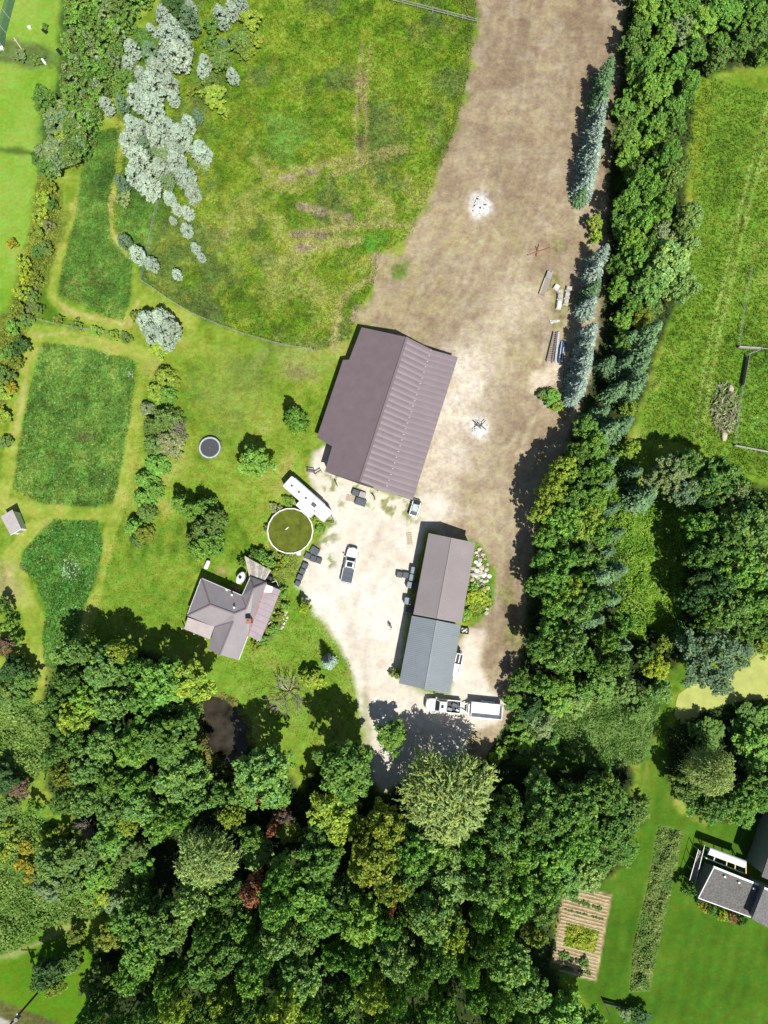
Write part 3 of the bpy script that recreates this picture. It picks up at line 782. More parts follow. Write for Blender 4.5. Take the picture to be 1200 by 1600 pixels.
# ---------------------------------------------------------------- big barn
org = P(600, 650, 0)
barn = thing('barn', org, 'large barn with mauve brown metal roof, ribbed on its driveway side', 'barn')
zr, zb, ze, zw = 6.6, 4.7, 2.9, 3.1
RN, RS = P(636, 527, zr), P(562.5, 752.5, zr)
BN, BS = P(673.5, 546, zb), P(602, 767, zb)
EN, ES = P(715.5, 558, ze), P(645, 781, ze)
WN, WS = P(565, 511.5, zw), P(507.7, 736.5, zw)
LN0, LN1, LS1, LS0 = P(556, 566, 3.05), P(536, 562.5, 2.6), P(495, 683.5, 2.6), P(523, 699, 3.05)
# west slope: three long sheets side by side
npan = 25
prof = ((0, 0), (.03, 1), (.10, 1), (.13, .12), (.34, .55), (.55, .72), (.78, .5), (.97, .06))
for k in range(npan):
    u0, u1 = k / npan, (k + 1) / npan
    ribbed_sheet(RN, RS, BS, BN, 1, .115, .10, prof, u0, u1 - .0004).build('roof_panel', M['barn_panel'], barn, org)
for k in range(npan):
    u0, u1 = k / npan, (k + 1) / npan
    d = Vector((0, 0, -.09))
    ribbed_sheet(BN + d, BS + d, ES, EN, 1, .045, .10, prof, u0, u1 - .0004).build('roof_panel', M['barn_panel'], barn, org)
def barn_plane(px, py):
    a_, b_, c_ = RN, RS, P(495, 683.5, 2.7); n = (b_ - a_).cross(c_ - a_); h = 3.0
    for _ in range(15):
        q = P(px, py, h); h = a_.z - (n.x * (q.x - a_.x) + n.y * (q.y - a_.y)) / n.z
    return P(px, py, h)
up_ = Vector((0, 0, .03))
WN, WS = barn_plane(565, 511.5), barn_plane(507.7, 736.7)
LN0, LN1, LS1, LS0 = barn_plane(545.5, 562), barn_plane(536, 562.5), barn_plane(495, 683.5), barn_plane(519, 697.5)
RU1, RU2 = RN.lerp(RS, .235), RN.lerp(RS, .80)
mb = MB(); mb.slab([q + up_ for q in (RN, RS, WS, LS0, LS1, LN1, LN0, WN)], .12); mb.build('roof_slope', M['barn_dark'], barn, org)
# ridge cap and the screw line at the slope break
mb = MB(); mb.beam(RN + Vector((0, 0, .08)), RS + Vector((0, 0, .08)), .34, .08); mb.build('ridge_cap', M['barn_dark'], barn, org)
mb = MB()
for k in range(npan):
    p = BN.lerp(BS, (k + .12) / npan); mb.box(p.x - .12, p.x + .12, p.y - .09, p.y + .09, p.z - .02, p.z + .06)
o = mb.build('snow_guard', M['steel_pale'], barn, org); o['kind'] = 'stuff'
gw = [(p.x, p.y) for p in (RN, EN, ES, RS, WS, LS0, LS1, LN1, LN0, WN)]
ctr = Vector((sum(p[0] for p in gw) / 10, sum(p[1] for p in gw) / 10))
gwi = []
for p, dd in zip(gw, (.5,) * 10):
    v = Vector(p) - ctr; gwi.append(tuple(ctr + v * (1 - dd / v.length)))
walls_from(gwi, -.1, [6.3, 2.7, 2.7, 6.3, WS.z - .3, LS0.z - .3, LS1.z - .3, LN1.z - .3, LN0.z - .3, WN.z - .3], 'wall', M['wall_dark'], barn, org)
facade_panel('barn_door', gwi[3], gwi[2], .25, .75, .02, 3.6, M['wall_tan'], barn, org, .08)
facade_panel('side_door', gwi[2], gwi[1], .30, .34, .02, 2.1, M['white'], barn, org, .06)
for t in (.15, .5, .7, .88): window_on(gwi[2], gwi[1], t, 1.2, 1.2, 2.1, barn, org)

# ---------------------------------------------------------------- two sheds end to end
def shed(name, label, NW, RNp, NE, SE, RSp, SW, he, hr, m, wallm, nrib, ph):
    org = P((NW[0] + SE[0]) / 2, (NW[1] + SE[1]) / 2, 0)
    s = thing(name, org, label, 'shed')
    a, b, c, d, e, f = P(*NW, he), P(*RNp, hr), P(*NE, he), P(*SE, he), P(*RSp, hr), P(*SW, he)
    ribbed_sheet(b + Vector((0, 0, .02)), e + Vector((0, 0, .02)), f, a, nrib, ph, .10).build('roof_slope', m, s, org)
    ribbed_sheet(b + Vector((0, 0, -.0)), e + Vector((0, 0, -.0)), d, c, nrib, ph, .10).build('roof_slope', m, s, org)
    mb = MB(); mb.beam(b + Vector((0, 0, .06)), e + Vector((0, 0, .06)), .26, .06); mb.build('ridge_cap', m, s, org)
    pts = [(p.x, p.y) for p in (b, c, d, e, f, a)]
    pi = inset_pts(pts, .42)
    walls_from(pi, -.1, [hr - .16, he - .1, he - .1, hr - .16, he - .1, he - .1], 'wall', wallm, s, org)
    return s, org, pi, (a, b, c, d, e, f)
s1, o1, p1, q1 = shed('brown_shed', 'long shed with plain brown metal roof beside the stone rockery', (670, 833), (706.5, 840.5), (743, 848), (721, 974), (683.5, 967), (646, 960), 4.0, 5.4, M['shed_brown'], M['wall_tan'], 46, .02)
s2, o2, p2, q2 = shed('grey_shed', 'lower shed with blue grey ribbed metal roof beside the hitched pickup', (643.7, 962), (683, 969.3), (720.3, 977), (702.7, 1084), (664, 1077.3), (623.3, 1067.7), 3.7, 4.9, M['shed_grey'], M['wall_grey'], 36, .035)
for t in (.2, .45, .7):
    facade_panel('door', p1[5], p1[4], t - .06, t + .06, .02, 2.4, M['wall_dark'], s1, o1, .05)
facade_panel('garage_door', p2[5], p2[4], .10, .42, .02, 2.4, M['white'], s2, o2, .05)
facade_panel('garage_door', p2[5], p2[4], .55, .87, .02, 2.4, M['white'], s2, o2, .05)
window_on(p2[2], p2[1], .8, 1.0, 1.1, 1.9, s2, o2)
mb = MB(); d = Vector((0, 0, -.10))
mb.beam(q1[5] + d, q1[0] + d, .12, .1); mb.build('gutter', M['wall_dark'], s1, o1)

# ---------------------------------------------------------------- farmhouse
ho = P(370, 950, 0)
def H(X6, Y6, h): return P(270 + X6 / 6, 850 + Y6 / 6, h)
house = thing('farmhouse', ho, 'farmhouse with lilac grey hip roof, wings and porches beside the pool', 'house')
e1, r1 = 2.8, 4.9
def on_plane(X6, Y6, a, b, c):
    n = (b - a).cross(c - a); h = 4.0
    for _ in range(15):
        q = H(X6, Y6, h); h = a.z - (n.x * (q.x - a.x) + n.y * (q.y - a.y)) / n.z
    return H(X6, Y6, h)
A = H(268, 322, e1); Bh = H(352, 570, r1); Cc = H(135, 672, e1); Ee = H(650, 486, e1); Ff = H(392, 778, e1)
Dd = on_plane(575, 652, A, Bh, Ee); rN = on_plane(690, 606, A, Bh, Ee); tN = H(758, 414, r1 - .4)
nw, ne = H(730, 305, e1), H(880, 360, e1)
eE = H(703, 862, e1)
sr0, sr1 = H(568, 728, r1 - .5), H(441, 1040, r1 - .6)
sw, se = H(330, 984, e1), H(617, 1086, e1)
def rslab(name, pts, m, th=.14): 
    mb = MB(); mb.slab(pts, th); return mb.build(name, m, house, ho)
U = Vector((0, 0, .004))
rslab('roof_slope', [A, Cc, Bh], M['house_roof'])
rslab('roof_slope', [A, Bh, Dd, rN, Ee], M['house_roof'])
rslab('roof_slope', [Cc, Ff, sr0, Dd, Bh], M['house_roof'])
rslab('roof_slope', [Ee, rN, tN, nw], M['house_roof'])
rslab('roof_slope', [nw, tN, ne], M['house_roof'])
rslab('roof_slope', [ne, tN, rN, Dd, sr0, eE], M['house_roof'])
rslab('roof_slope', [Ff, sw, sr1, sr0], M['house_roof'])
rslab('roof_slope', [sr0, sr1, se, eE], M['house_roof'])
# ridge caps and valleys
for a, b in ((A, Bh), (Cc, Bh), (Bh, Dd), (Dd, rN), (rN, tN), (tN, nw), (tN, ne), (sr0, sr1)):
    mb = MB(); mb.beam(a + Vector((0, 0, .05)), b + Vector((0, 0, .05)), .20, .06); mb.build('ridge_cap', M['barn_dark'], house, ho)
for a, b, m in ((Ff, sr0, 'barn_dark'), (rN, Ee, 'barn_dark'), (ne, eE, 'rust_trim')):
    mb = MB(); mb.beam(a + Vector((0, 0, .05)), b + Vector((0, 0, .05)), .16, .05); mb.build('valley_flashing', M[m], house, ho)
dn = Vector((0, 0, -.08))
for a, b in ((A, Cc), (A, Ee), (Ee, nw), (se, eE)):
    mb = MB(); mb.beam(a + dn, b + dn, .14, .12); mb.build('gutter', M['gutter'], house, ho)
# porch roofs
mb = MB(); mb.slab([H(140, 688, 2.72), H(105, 796, 2.2), H(346, 894, 2.2), H(390, 776, 2.72)], .1); mb.build('porch_roof', M['porch_roof'], house, ho)
pA, pB, pC, pD = H(868, 376, 2.74), H(1012, 430, 2.1), H(818, 916, 2.1), H(694, 850, 2.74)
ribbed_sheet(pA, pD, pC, pB, 9, .02, .08).build('porch_roof', M['porch_rust'], house, ho)
mb = MB(); mb.slab([pA + Vector((0, 0, .02)), pA.lerp(pB, .5) + Vector((0, 0, .03)), pA.lerp(pB, .5).lerp(pC, .1) + Vector((0, 0, .03)), pA.lerp(pD, .16) + Vector((0, 0, .03))], .03); mb.build('roof_patch', M['white'], house, ho)
for q in (H(1000, 436, 0), H(880, 770, 0), H(810, 900, 0), H(940, 600, 0)):
    mb = MB(); mb.box(q.x - .06, q.x + .06, q.y - .06, q.y + .06, 0, 2.0); mb.build('porch_post', M['white'], house, ho)
for q in (H(118, 790, 0), H(230, 838, 0), H(336, 884, 0)):
    mb = MB(); mb.box(q.x - .06, q.x + .06, q.y - .06, q.y + .06, 0, 2.1); mb.build('porch_post', M['white'], house, ho)
# brick chimney, vent pipes
c = H(716, 722, 4.2)
mb = MB(); mb.box(c.x - .32, c.x + .32, c.y - .32, c.y + .32, 2.9, 4.9); ch = mb.build('chimney', M['brick'], house, ho)
mb = MB(); mb.box(c.x - .38, c.x + .38, c.y - .38, c.y + .38, 4.901, 5.0); mb.tube((c.x, c.y, 5.0), (c.x, c.y, 5.25), .14, .12, 10); mb.build('chimney_cap', M['rust_trim'], ch, ho)
for X6, Y6, z in ((508, 430, 3.15), (556, 478, 3.6), (578, 596, 4.5)):
    c = H(X6, Y6, z); mb = MB(); mb.tube((c.x, c.y, z - .5), (c.x, c.y, z + .25), .10, .10, 10); mb.tube((c.x, c.y, z + .25), (c.x, c.y, z + .31), .17, .15, 10); mb.build('roof_vent', M['white'], house, ho)
# walls, windows
def ring_walls(pts, z1, m):
    pi = inset_pts([(p.x, p.y) for p in pts], .45); walls_from(pi, -.1, z1, 'wall', m, house, ho); return pi
w1 = ring_walls([A, Ee, Ff, Cc], [2.6] * 4, M['wall_white'])
w2 = ring_walls([nw, ne, eE, Ff, Ee], [2.6] * 5, M['wall_white'])
w3 = ring_walls([Ff, eE, se, sr1, sw], [2.6, 2.6, 2.6, 4.1, 2.6], M['wall_white'])
for t in (.3, .7): window_on(w1[0], w1[1], t, 1.1, 1.0, 2.1, house, ho)
window_on(w1[3], w1[0], .5, 1.1, 1.0, 2.1, house, ho)
for t in (.35, .7): window_on(w3[1], w3[2], t, 1.0, 1.0, 2.1, house, ho)
facade_panel('door', w3[2], w3[3], .4, .8, .02, 2.1, M['wall_dark'], house, ho)

# timber deck behind the house, board by board
dk = thing('deck', H(800, 230, 0), 'raised weathered timber deck at the house end near the pool', 'deck')
do = H(800, 230, 0)
dz = 2.3
d0, d1, d2, d3 = H(678, 114, dz), H(922, 250, dz), H(862, 344, dz), H(722, 302, dz)
nb = 13
for k in range(nb):
    a, b = d0.lerp(d1, k / nb), d0.lerp(d1, (k + .93) / nb); c, d = d3.lerp(d2, (k + .93) / nb), d3.lerp(d2, k / nb)
    mb = MB(); jz = random.uniform(-.012, .012)
    mb.slab([v + Vector((0, 0, jz)) for v in (a, b, c, d)], .05); mb.build('plank', random.choice([M['deck'], M['deck'], M['wood']]), dk, do)
for q in (d0, d1, d2, d3, d0.lerp(d1, .5)):
    q = q + (H(800, 250, dz) - q) * .06
    mb = MB(); mb.box(q.x - .08, q.x + .08, q.y - .08, q.y + .08, -.1, dz - .06); mb.build('post', M['wood'], dk, do)
mb = MB(); mb.beam(d0 + Vector((0, 0, .02)), d3 + Vector((0, 0, .02)), .18, .07); mb.build('edge_board', M['wood_tan'], dk, do)
for k in range(7):
    mb = MB()
    a = d0.lerp(d1, .1 + .13 * k).lerp(d3.lerp(d2, .1 + .13 * k), .3 + .1 * (k % 3)); mb.box(a.x - .14, a.x + .14, a.y - .2, a.y + .2, dz + .015, dz + .05 + .02 * (k % 2)); mb.build('loose_board', M['hut_roof'], dk, do)
# stair rails at the deck corner
rl = thing('stair_railing', H(985, 380, 0), 'thin white stair railing by the porch corner and deck', 'railing')
ro = H(985, 380, 0)
r0, r1_, r2_ = H(890, 372, 1.1), H(972, 345, 1.2), H(1000, 418, 1.2)
for a, b in ((r0, r1_), (r1_, r2_), (H(905, 395, 1.0), H(985, 395, 1.0))):
    mb = MB(); mb.beam(a, b, .06, .05); mb.build('rail', M['white'], rl, ro)
for t in (0, .33, .66, 1):
    a = r1_.lerp(r2_, t); mb = MB(); mb.box(a.x - .03, a.x + .03, a.y - .03, a.y + .03, 0, 1.2); mb.build('post', M['white'], rl, ro)
# barbecue on the deck corner
bb = thing('barbecue', H(905, 312, 0), 'dark covered barbecue standing beside the weathered deck', 'barbecue', math.radians(-25))
mb = MB(); mb.loft([[(x, y, z) for x, y in rrect(-.75 * s, .75 * s, -.35 * s, .35 * s, .15)] for z, s in ((.75, 1), (1.0, 1.0), (1.2, .85), (1.28, .6))]); mb.build('hood', M['black'], bb)
mb = MB(); mb.box(-.5, .5, -.3, .3, .12, .74); mb.build('cabinet', M['bin'], bb)
for sx in (-1, 1):
    mb = MB(); mb.tube((sx * .5, -.3, .1), (sx * .5, -.25, .1), .1, .1, 10); mb.build('wheel', M['rubber'], bb)

# outdoor furnace with flue between the wings
fu = thing('outdoor_furnace', H(652, 318, 0), 'white domed outdoor furnace with black flue hole behind the house', 'furnace', math.radians(62))
ring = lambda z, k: [(.95 * k * math.cos(a) * (1 + .10 * math.cos(2 * a)), .62 * k * math.sin(a), z) for a in [2 * math.pi * i / 18 for i in range(18)]]
mb = MB(); mb.loft([ring(0, .95), ring(1.3, 1.0), ring(1.62, .92), ring(1.78, .62)]); mb.build('body', M['white'], fu)
mb = MB(); mb.tube((.05, 0, 1.7), (.05, 0, 2.0), .26, .24, 14); mb.build('flue', M['black'], fu)
mb = MB(); mb.box(.85, 1.02, -.25, .25, .4, 1.0); mb.build('door', M['steel'], fu)
bk = thing('brick_stack', H(600, 418, 0), 'low stack of orange bricks beside the white furnace', 'bricks', math.radians(-30))
for k in range(16):
    mb = MB(); i, j, l = k % 4, (k // 4) % 2, k // 8
    mb.box(-.8 + i * .4, -.42 + i * .4, -.25 + j * .26, -.02 + j * .26, l * .3, l * .3 + .28); mb.build('brick', M['brick'], bk)
# propane tank on the lawn corner
pt = thing('propane_tank', P(325, 882.5, 0), 'small white propane tank lying on the lawn behind the house', 'tank', math.radians(70))
mb = MB(); rg = lambda x, r: [(x, r * math.cos(2 * math.pi * i / 12), .6 + r * math.sin(2 * math.pi * i / 12)) for i in range(12)]
mb.loft([rg(-.72, .12), rg(-.66, .25), rg(-.52, .34), rg(.52, .34), rg(.66, .25), rg(.72, .12)]); mb.build('body', M['white'], pt, smooth=True)
mb = MB(); mb.tube((0, 0, .9), (0, 0, 1.06), .12, .1, 10); mb.build('valve_cover', M['white'], pt)
for sx in (-.4, .4):
    mb = MB(); mb.box(sx - .06, sx + .06, -.28, .28, 0, .3); mb.build('foot', M['stone'], pt)

# ---------------------------------------------------------------- small hut on the west edge
hh = P(18, 815, 0)
hut = thing('garden_hut', hh, 'small hut with pale flat sloping roof near the clover plots', 'hut')
def G2(x, y, h): return P(x / 20, 780 + y / 20, h)
a, b, c, d = G2(20, 545, 2.5), G2(385, 325, 2.5), G2(665, 925, 2.15), G2(325, 1115, 2.15)
mb = MB(); mb.slab([a, b, c, d], .1); mb.build('roof', M['hut_roof'], hut, hh)
pi = inset_pts([(v.x, v.y) for v in (a, b, c, d)], .2)
walls_from(pi, -.1, [2.4, 2.4, 2.05, 2.05], 'wall', M['wall_white'], hut, hh)
facade_panel('door', pi[3], pi[2], .3, .7, .02, 1.85, M['wall_grey'], hut, hh, .04)
mb = MB(); mb.beam(c + dn, d + dn, .12, .12); mb.build('gutter', M['white'], hut, hh)

# ---------------------------------------------------------------- neighbour's house on the south-east edge
def J(x, y, h): return P(1060 + x / 8, 1270 + y / 8, h)
no = P(1150, 1400, 0)
nb_ = thing('neighbour_house', no, 'neighbour house with flat grey shingle roofs and white eave, partly in frame', 'house')
hl, hh2 = 3.7, 5.3
a, b, c, d = J(442, 690, hl), J(1002, 915, hl), J(905, 1306, hl), J(250, 1066, hl)
# low wing roof
mb = MB(); mb.slab([a, b, c, d], .2); mb.build('roof', M['shingle'], nb_, no)
mb = MB(); mb.slab([J(440, 664, hl), J(1006, 890, hl), b + Vector((0, 0, .01)), a + Vector((0, 0, .01))], .22); mb.build('eave_board', M['gutter'], nb_, no)
mb = MB(); mb.beam(a + dn, d + dn, .10, .2); mb.build('fascia', M['gutter'], nb_, no)
mb = MB(); mb.beam(d + dn, c + dn, .10, .2); mb.build('fascia', M['gutter'], nb_, no)
pi = inset_pts([(v.x, v.y) for v in (a, b, c, d)], .5)
walls_from(pi, -.1, [hl - .21] * 4, 'wall', M['wall_grey'], nb_, no)
for t in (.25, .6): window_on(pi[3], pi[2], t, 1.4, 1.2, 2.6, nb_, no)
# taller wing
t0, t1, t2, t3 = J(1075, 940, hh2), J(1900, 1270, hh2), J(1750, 1760, hh2), J(918, 1330, hh2)
mb = MB(); mb.slab([t0, t1, t2, t3], .2); mb.build('roof', M['shingle_b'], nb_, no)
mb = MB(); mb.beam(t0 + dn, t1 + dn, .25, .25); mb.build('eave_board', M['gutter'], nb_, no)
pi = inset_pts([(v.x, v.y) for v in (t0, t1, t2, t3)], .45)
walls_from(pi, -.1, [hh2 - .21] * 4, 'wall', M['wall_grey'], nb_, no)
# rear wing along the frame edge
u0, u1, u2, u3 = J(1120, 560, 5.4), J(1040, 800, 5.4), J(1500, 1000, 5.4), J(1700, 780, 5.4)
mb = MB(); mb.slab([J(1400, -240, 5.4), J(1900, -120, 5.4), u3, u2, u1, u0], .2); mb.build('roof', M['shingle'], nb_, no)
pi2 = inset_pts([(v.x, v.y) for v in (J(1400, -240, 5.4), J(1900, -120, 5.4), u3, u2, u1, u0)], .5)
walls_from(pi2, -.1, [5.18] * 6, 'wall', M['wall_grey'], nb_, no)
for x, y in ((570, 792), (748, 866), (932, 940)):
    v = J(x, y, hl); mb = MB(); mb.tube((v.x, v.y, hl - .1), (v.x, v.y, hl + .35), .14, .14, 10); mb.build('roof_vent', M['white'], nb_, no)
# terrace deck and covered swing on it
td = thing('terrace_deck', J(240, 700, 0), 'dark grey side deck with thin rail beside the neighbour house', 'deck')
tdo = J(240, 700, 0)
e0, e1_, e2_, e3 = J(262, 470, 1.2), J(330, 480, 1.2), J(205, 905, 1.2), J(140, 850, 1.2)
for k in range(6):
    p = [e0.lerp(e1_, k / 6), e0.lerp(e1_, (k + .92) / 6), e3.lerp(e2_, (k + .92) / 6), e3.lerp(e2_, k / 6)]
    mb = MB(); mb.slab(p, .06); mb.build('plank', M['wood'], td, tdo)
for a_, b_2 in ((J(330, 400, 2.0), J(205, 905, 2.0)), (J(250, 460, 2.0), J(138, 850, 2.0))):
    mb = MB(); mb.beam(a_, b_2, .06, .06); mb.build('rail', M['steel_pale'], td, tdo)
    for t in (0, .33, .66, 1):
        v = a_.lerp(b_2, t); mb = MB(); mb.box(v.x - .04, v.x + .04, v.y - .04, v.y + .04, 0, 1.98); mb.build('post', M['steel_pale'], td, tdo)
aw = thing('patio_canopy', J(610, 560, 0), 'white fabric patio canopy with yellow cross bars beside shingled roof', 'canopy')
ao = J(610, 560, 0)
c0, c1 = J(375, 470, 2.6), J(830, 640, 2.6)
ax = (c1 - c0).normalized(); sd = Vector((-ax.y, ax.x, 0))
if sd.y < 0: sd = -sd
mb = MB()
ringf = lambda p: [p + sd * (.55 * math.cos(q)) + Vector((0, 0, .42 * math.sin(q))) for q in [math.pi * i / 8 for i in range(9)]]
mb.loft([ringf(c0), ringf(c0.lerp(c1, .33)), ringf(c0.lerp(c1, .66)), ringf(c1)]); mb.build('canopy_cloth', M['white'], aw, ao)
mb = MB(); f0, f1 = J(345, 565, 2.3), J(840, 765, 2.3); mb.beam(f0, f1, .14, .12); mb.build('front_rail', M['steel_pale'], aw, ao)
for t, m in ((.18, 'steel_pale'), (.5, 'yellow'), (.72, 'yellow'), (1.0, 'yellow')):
    mb = MB(); mb.beam(c0.lerp(c1, t) + Vector((0, 0, .3)), f0.lerp(f1, t) + Vector((0, 0, .1)), .14, .10); mb.build('cross_bar', M[m], aw, ao)
for v in (f0, f1, c0, c1):
    mb = MB(); mb.box(v.x - .06, v.x + .06, v.y - .06, v.y + .06, 0, v.z - .03); mb.build('post', M['steel_pale'], aw, ao)
# ================================================================== VEHICLES AND YARD THINGS
def wheels(root, spots, r=.38, w=.26):
    for x, y in spots:
        s = 1 if y > 0 else -1
        mb = MB(); mb.tube((x, y - s * w / 2, r), (x, y + s * w / 2, r), r, r, 18); t = mb.build('wheel', M['rubber'], root)
        mb = MB(); mb.tube((x, y + s * (w / 2 - .03), r), (x, y + s * (w / 2 + .012), r), r * .62, r * .58, 14); mb.build('rim', M['rim'], t)

def pickup(loc, rz, label, covered, L=5.6, W=1.95):
    t = thing('pickup_truck', loc, label, 'pickup truck', rz)
    f = L / 2
    bedf = -.62                                # bed begins behind this
    # front body: fenders and cab base, rounded nose
    def body_ring(z, inx, iny):
        h = W / 2 - iny; r = .36
        return [(f - inx - .11, -h + r, z), (f - inx, -h + .70, z), (f - inx, h - .70, z), (f - inx - .11, h - r, z), (f - inx - .42, h - .05, z), (f - 1.1, h, z), (bedf, h, z), (bedf, -h, z), (f - 1.1, -h, z), (f - inx - .42, -h + .05, z)]
    mb = MB(); mb.loft([body_ring(.42, .12, .06), body_ring(.62, .0, .0), body_ring(.95, .03, .01), body_ring(1.06, .10, .07)]); mb.build('body', M['carwhite'], t)
    mb = MB(); hr = lambda z, i: [(f - .16 - i, -W / 2 + .22 + i, z), (f - .16 - i, W / 2 - .22 - i, z), (f - .5, W / 2 - .16 - i, z), (1.18, W / 2 - .14 - i, z), (1.18, -W / 2 + .14 + i, z), (f - .5, -W / 2 + .16 + i, z)]
    mb.loft([hr(1.05, 0), hr(1.14, .06), hr(1.165, .22)]); mb.build('hood', M['carwhite'], t)
    # cab
    wb, wt = W / 2 - .09, W / 2 - .25
    cabb = [(1.28, -wb), (1.28, wb), (bedf + .02, wb), (bedf + .02, -wb)]
    cabt = [(.56, -wt), (.56, wt), (bedf + .16, wt), (bedf + .16, -wt)]
    zb, zt = 1.06, 1.80
    mb = MB(); mb.loft([[(x, y, zb) for x, y in cabb], [(x, y, zt) for x, y in cabt], [(x * .97 - (.0), y * .9, zt + .06) for x, y in cabt]]); mb.build('cab', M['carwhite'], t)
    def quad(name, b0, b1, t1, t0, k0, k1, e, off):
        """glass pane on a sloped cab face, corners bottom b0 b1, top t1 t0"""
        b0, b1, t1, t0 = (Vector(p) for p in (b0, b1, t1, t0))
        q = [b0.lerp(t0, k0).lerp(b1.lerp(t1, k0), e), b0.lerp(t0, k0).lerp(b1.lerp(t1, k0), 1 - e), b0.lerp(t0, k1).lerp(b1.lerp(t1, k1), 1 - e), b0.lerp(t0, k1).lerp(b1.lerp(t1, k1), e)]
        n = Vector(off)
        mb = MB(); mb.hexa([p - n * .2 for p in q], [p + n for p in q]); mb.build(name, M['glass'], t)
    B = [(x, y, zb) for x, y in cabb]; T = [(x, y, zt) for x, y in cabt]
    quad('windshield', B[0], B[1], T[1], T[0], .06, .94, .06, (.012, 0, .012))
    quad('rear_window', B[2], B[3], T[3], T[2], .25, .9, .12, (-.015, 0, .004))
    for a, b in ((1, 2), (3, 0)):
        s = 1 if B[a][1] > 0 else -1
        b0, b1, t1, t0 = Vector(B[a]), Vector(B[b]), Vector(T[b]), Vector(T[a])
        for u0, u1 in ((.08, .5), (.54, .92)):
            pt = lambda u, v: b0.lerp(t0, v).lerp(b1.lerp(t1, v), u)
            q = [pt(u0, .12), pt(u1, .12), pt(u1, .88), pt(u0, .88)]; n = Vector((0, s * .012, .004))
            mb = MB(); mb.hexa([p - n * .2 for p in q], [p + n for p in q]); mb.build('side_window', M['glass'], t)
    mb = MB(); mb.box(-.36 if covered else -.05, .42 if covered else .38, -.46 if covered else -.28, .46 if covered else .28, zt + .05, zt + .072, 0, .06); mb.build('sunroof', M['glass'], t)
    # bed
    h = W / 2
    for s in (-1, 1):
        mb = MB(); mb.box(-f, bedf, *(sorted((s * h, s * (h - .13)))), .5, 1.09, 0, 0); mb.build('bed_side', M['carwhite'], t)
        mb = MB(); mb.box(1.02, 1.22, *(sorted((s * (h + .02), s * (h + .24)))), 1.10, 1.28, .02); mb.build('mirror', M['carwhite'], t)
        mb = MB(); mb.box(f - .30, f - .10, *(sorted((s * (h - .5), s * (h - .12)))), .74, .92); mb.build('headlight', M['lamp_clear'], t)
        mb = MB(); mb.box(-f - .02, -f + .08, *(sorted((s * (h - .11), s * (h + .004)))), .7, 1.0); mb.build('tail_light', M['lamp_red'], t)
    mb = MB(); mb.box(-f, -f + .09, -h + .132, h - .132, .55, 1.08); mb.build('tailgate', M['carwhite'], t)
    mb = MB(); mb.box(-f + .092, bedf - .002, -h + .132, h - .132, .56, .64); mb.build('bed_floor', M['black'], t)
    mb = MB(); mb.box(-f - .14, -f - .022, -h + .1, h - .1, .45, .6); mb.build('rear_bumper', M['chrome'], t)
    mb = MB(); mb.box(f - .1, f + .06, -h + .42, h - .42, .44, .62, .0); mb.build('front_bumper', M['chrome'], t)
    mb = MB(); mb.box(f + .002, f + .03, -.55, .55, .66, .9); mb.build('grille', M['black'], t)
    if covered:
        for k in range(3):
            x0 = -f + .05 + k * (f + bedf - .03) / 3 * 1.0; x1 = x0 + (f + bedf - .07) / 3
            mb = MB(); mb.box(x0, x1, -h + .08, h - .08, 1.092, 1.125, .015); mb.build('bed_cover', M['tonneau'], t)
    wheels(t, [(f - .95, h - .12), (f - .95, -h + .12), (-f + 1.15, h - .12), (-f + 1.15, -h + .12)])
    return t

a1 = math.atan2(54, 11.3)
pickup(P(547.2, 883, 0), a1, 'white pickup with dark folding bed cover parked alone on the drive', True, 5.5, 1.82)
tdir = math.atan2(-11.5, 118)                     # line of the truck and trailer, pointing away from the trailer
pk2 = pickup(P(691.5, 1101.3, 0), math.pi + tdir, 'white pickup with open cluttered bed hitched to the white trailer', False, 5.3, 1.95)
for k, (x, y, sx, sy, hh, m) in enumerate([(-1.0, .45, .35, .3, .45, 'bin_light'), (-1.6, -.3, .5, .3, .35, 'bin'), (-1.3, .1, .25, .35, .5, 'plastic_teal'), (-2.1, .5, .3, .25, .4, 'wood'), (-.95, -.5, .22, .22, .5, 'black')]):
    pass
def local_to(o, x, y, z=0): 
    return o.matrix_basis @ Vector((x, y, z))
for (x, y, s, hh, m, lab) in ((-1.05, .40, .34, .35, 'bin_light', 'pale tool case in the open pickup bed behind the cab'), (-1.75, -.25, .42, .3, 'bin', 'grey box at the middle of the open pickup bed'), (-2.2, .45, .25, .35, 'plastic_teal', 'small teal tub at the tail end of the open pickup bed')):
    q = local_to(pk2, x, y); t = thing('tool_box', (q.x, q.y, .645), lab, 'box', tdir + .2 * x)
    mb = MB(); mb.box(-s, s, -s * .6, s * .6, 0, hh, .02); mb.build('case', M[m], t)
    mb = MB(); mb.box(-s * 1.03, s * 1.03, -s * .64, s * .64, hh, hh + .06, .01, .03); mb.build('lid', M[m], t)

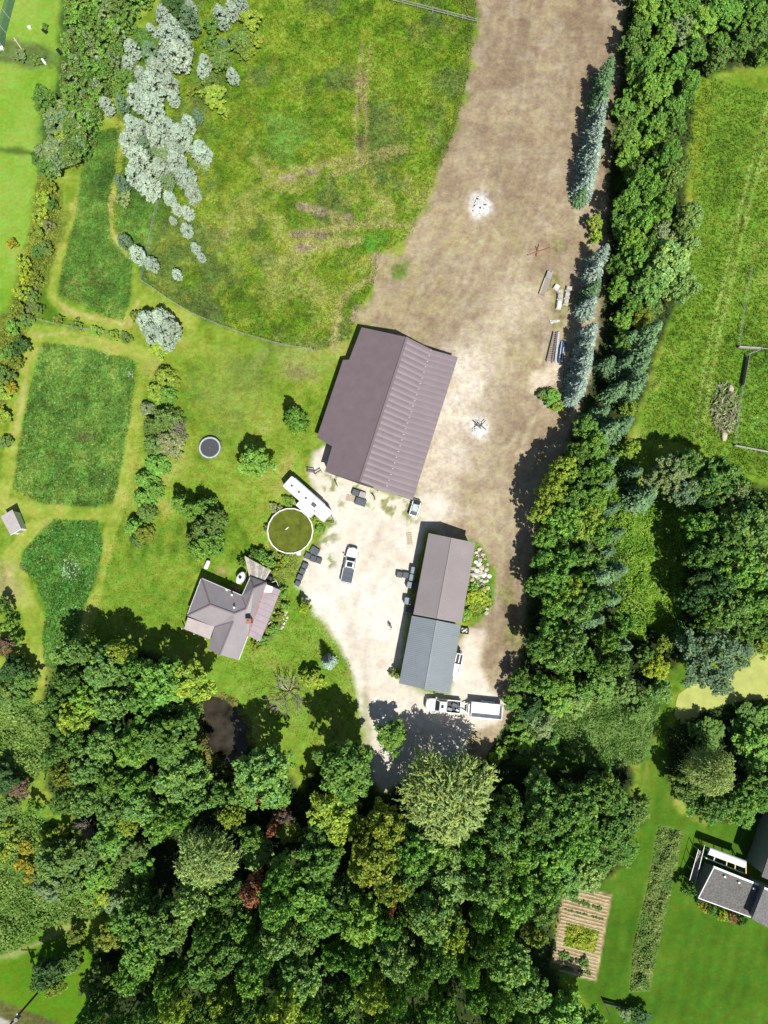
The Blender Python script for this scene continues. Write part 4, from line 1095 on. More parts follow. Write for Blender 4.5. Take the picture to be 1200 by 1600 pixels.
# white dump trailer with A-frame tongue
tr = thing('box_trailer', P(758.3, 1108.3, 0), 'white open topped trailer with V shaped tongue behind the pickup', 'trailer', math.pi + tdir)
L2, W2 = 2.36, 1.12
mb = MB(); mb.box(-L2 + .09, L2 - .09, -W2 + .09, W2 - .09, .72, .80); mb.build('floor', M['white'], tr)
for x0, x1, y0, y1 in ((-L2, L2, W2 - .085, W2), (-L2, L2, -W2, -W2 + .085), (L2 - .085, L2, -W2 + .087, W2 - .087), (-L2, -L2 + .085, -W2 + .087, W2 - .087)):
    mb = MB(); mb.box(x0, x1, y0, y1, .62, 1.72); mb.build('side_wall', M['white'], tr)
for s in (-1, 1):
    mb = MB(); mb.beam((L2 + .02, s * (W2 - .12), .66), (L2 + 1.75, s * .08, .66), .12, .14); mb.build('tongue_bar', M['white'], tr)
    mb = MB(); mb.box(-1.2, .9, *(sorted((s * (W2 + .004), s * (W2 + .26)))), .82, .88); mb.build('fender', M['white'], tr)
mb = MB(); mb.beam((L2 + .5, -.75, .68), (L2 + .5, .75, .68), .12, .12); mb.build('cross_bar', M['white'], tr)
mb = MB(); mb.box(L2 + .10, L2 + .40, -.75, .75, .74, 1.15, .02); mb.build('hydraulic_box', M['steel_pale'], tr)
mb = MB(); mb.tube((L2 + 1.5, 0, .2), (L2 + 1.5, 0, 1.3), .06, .06, 10); mb.build('jack', M['black'], tr)
wheels(tr, [(.45, W2 + .13), (.45, -W2 - .13), (-.6, W2 + .13), (-.6, -W2 - .13)], .36, .22)
mb = MB(); mb.tube((1.6, .35, .81), (1.6, .35, .84), .42, .42, 20); o = mb.build('spare_ring', M['steel_pale'], tr)

# camper trailer with slide-out
cam_h = 2.75
ca, cb = P(448.4, 751, cam_h), P(511.3, 806.5, cam_h)
cr = math.atan2((cb - ca).y, (cb - ca).x)
cc = (ca + cb) / 2
cp = thing('camper_trailer', (cc.x, cc.y, 0), 'long white camper trailer with dark roof vents beside the round pool', 'camper', cr)
LC = (cb - ca).length / 2; WC = 1.06
mb = MB(); mb.box(-LC, LC, -WC, WC, .5, cam_h, .0, .18); mb.build('body', M['white_rv'], cp)
def cl(px, py, h):
    v = P(px, py, h); v = Vector((v.x - cc.x, v.y - cc.y, h)); return Matrix.Rotation(-cr, 3, 'Z') @ v
s0, s1_ = cl(463.5, 788, 2.6), cl(485, 804.5, 2.6)
mb = MB(); mb.box(min(s0.x, s1_.x) - .05, max(s0.x, s1_.x) + .1, -WC - .85, -WC - .003, .7, 2.6, .0, .06); mb.build('slide_out', M['white_rv'], cp)
for px, py in ((456, 759), (467, 768.8), (478, 778.2), (492, 798.8)):
    v = cl(px, py, cam_h); s = .17 if py < 790 else .11
    mb = MB(); mb.box(v.x - s, v.x + s, v.y - s, v.y + s, cam_h + .002, cam_h + .13, .02); mb.build('roof_vent', M['bin'], cp)
v = cl(490.5, 789, cam_h); mb = MB(); mb.box(v.x - .38, v.x + .38, v.y - .30, v.y + .30, cam_h + .002, cam_h + .28, .05, .08); mb.build('air_conditioner', M['bin'], cp)
mb = MB(); mb.tube((-LC + .6, WC + .07, 2.55), (LC - 1.4, WC + .07, 2.55), .07, .07, 10); mb.build('awning_roll', M['steel_pale'], cp)
v0 = (LC - 1.15, WC + .005)
mb = MB(); mb.box(LC - 1.3, LC - .6, WC + .002, WC + .035, .75, 2.4); dd_ = mb.build('door', M['white'], cp)
mb = MB(); mb.box(LC - .72, LC - .66, WC + .036, WC + .07, 1.5, 1.62); mb.build('handle', M['black'], dd_)
for x in (-2.6, -.9, .9):
    mb = MB(); mb.box(x - .45, x + .45, WC + .002, WC + .025, 1.5, 2.2); mb.build('window', M['glass'], cp)
wheels(cp, [(-.45, WC - .1), (-.45, -WC + .1), (.45, WC - .1), (.45, -WC + .1)], .36, .22)
for s in (-1, 1):
    mb = MB(); mb.beam((LC + .01, s * .7, .48), (LC + 1.1, s * .05, .48), .1, .12); mb.build('tongue_bar', M['black'], cp)
mb = MB(); mb.tube((LC + .85, 0, .1), (LC + .85, 0, .9), .05, .05, 8); mb.build('jack', M['steel'], cp)
v = thing('entry_step', P(508, 789, 0), 'grey folding step below the camper side beside the gravel', 'step', cr)
for z in (.2, .4):
    mb = MB(); mb.box(-.35, .35, -.2 + .25 * (z < .3), .05 + .25 * (z < .3), z - .04, z); mb.build('tread', M['bin_light'], v)
for s in (-1, 1):
    mb = MB(); mb.beam((s * .33, .25, .02), (s * .33, -.15, .36), .04, .05); mb.build('frame', M['steel'], v)

# above-ground pool
pc = P(453.4, 829.5, 1.25)
pool = thing('round_pool', (pc.x, pc.y, 0), 'round above ground pool of murky green water with white rim', 'pool')
RP = 3.58; nseg = 18
for k in range(nseg):
    a0, a1_ = 2 * math.pi * k / nseg, 2 * math.pi * (k + .985) / nseg
    pr = lambda a, r, z: (r * math.cos(a), r * math.sin(a), z)
    mb = MB(); mb.hexa([pr(a0, RP - .18, 1.2), pr(a1_, RP - .18, 1.2), pr(a1_, RP, 1.2), pr(a0, RP, 1.2)], [pr(a0, RP - .18, 1.27), pr(a1_, RP - .18, 1.27), pr(a1_, RP, 1.27), pr(a0, RP, 1.27)]); mb.build('rim_rail', M['wall_white'], pool)
mb = MB(); q = [[((RP - .12) * math.cos(2 * math.pi * k / nseg), (RP - .12) * math.sin(2 * math.pi * k / nseg), z) for k in range(nseg)] for z in (0, 1.19)]
mb.loft(q, cap=False); mb.build('wall', M['steel_pale'], pool)
mb = MB(); mb.poly([((RP - .125) * math.cos(2 * math.pi * k / 54), (RP - .125) * math.sin(2 * math.pi * k / 54), 1.02) for k in range(54)]); mb.build('water', M['pool_water'], pool)
sk = P(467.3, 864.5, 1.25) - pc
mb = MB(); mb.box(sk.x - .38, sk.x + .3, sk.y - .3, sk.y + .3, .75, 1.36, 0, .1); mb.build('skimmer', M['white'], pool)
ft = P(448.3, 825.6, 1.1)
fl = thing('pool_float', (ft.x, ft.y, 1.022), 'small pale chlorine float drifting on the green pool water', 'pool float', math.radians(40))
mb = MB(); mb.tube((-.28, 0, .06), (.28, 0, .06), .09, .07, 10); mb.build('stem', M['white'], fl)
mb = MB(); mb.ball((.28, 0, .06), .13, sub=1); mb.build('cap', M['wood_tan'], fl)
for k, (x, y) in enumerate(((.9, 2.5), (-1.9, .4), (.7, -2.0), (1.6, 1.1), (-1.4, -1.2), (-.2, 1.7), (.3, 2.9))):
    pass

# trampoline
tp = thing('trampoline', P(327.8, 699.5, .9) * 1.0, 'round black trampoline with pale padded ring on the lawn', 'trampoline')
tp.location.z = 0
ann = lambda r0, r1, z0, z1, n: None
def annulus(name, r0, r1, z0, z1, m, root, n=40):
    mb = MB(); bm = mb.bm
    rr = [(r0, z0), (r1, z0), (r1, z1), (r0, z1)]
    rings = [[bm.verts.new((r * math.cos(2 * math.pi * k / n), r * math.sin(2 * math.pi * k / n), z)) for r, z in rr] for k in range(n)]
    for k in range(n):
        p, q = rings[k], rings[(k + 1) % n]
        for i in range(4): bm.faces.new((p[i], q[i], q[(i + 1) % 4], p[(i + 1) % 4]))
    return mb.build(name, m, root)
mb = MB(); mb.tube((0, 0, .86), (0, 0, .88), 1.46, 1.46, 40); mb.build('mat', M['mat_black'], tp)
annulus('pad_ring', 1.47, 1.66, .87, .92, M['pad'], tp)
annulus('frame', 1.665, 1.76, .80, .89, M['steel'], tp)
mb = MB(); mb.tube((0, 0, .881), (0, 0, .886), .14, .14, 16); mb.build('centre_mark', M['bin'], tp)
for k in range(6):
    a = 2 * math.pi * k / 6 + .2
    mb = MB(); mb.tube((1.7 * math.cos(a), 1.7 * math.sin(a), .82), (1.75 * math.cos(a), 1.75 * math.sin(a), 0), .03, .03, 8); mb.build('leg', M['steel'], tp)

# lidded storage bins round the yard
def storage_bin(px, py, wpx, dpx, h, ang, label, light=False, grp='grey storage bins round the yard'):
    p = P(px, py, h); t = thing('storage_bin', (p.x, p.y, 0), label, 'bin', math.radians(ang), grp)
    m = M['bin_light'] if light else M['bin']
    w, d = wpx * .05, dpx * .05
    mb = MB(); mb.box(-w + .04, w - .04, -d + .04, d - .04, 0, h - .07, -.02); mb.build('tub', m, t)
    mb = MB(); mb.box(-w, w, -d, d, h - .068, h, .025, .05); lid = mb.build('lid', m, t)
    for s in (-1, 1):
        mb = MB(); mb.box(s * w * .55 - .03, s * w * .55 + .03, -d * .8, d * .8, h + .001, h + .025); mb.build('lid_ridge', m, lid)
    mb = MB(); mb.box(-.12, .12, d + .002, d + .04, h - .18, h - .12); mb.build('handle', M['black'], t)
    return t
for a in ((491.5, 860.5, 14, 11, .6, -32, 'widest dark grey bin next to the pool rim, nearest the gravel'), (480.4, 868.5, 9, 9.5, .6, -24, 'brownish slatted grey bin tucked against the pool skimmer'),
          (489.2, 873, 9, 9.5, .6, -20, 'dark grey bin in the middle of the short row beside the pool'), (498.2, 876, 8.5, 9, .6, -20, 'grey bin at the gravel end of the short row beside the pool'),
          (476.3, 883.8, 9, 8.5, .75, -22, 'grey bin uppermost in the line below the pool skimmer'), (472.3, 892.7, 8.5, 8, .75, -24, 'darkest bin, second in the line below the pool'),
          (468.2, 902, 9, 8.5, .75, -24, 'paler grey bin, third in the line below the pool'), (464.8, 911.6, 8, 8, .75, -28, 'bluish bin, last in the line below the pool by the lawn')):
    storage_bin(*a)
for a in ((624.3, 897.8, 9, 9, .8, -8, 'outer grey bin of the pair standing out on the gravel by brown shed'), (634, 898.6, 9, 9, .8, -8, 'inner grey bin of the pair standing out on the gravel by brown shed'),
          (646, 891, 8, 10.5, 1.2, -10, 'tall pale bin, uppermost along the brown shed wall', True), (643.8, 902.5, 8.5, 10, 1.2, -10, 'tall pale bin, middle one along the brown shed wall', True), (639.6, 913.8, 7.5, 9.5, 1.2, -14, 'tall pale bin with rounded corner, third along the brown shed wall', True),  # lit bins get pale plastic, shaded ones dark: light put into the colour
          (648.8, 914.8, 9, 9, .9, -10, 'dark bin in shade under the brown shed eave beside the pale ones'), (636.9, 939, 10, 10.5, 1.3, -8, 'single pale blue grey bin near the joint of the sheds', True), (639.5, 952.5, 13, 8, .7, -10, 'dark low bin in shade where the two sheds meet')):
    storage_bin(*a)
storage_bin(555.6, 769.6, 11, 9.5, .8, -18, 'dark grey bin behind the pair in front of the barn')
storage_bin(563.5, 784, 17, 11, .8, -18, 'wide slate grey bin in front of the barn, nearest the pickup')
wc = thing('white_crate', P(566.8, 774, 0), 'pale greenish crate between two dark bins in front of the barn', 'crate', math.radians(-18))
mb = MB(); mb.box(-.5, .5, -.42, .42, 0, .72); mb.build('tub', M['plastic_teal'], wc)
mb = MB(); mb.box(-.54, .54, -.46, .46, .722, .78, .02, .05); mb.build('lid', M['hut_roof'], wc)
def pallet(px, py, w, d, ang, label, m='wood_tan', lift=.0):
    t = thing('pallet', P(px, py, 0) + Vector((0, 0, lift)), label, 'pallet', math.radians(ang))
    n = 6
    for k in range(n):
        y = -d / 2 + d * (k + .5) / n
        mb = MB(); mb.box(-w / 2, w / 2, y - d / n * .36, y + d / n * .36, .10, .13); mb.build('plank', M[m], t)
    for x in (-w / 2 + .06, 0, w / 2 - .06):
        mb = MB(); mb.box(x - .05, x + .05, -d / 2, d / 2, .0, .098); mb.build('bearer', M[m], t)
    return t
pallet(547.8, 779, 1.35, 1.0, -14, 'pale flat wooden pallet lying beside the slate grey bin')
pallet(640, 842, .85, 1.9, 6, 'dusty wooden pallet in the shade beside the brown shed corner')
# benches
def bench(px, py, ang, label, m):
    t = thing('bench', P(px, py, 0), label, 'bench', math.radians(ang))
    for y in (-.16, .02):
        mb = MB(); mb.box(-.62, .62, y, y + .13, .42, .46); mb.build('seat_slat', M[m], t)
    for z in (.62, .78):
        mb = MB(); mb.box(-.62, .62, .24, .28, z, z + .11); mb.build('back_slat', M['black'], t)
    for s in (-1, 1):
        mb = MB(); mb.box(s * .52 - .04, s * .52 + .04, -.18, .22, .0, .415); mb.build('leg', M['black'], t)
        mb = MB(); mb.box(s * .52 - .03, s * .52 + .03, .20, .238, .42, .9); mb.build('back_post', M['black'], t)
bench(485.8, 737, -8, 'dark slatted bench between the camper and the barn corner', 'bin')
bench(498, 740.2, 32, 'pale slatted bench turned at an angle by the barn corner', 'wood_tan')
# logs
def log(px, py, L, r, ang, label, bend=.0):
    t = thing('log', P(px, py, 0), label, 'log', math.radians(ang))
    mb = MB(); n = 5
    pts = [Vector((-L / 2 + L * k / n, bend * math.sin(math.pi * k / n), r)) for k in range(n + 1)]
    rings = [[p + Vector((0, r * (1 - .08 * k) * math.cos(q), r * (1 - .08 * k) * math.sin(q))) for q in [2 * math.pi * i / 9 for i in range(9)]] for k, p in enumerate(pts)]
    mb.loft(rings); b = mb.build('trunk', M['wood_dark'], t)
    mb = MB(); mb.tube((-L / 2 + .3, 0, r), (-L / 2 + .1, .3, r * 1.4), r * .5, r * .3, 7); mb.build('branch_stub', M['wood_dark'], t)
log(525, 754.5, 1.1, .12, -66, 'short dark log on the gravel between the benches and the bins')
log(583, 776, 1.2, .13, -62, 'curved dark log on weeds in front of the barn, by the slate bin', .16)
log(589, 765.5, .5, .09, -55, 'stubby dark log end nearest the barn wall')

# white side-by-side utility vehicle
ut = thing('utility_vehicle', P(648.3, 794.5, 0), 'small white utility vehicle with pale teal seat pad by barn corner', 'utility vehicle', math.atan2(28, 8.5))
mb = MB(); mb.loft([[(x, y, z) for x, y in rrect(-1.35 + i, 1.35 - i, -.66 + i, .66 - i, .2)] for z, i in ((.35, .04), (.5, 0), (.72, .0), (.78, .05))]); mb.build('body', M['white'], ut)
for s in (-1, 1):
    mb = MB(); mb.box(-1.3, .95, *(sorted((s * .54, s * .66))), .79, 1.0); mb.build('side_rail', M['white'], ut)
    mb = MB(); mb.tube((.25, s * .58, 1.0), (.05, s * .52, 1.75), .035, .035, 8); mb.build('roll_bar', M['black'], ut)
    mb = MB(); mb.box(1.22, 1.36, *(sorted((s * .3, s * .55))), .6, .74); mb.build('headlight', M['lamp_clear'], ut)
mb = MB(); mb.box(-1.3, -1.18, -.535, .535, .79, 1.0); mb.build('tailgate', M['white'], ut)
mb = MB(); mb.box(-.55, .62, -.5, .5, .82, 1.12, .06, .08); mb.build('seat_pad', M['plastic_teal'], ut)
mb = MB(); mb.box(-1.15, -.62, -.5, .5, .79, .9); mb.build('cargo_bed', M['bin'], ut)
mb = MB(); mb.loft([[(x, y, z) for x, y in rrect(.66, 1.3 - i, -.6 + i, .6 - i, .15)] for z, i in ((.79, 0), (.98, .08))]); mb.build('hood', M['black'], ut)
mb = MB(); mb.tube((.75, .25, 1.0), (.6, .25, 1.15), .16, .16, 12); mb.build('steering_wheel', M['black'], ut)
wheels(ut, [(.95, .60), (.95, -.60), (-.9, .60), (-.9, -.60)], .32, .24)

# boat beside the grey shed
bo = thing('boat', P(713.8, 1041, 0), 'narrow white boat with dark open cockpit beside the grey shed wall', 'boat', math.atan2(26, 6.0))
def hull(z, k, lx):
    return [(2.0 * lx, -.52 * k, z), (2.0 * lx, .52 * k, z), (.2, .62 * k, z), (-1.2, .5 * k, z), (-2.0, .2 * k, z), (-2.35 * lx, 0, z), (-2.0, -.2 * k, z), (-1.2, -.5 * k, z), (.2, -.62 * k, z)]
mb = MB(); mb.loft([hull(.45, .55, .9), hull(.75, .9, .97), hull(1.05, 1.0, 1.0)]); mb.build('hull', M['white'], bo)
mb = MB(); mb.box(.55, 1.85, -.42, .42, 1.055, 1.10); ck = mb.build('cockpit', M['black'], bo)
mb = MB(); mb.box(.6, 1.8, -.07, .07, 1.102, 1.2); mb.build('centre_seat', M['white'], ck)
mb = MB(); mb.box(.42, .52, -.5, .5, 1.055, 1.35, .03); mb.build('windscreen', M['glass'], bo)
mb = MB(); mb.box(-1.1, .2, -.30, -.2, 1.055, 1.085); mb.build('side_stripe', M['bin'], bo)
mb = MB(); mb.box(2.05, 2.5, -.2, .2, .7, 1.4, .04, .08); mb.build('outboard_motor', M['bin'], bo)
for s in (-1, 1):
    mb = MB(); mb.beam((-2.0, s * .1, .40), (1.8, s * .45, .40), .08, .08); mb.build('trailer_bar', M['steel'], bo)
wheels(bo, [(.6, .55), (.6, -.55)], .28, .18)
# wooden crate by the joint of the sheds
cr_ = thing('wooden_crate', P(725.8, 985.5, 0), 'dark open crate of pale scraps where the two sheds meet', 'crate', math.radians(-6))
for x0, x1, y0, y1 in ((-.6, .6, .40, .46), (-.6, .6, -.46, -.40), (-.6, -.54, -.398, .398), (.54, .6, -.398, .398)):
    mb = MB(); mb.box(x0, x1, y0, y1, 0, .6); mb.build('plank', M['wood_dark'], cr_)
mb = MB(); mb.box(-.538, .538, -.398, .398, .02, .12); mb.build('base', M['wood_tan'], cr_)
for k in range(4):
    mb = MB(); mb.ball((-.3 + .2 * k, -.1 + .14 * (k % 3), .3), .2, k, .06, 1); mb.build('scrap', M['stone_white'], cr_)

# ---------------------------------------------------------------- stacks on the far side of the yard
def N_(x, y, h=0): return P(800 + x / 10, 370 + y / 10, h)
st_ = thing('timber_stack', N_(530, 720), 'leaning stack of weathered boards with pale pieces on its far end', 'timber stack', math.atan2(40, 15))
for k in range(5):
    for l in range(2):
        mb = MB(); mb.box(-2.3 + .1 * l, .9 - .15 * k % .3, -.5 + k * .2, -.32 + k * .2, .05 + l * .2, .24 + l * .2); mb.build('plank', M['wood'] if k < 4 else M['wood_tan'], st_)
for k in range(4):
    mb = MB(); mb.box(.5, 2.0 - .2 * (k % 2), -.45 + k * .22, -.26 + k * .22, .46, .60); mb.build('plank', M['hut_roof'], st_)
blocks = [(690, 800, 9, 9, .55, -35, 'cream block with a peaked top nearest the leaning boards'), (748, 866, 9, 7, .4, -5, 'low grey block in the middle of the pale block cluster'), (742, 955, 9, 9, .7, -5, 'square white block just below the low grey one'),
          (725, 1080, 8, 13, .75, -8, 'long brightest white block at the lower end of the block cluster'), (880, 830, 10, 8, .65, -14, 'grey white block at the tree side corner of the block cluster'), (855, 935, 9, 12, .6, -12, 'long grey block alongside the white ones on the tree side'), (838, 1035, 8, 8, .5, -10, 'small pale grey block at the lower tree side of the cluster')]
for x, y, w, d, h, a, lab in blocks:
    t = thing('stone_block', N_(x, y), lab, 'block', math.radians(a), 'pale blocks beside the tree belt')
    mb = MB(); mb.box(-w * .05, w * .05, -d * .05, d * .05, 0, h * .55, .02); mb.build('lower_course', M['stone_white'], t)
    mb = MB(); mb.box(-w * .045, w * .048, -d * .046, d * .05, h * .552, h, .05, .04); mb.build('upper_course', M['stone_white'] if 'grey' not in lab else M['stone'], t)
cross = thing('red_frame', N_(400, 225), 'rust red steel frame shaped like a cross lying on the bare yard', 'steel frame')
for a, b in (((250, 285), (600, 172)), ((425, 120), (385, 300)), ((375, 150), (420, 240))):
    p, q = N_(*a, .25) - N_(400, 225), N_(*b, .35) - N_(400, 225)
    mb = MB(); mb.beam(p, q, .11, .11); mb.build('bar', M['red_metal'], cross)
for a in ((250, 285), (600, 172), (385, 300)):
    p = N_(*a) - N_(400, 225); mb = MB(); mb.box(p.x - .1, p.x + .1, p.y - .1, p.y + .1, 0, .17); mb.build('foot', M['red_metal'], cross)
def Q_(x, y, h=0): return P(820 + x / 10, 480 + y / 10, h)
ld = thing('steel_rack', Q_(410, 620), 'narrow grey steel ladder rack with rusty rungs at the yard edge', 'rack')
l0, l1, l2, l3 = Q_(455, 385, .4), Q_(505, 395, .4), Q_(430, 860, .4), Q_(345, 840, .4)
oo = Q_(410, 620)
for a, b in ((l0, l3), (l1, l2)):
    mb = MB(); mb.beam(a, b, .12, .3); mb.build('side_bar', M['steel'], ld, oo)
for k in range(14):
    t = (k + .5) / 14; mb = MB(); mb.beam(l0.lerp(l3, t), l1.lerp(l2, t), .1, .08); mb.build('rung', M['rust_trim'] if k % 3 == 0 else M['steel'], ld, oo)
for q in (l0, l1, l2, l3):
    mb = MB(); mb.box(q.x - .05, q.x + .05, q.y - .05, q.y + .05, 0, .26); mb.build('foot', M['steel'], ld, oo)
gb = thing('steel_beam', Q_(490, 620), 'long pale galvanised beam lying along the ladder rack', 'beam')
g0, g1 = Q_(525, 400, .0), Q_(470, 870, .0); oo = Q_(490, 620)
mb = MB(); mb.beam(g0 + Vector((0, 0, .2)), g1 + Vector((0, 0, .2)), .05, .3); mb.build('web', M['steel_pale'], gb, oo)
for z in (.03, .38):
    mb = MB(); mb.beam(g0 + Vector((0, 0, z)), g1 + Vector((0, 0, z)), .30, .04); mb.build('flange', M['steel_pale'], gb, oo)
tb = thing('tarp_bundle', Q_(570, 690), 'dark blue tarp bundle with white folds beside the pale beam', 'tarp', math.atan2(45, 9))
mb = MB(); rs_ = random.Random(5)
mb.loft([[(x, (.55 * k) * math.cos(q), max(0, .35 * k * math.sin(q) + .02)) for q in [math.pi * i / 8 for i in range(9)]] for x, k in ((-2.0, .5), (-1.4, 1.0), (-.4, .85), (.5, 1.0), (1.4, .8), (1.9, .35))]); mb.build('sheet', M['tarp_blue'], tb)
for y, x0, x1 in ((-.32, -1.8, .6), (.15, -1.2, 1.6)):
    mb = MB(); mb.tube((x0, y, .36), (x1, y + .1, .36), .06, .04, 7); mb.build('fold', M['white'], tb)
for k in range(4):
    t = thing('steel_pipe', Q_(590 + k * 38, 1060), ['brown pipe nearest the pale gravel', 'second brown pipe from the pale gravel', 'third brown pipe from the pale gravel', 'brown pipe deepest in the spruce shade'][k] + ' lying below the blue tarp', 'pipe', math.atan2(30, 3.5))
    mb = MB(); mb.tube((-1.6, 0, .09), (1.6, 0, .09), .08, .08, 10); mb.build('shaft', M['wood'], t)
    for sx in (-1, 1):
        mb = MB(); mb.tube((sx * 1.6, 0, .09), (sx * 1.68, 0, .09), .095, .095, 10); mb.build('collar', M['steel'], t)
sh = thing('white_sheet', Q_(470, 225), 'crumpled white sheet lying on bare earth by the tree belt', 'sheet', .1)
mb = MB(); bm = mb.bm
vs = [[bm.verts.new((-.8 + i * .2 + rs_.uniform(-.05, .05), (-.3 + j * .15) * (1 - .05 * i) + rs_.uniform(-.04, .04), .06 + rs_.uniform(0, .13))) for j in range(5)] for i in range(9)]
for i in range(8):
    for j in range(4): bm.faces.new((vs[i][j], vs[i + 1][j], vs[i + 1][j + 1], vs[i][j + 1]))
ext = bmesh.ops.solidify(bm, geom=list(bm.faces), thickness=.015); mb.build('cloth', M['white'], sh)

# two heaps of white ash and rubble
def rubble(name, px, py, rad, label, n, seed, dark):
    t = thing(name, P(px, py, 0), label, 'rubble heap'); rs = random.Random(seed)
    mb = MB(); bm = mb.bm; nr, na = 6, 22
    base = [[None] * na for _ in range(nr)]
    for i in range(nr):
        for j in range(na):
            a = 2 * math.pi * j / na; r = rad * (i + .3) / nr * (1 + .22 * math.sin(3 * a + seed) + rs.uniform(-.08, .08))
            base[i][j] = bm.verts.new((r * math.cos(a), r * math.sin(a) * 1.15, (.55 * (1 - ((i + .3) / nr) ** 1.4)) + rs.uniform(-.06, .10) if i < nr - 1 else -.05))
    for i in range(nr - 1):
        for j in range(na): bm.faces.new((base[i][j], base[i + 1][j], base[i + 1][(j + 1) % na], base[i][(j + 1) % na]))
    bm.faces.new(base[0]); mb.build('ash_mound', M['stone_white'], t)
    for k in range(n):
        a, r = rs.uniform(0, 6.28), rad * math.sqrt(rs.random()) * .95
        s = rs.uniform(.10, .24)
        mb = MB(); mb.ball((r * math.cos(a), r * math.sin(a) * 1.15, .5 * (1 - (r / rad) ** 1.4) + .05), s, k + seed * 50, .08, 1, (1, rs.uniform(.6, 1), .7)); mb.build('stone', M['stone_white'] if rs.random() > dark else M['wood_dark'], t)
    return t
rubble('ash_heap', 750.5, 322, 1.55, 'white ash and rubble heap in the upper part of the bare yard', 40, 3, .4)
rh = rubble('ash_heap', 749.5, 669, 1.25, 'white ash heap with crossed charred sticks, beside the barn drive', 16, 8, .1)
def T_(x, y, h): return P(715 + x * 70 / 1200, 630 + y * 70 / 1200, h)
fp = thing('charred_sticks', T_(600, 590, 0), 'crossed charred branches lying on the white ash beside the barn drive', 'sticks')
for a, b, r in (((440, 480), (640, 690), .10), ((540, 520), (770, 720), .10), ((750, 460), (620, 600), .07), ((480, 590), (620, 610), .08)):
    mb = MB(); oo = T_(600, 590, 0); mb.tube(T_(*a, .60) - oo, T_(*b, .66) - oo, r, r * .7, 7); mb.build('branch', M['bark'], fp)

# ---------------------------------------------------------------- rockery beside the brown shed
rk = thing('rockery', P(748, 895, 0), 'rockery of pale field stones along the brown shed', 'rockery')
oo = P(748, 895, 0); rs = random.Random(12)
def zoomS(x, y): return (600 + x / 6, 800 + y / 6)
known = [(895, 345, 4), (925, 400, 5), (890, 490, 5), (915, 520, 5), (860, 470, 5), (835, 530, 5), (960, 540, 5), (870, 555, 5), (838, 590, 6), (895, 585, 5), (935, 590, 6), (965, 645, 4), (825, 635, 4), (870, 700, 5), (905, 740, 4), (940, 745, 4), (970, 710, 4), (965, 905, 4), (960, 945, 3.5), (985, 600, 3.5), (880, 620, 4), (850, 720, 3.5), (920, 690, 4), (900, 450, 4), (870, 380, 4), (945, 440, 3.5), (970, 490, 4), (850, 660, 4), (910, 640, 4), (940, 650, 4), (905, 560, 4), (865, 600, 4), (890, 770, 4), (930, 790, 3.5), (860, 790, 3.5), (975, 850, 3)]
for k, (x, y, r) in enumerate(known):
    px, py = zoomS(x, y); p = P(px, py, 0) - oo
    mb = MB(); mb.ball((p.x, p.y, r * .035), r * rs.uniform(.075, .115), k, .09, 2, (1, rs.uniform(.6, 1.05), .6)); o = mb.build('rock', rs.choice([M['stone'], M['stone'], M['stone'], M['stone_white'], M['wood_tan']]), rk)
gr = thing('gravel_heap', P(749, 866, 0), 'small heap of reddish pebbles at the top of the rockery', 'stone heap'); gro = P(749, 866, 0)
for k in range(26):
    a, r = rs.uniform(0, 6.28), rs.uniform(0, .75)
    mb = MB(); mb.ball((r * math.cos(a), r * math.sin(a), .25 - .2 * r + .05), rs.uniform(.1, .17), k + 90, .05, 1); mb.build('stone', M['rust_trim'] if k % 3 else M['stone_white'], gr)
# stones edging the bed beside the porch
be_ = thing('stone_edging', P(442, 970, 0), 'pale edging stones of the flower bed beside the house porch', 'edging'); beo = P(442, 970, 0)
for k, (x, y) in enumerate(((1065, 640), (1075, 690), (1060, 715), (1045, 745), (1030, 775), (1018, 790), (1035, 700), (950, 640), (925, 735), (905, 745), (990, 800), (960, 830), (1055, 665))):
    p = P(270 + x / 6, 850 + y / 6, 0) - beo
    mb = MB(); mb.ball((p.x, p.y, .12), rs.uniform(.18, .32), k + 200, .05, 1, (1, 1, .7)); mb.build('rock', rs.choice([M['stone_white'], M['stone']]), be_)

# ---------------------------------------------------------------- fences, posts
def rail_fence(name, label, a, b, n, h, m, rails, rw=.08, cat='fence'):
    A_, B_ = P(*a, 0), P(*b, 0); t = thing(name, A_, label, cat)
    d = B_ - A_
    for k in range(n + 1):
        q = d * (k / n); mb = MB(); mb.box(q.x - .06, q.x + .06, q.y - .06, q.y + .06, -.1, h + .08); mb.build('post', M[m], t)
    for z in rails:
        for k in range(n):
            mb = MB(); mb.beam(d * (k / n) + Vector((0, 0, z)), d * ((k + .985) / n) + Vector((0, 0, z)), rw, .12); mb.build('rail', M[m], t)
    return t
rail_fence('rail_fence', 'white two rail fence along the top of the meadow', (560, -10), (745, 37), 8, 1.1, 'hut_roof', (.5, 1.0), .05)
def wire_fence(label, pts, sp, h=1.1):
    org = P(*pts[0], 0); t = thing('wire_fence', org, label, 'fence')
    allp = []
    for a, b in zip(pts, pts[1:]):
        A_, B_ = P(*a, 0), P(*b, 0); n = max(1, round((B_ - A_).length / sp))
        for k in range(n): allp.append(A_.lerp(B_, k / n) - org)
    allp.append(P(*pts[-1], 0) - org)
    for q in allp:
        mb = MB(); mb.tube(q + Vector((0, 0, -.1)), q + Vector((0, 0, h)), .055, .05, 6); mb.build('post', M['bark_pale'], t)
    for z in (.4, .75, 1.02):
        mb = MB()
        for a, b in zip(allp, allp[1:]): mb.tube(a + Vector((0, 0, z)), b + Vector((0, 0, z)), .012, .012, 4)
        mb.build('wire', M['steel_pale'], t)
wire_fence('post and wire fence curving between the house lawn and the meadow', [(222, 440), (240, 452), (262, 468), (300, 491), (340, 508), (380, 523), (440, 540), (492, 549)], 2.6)
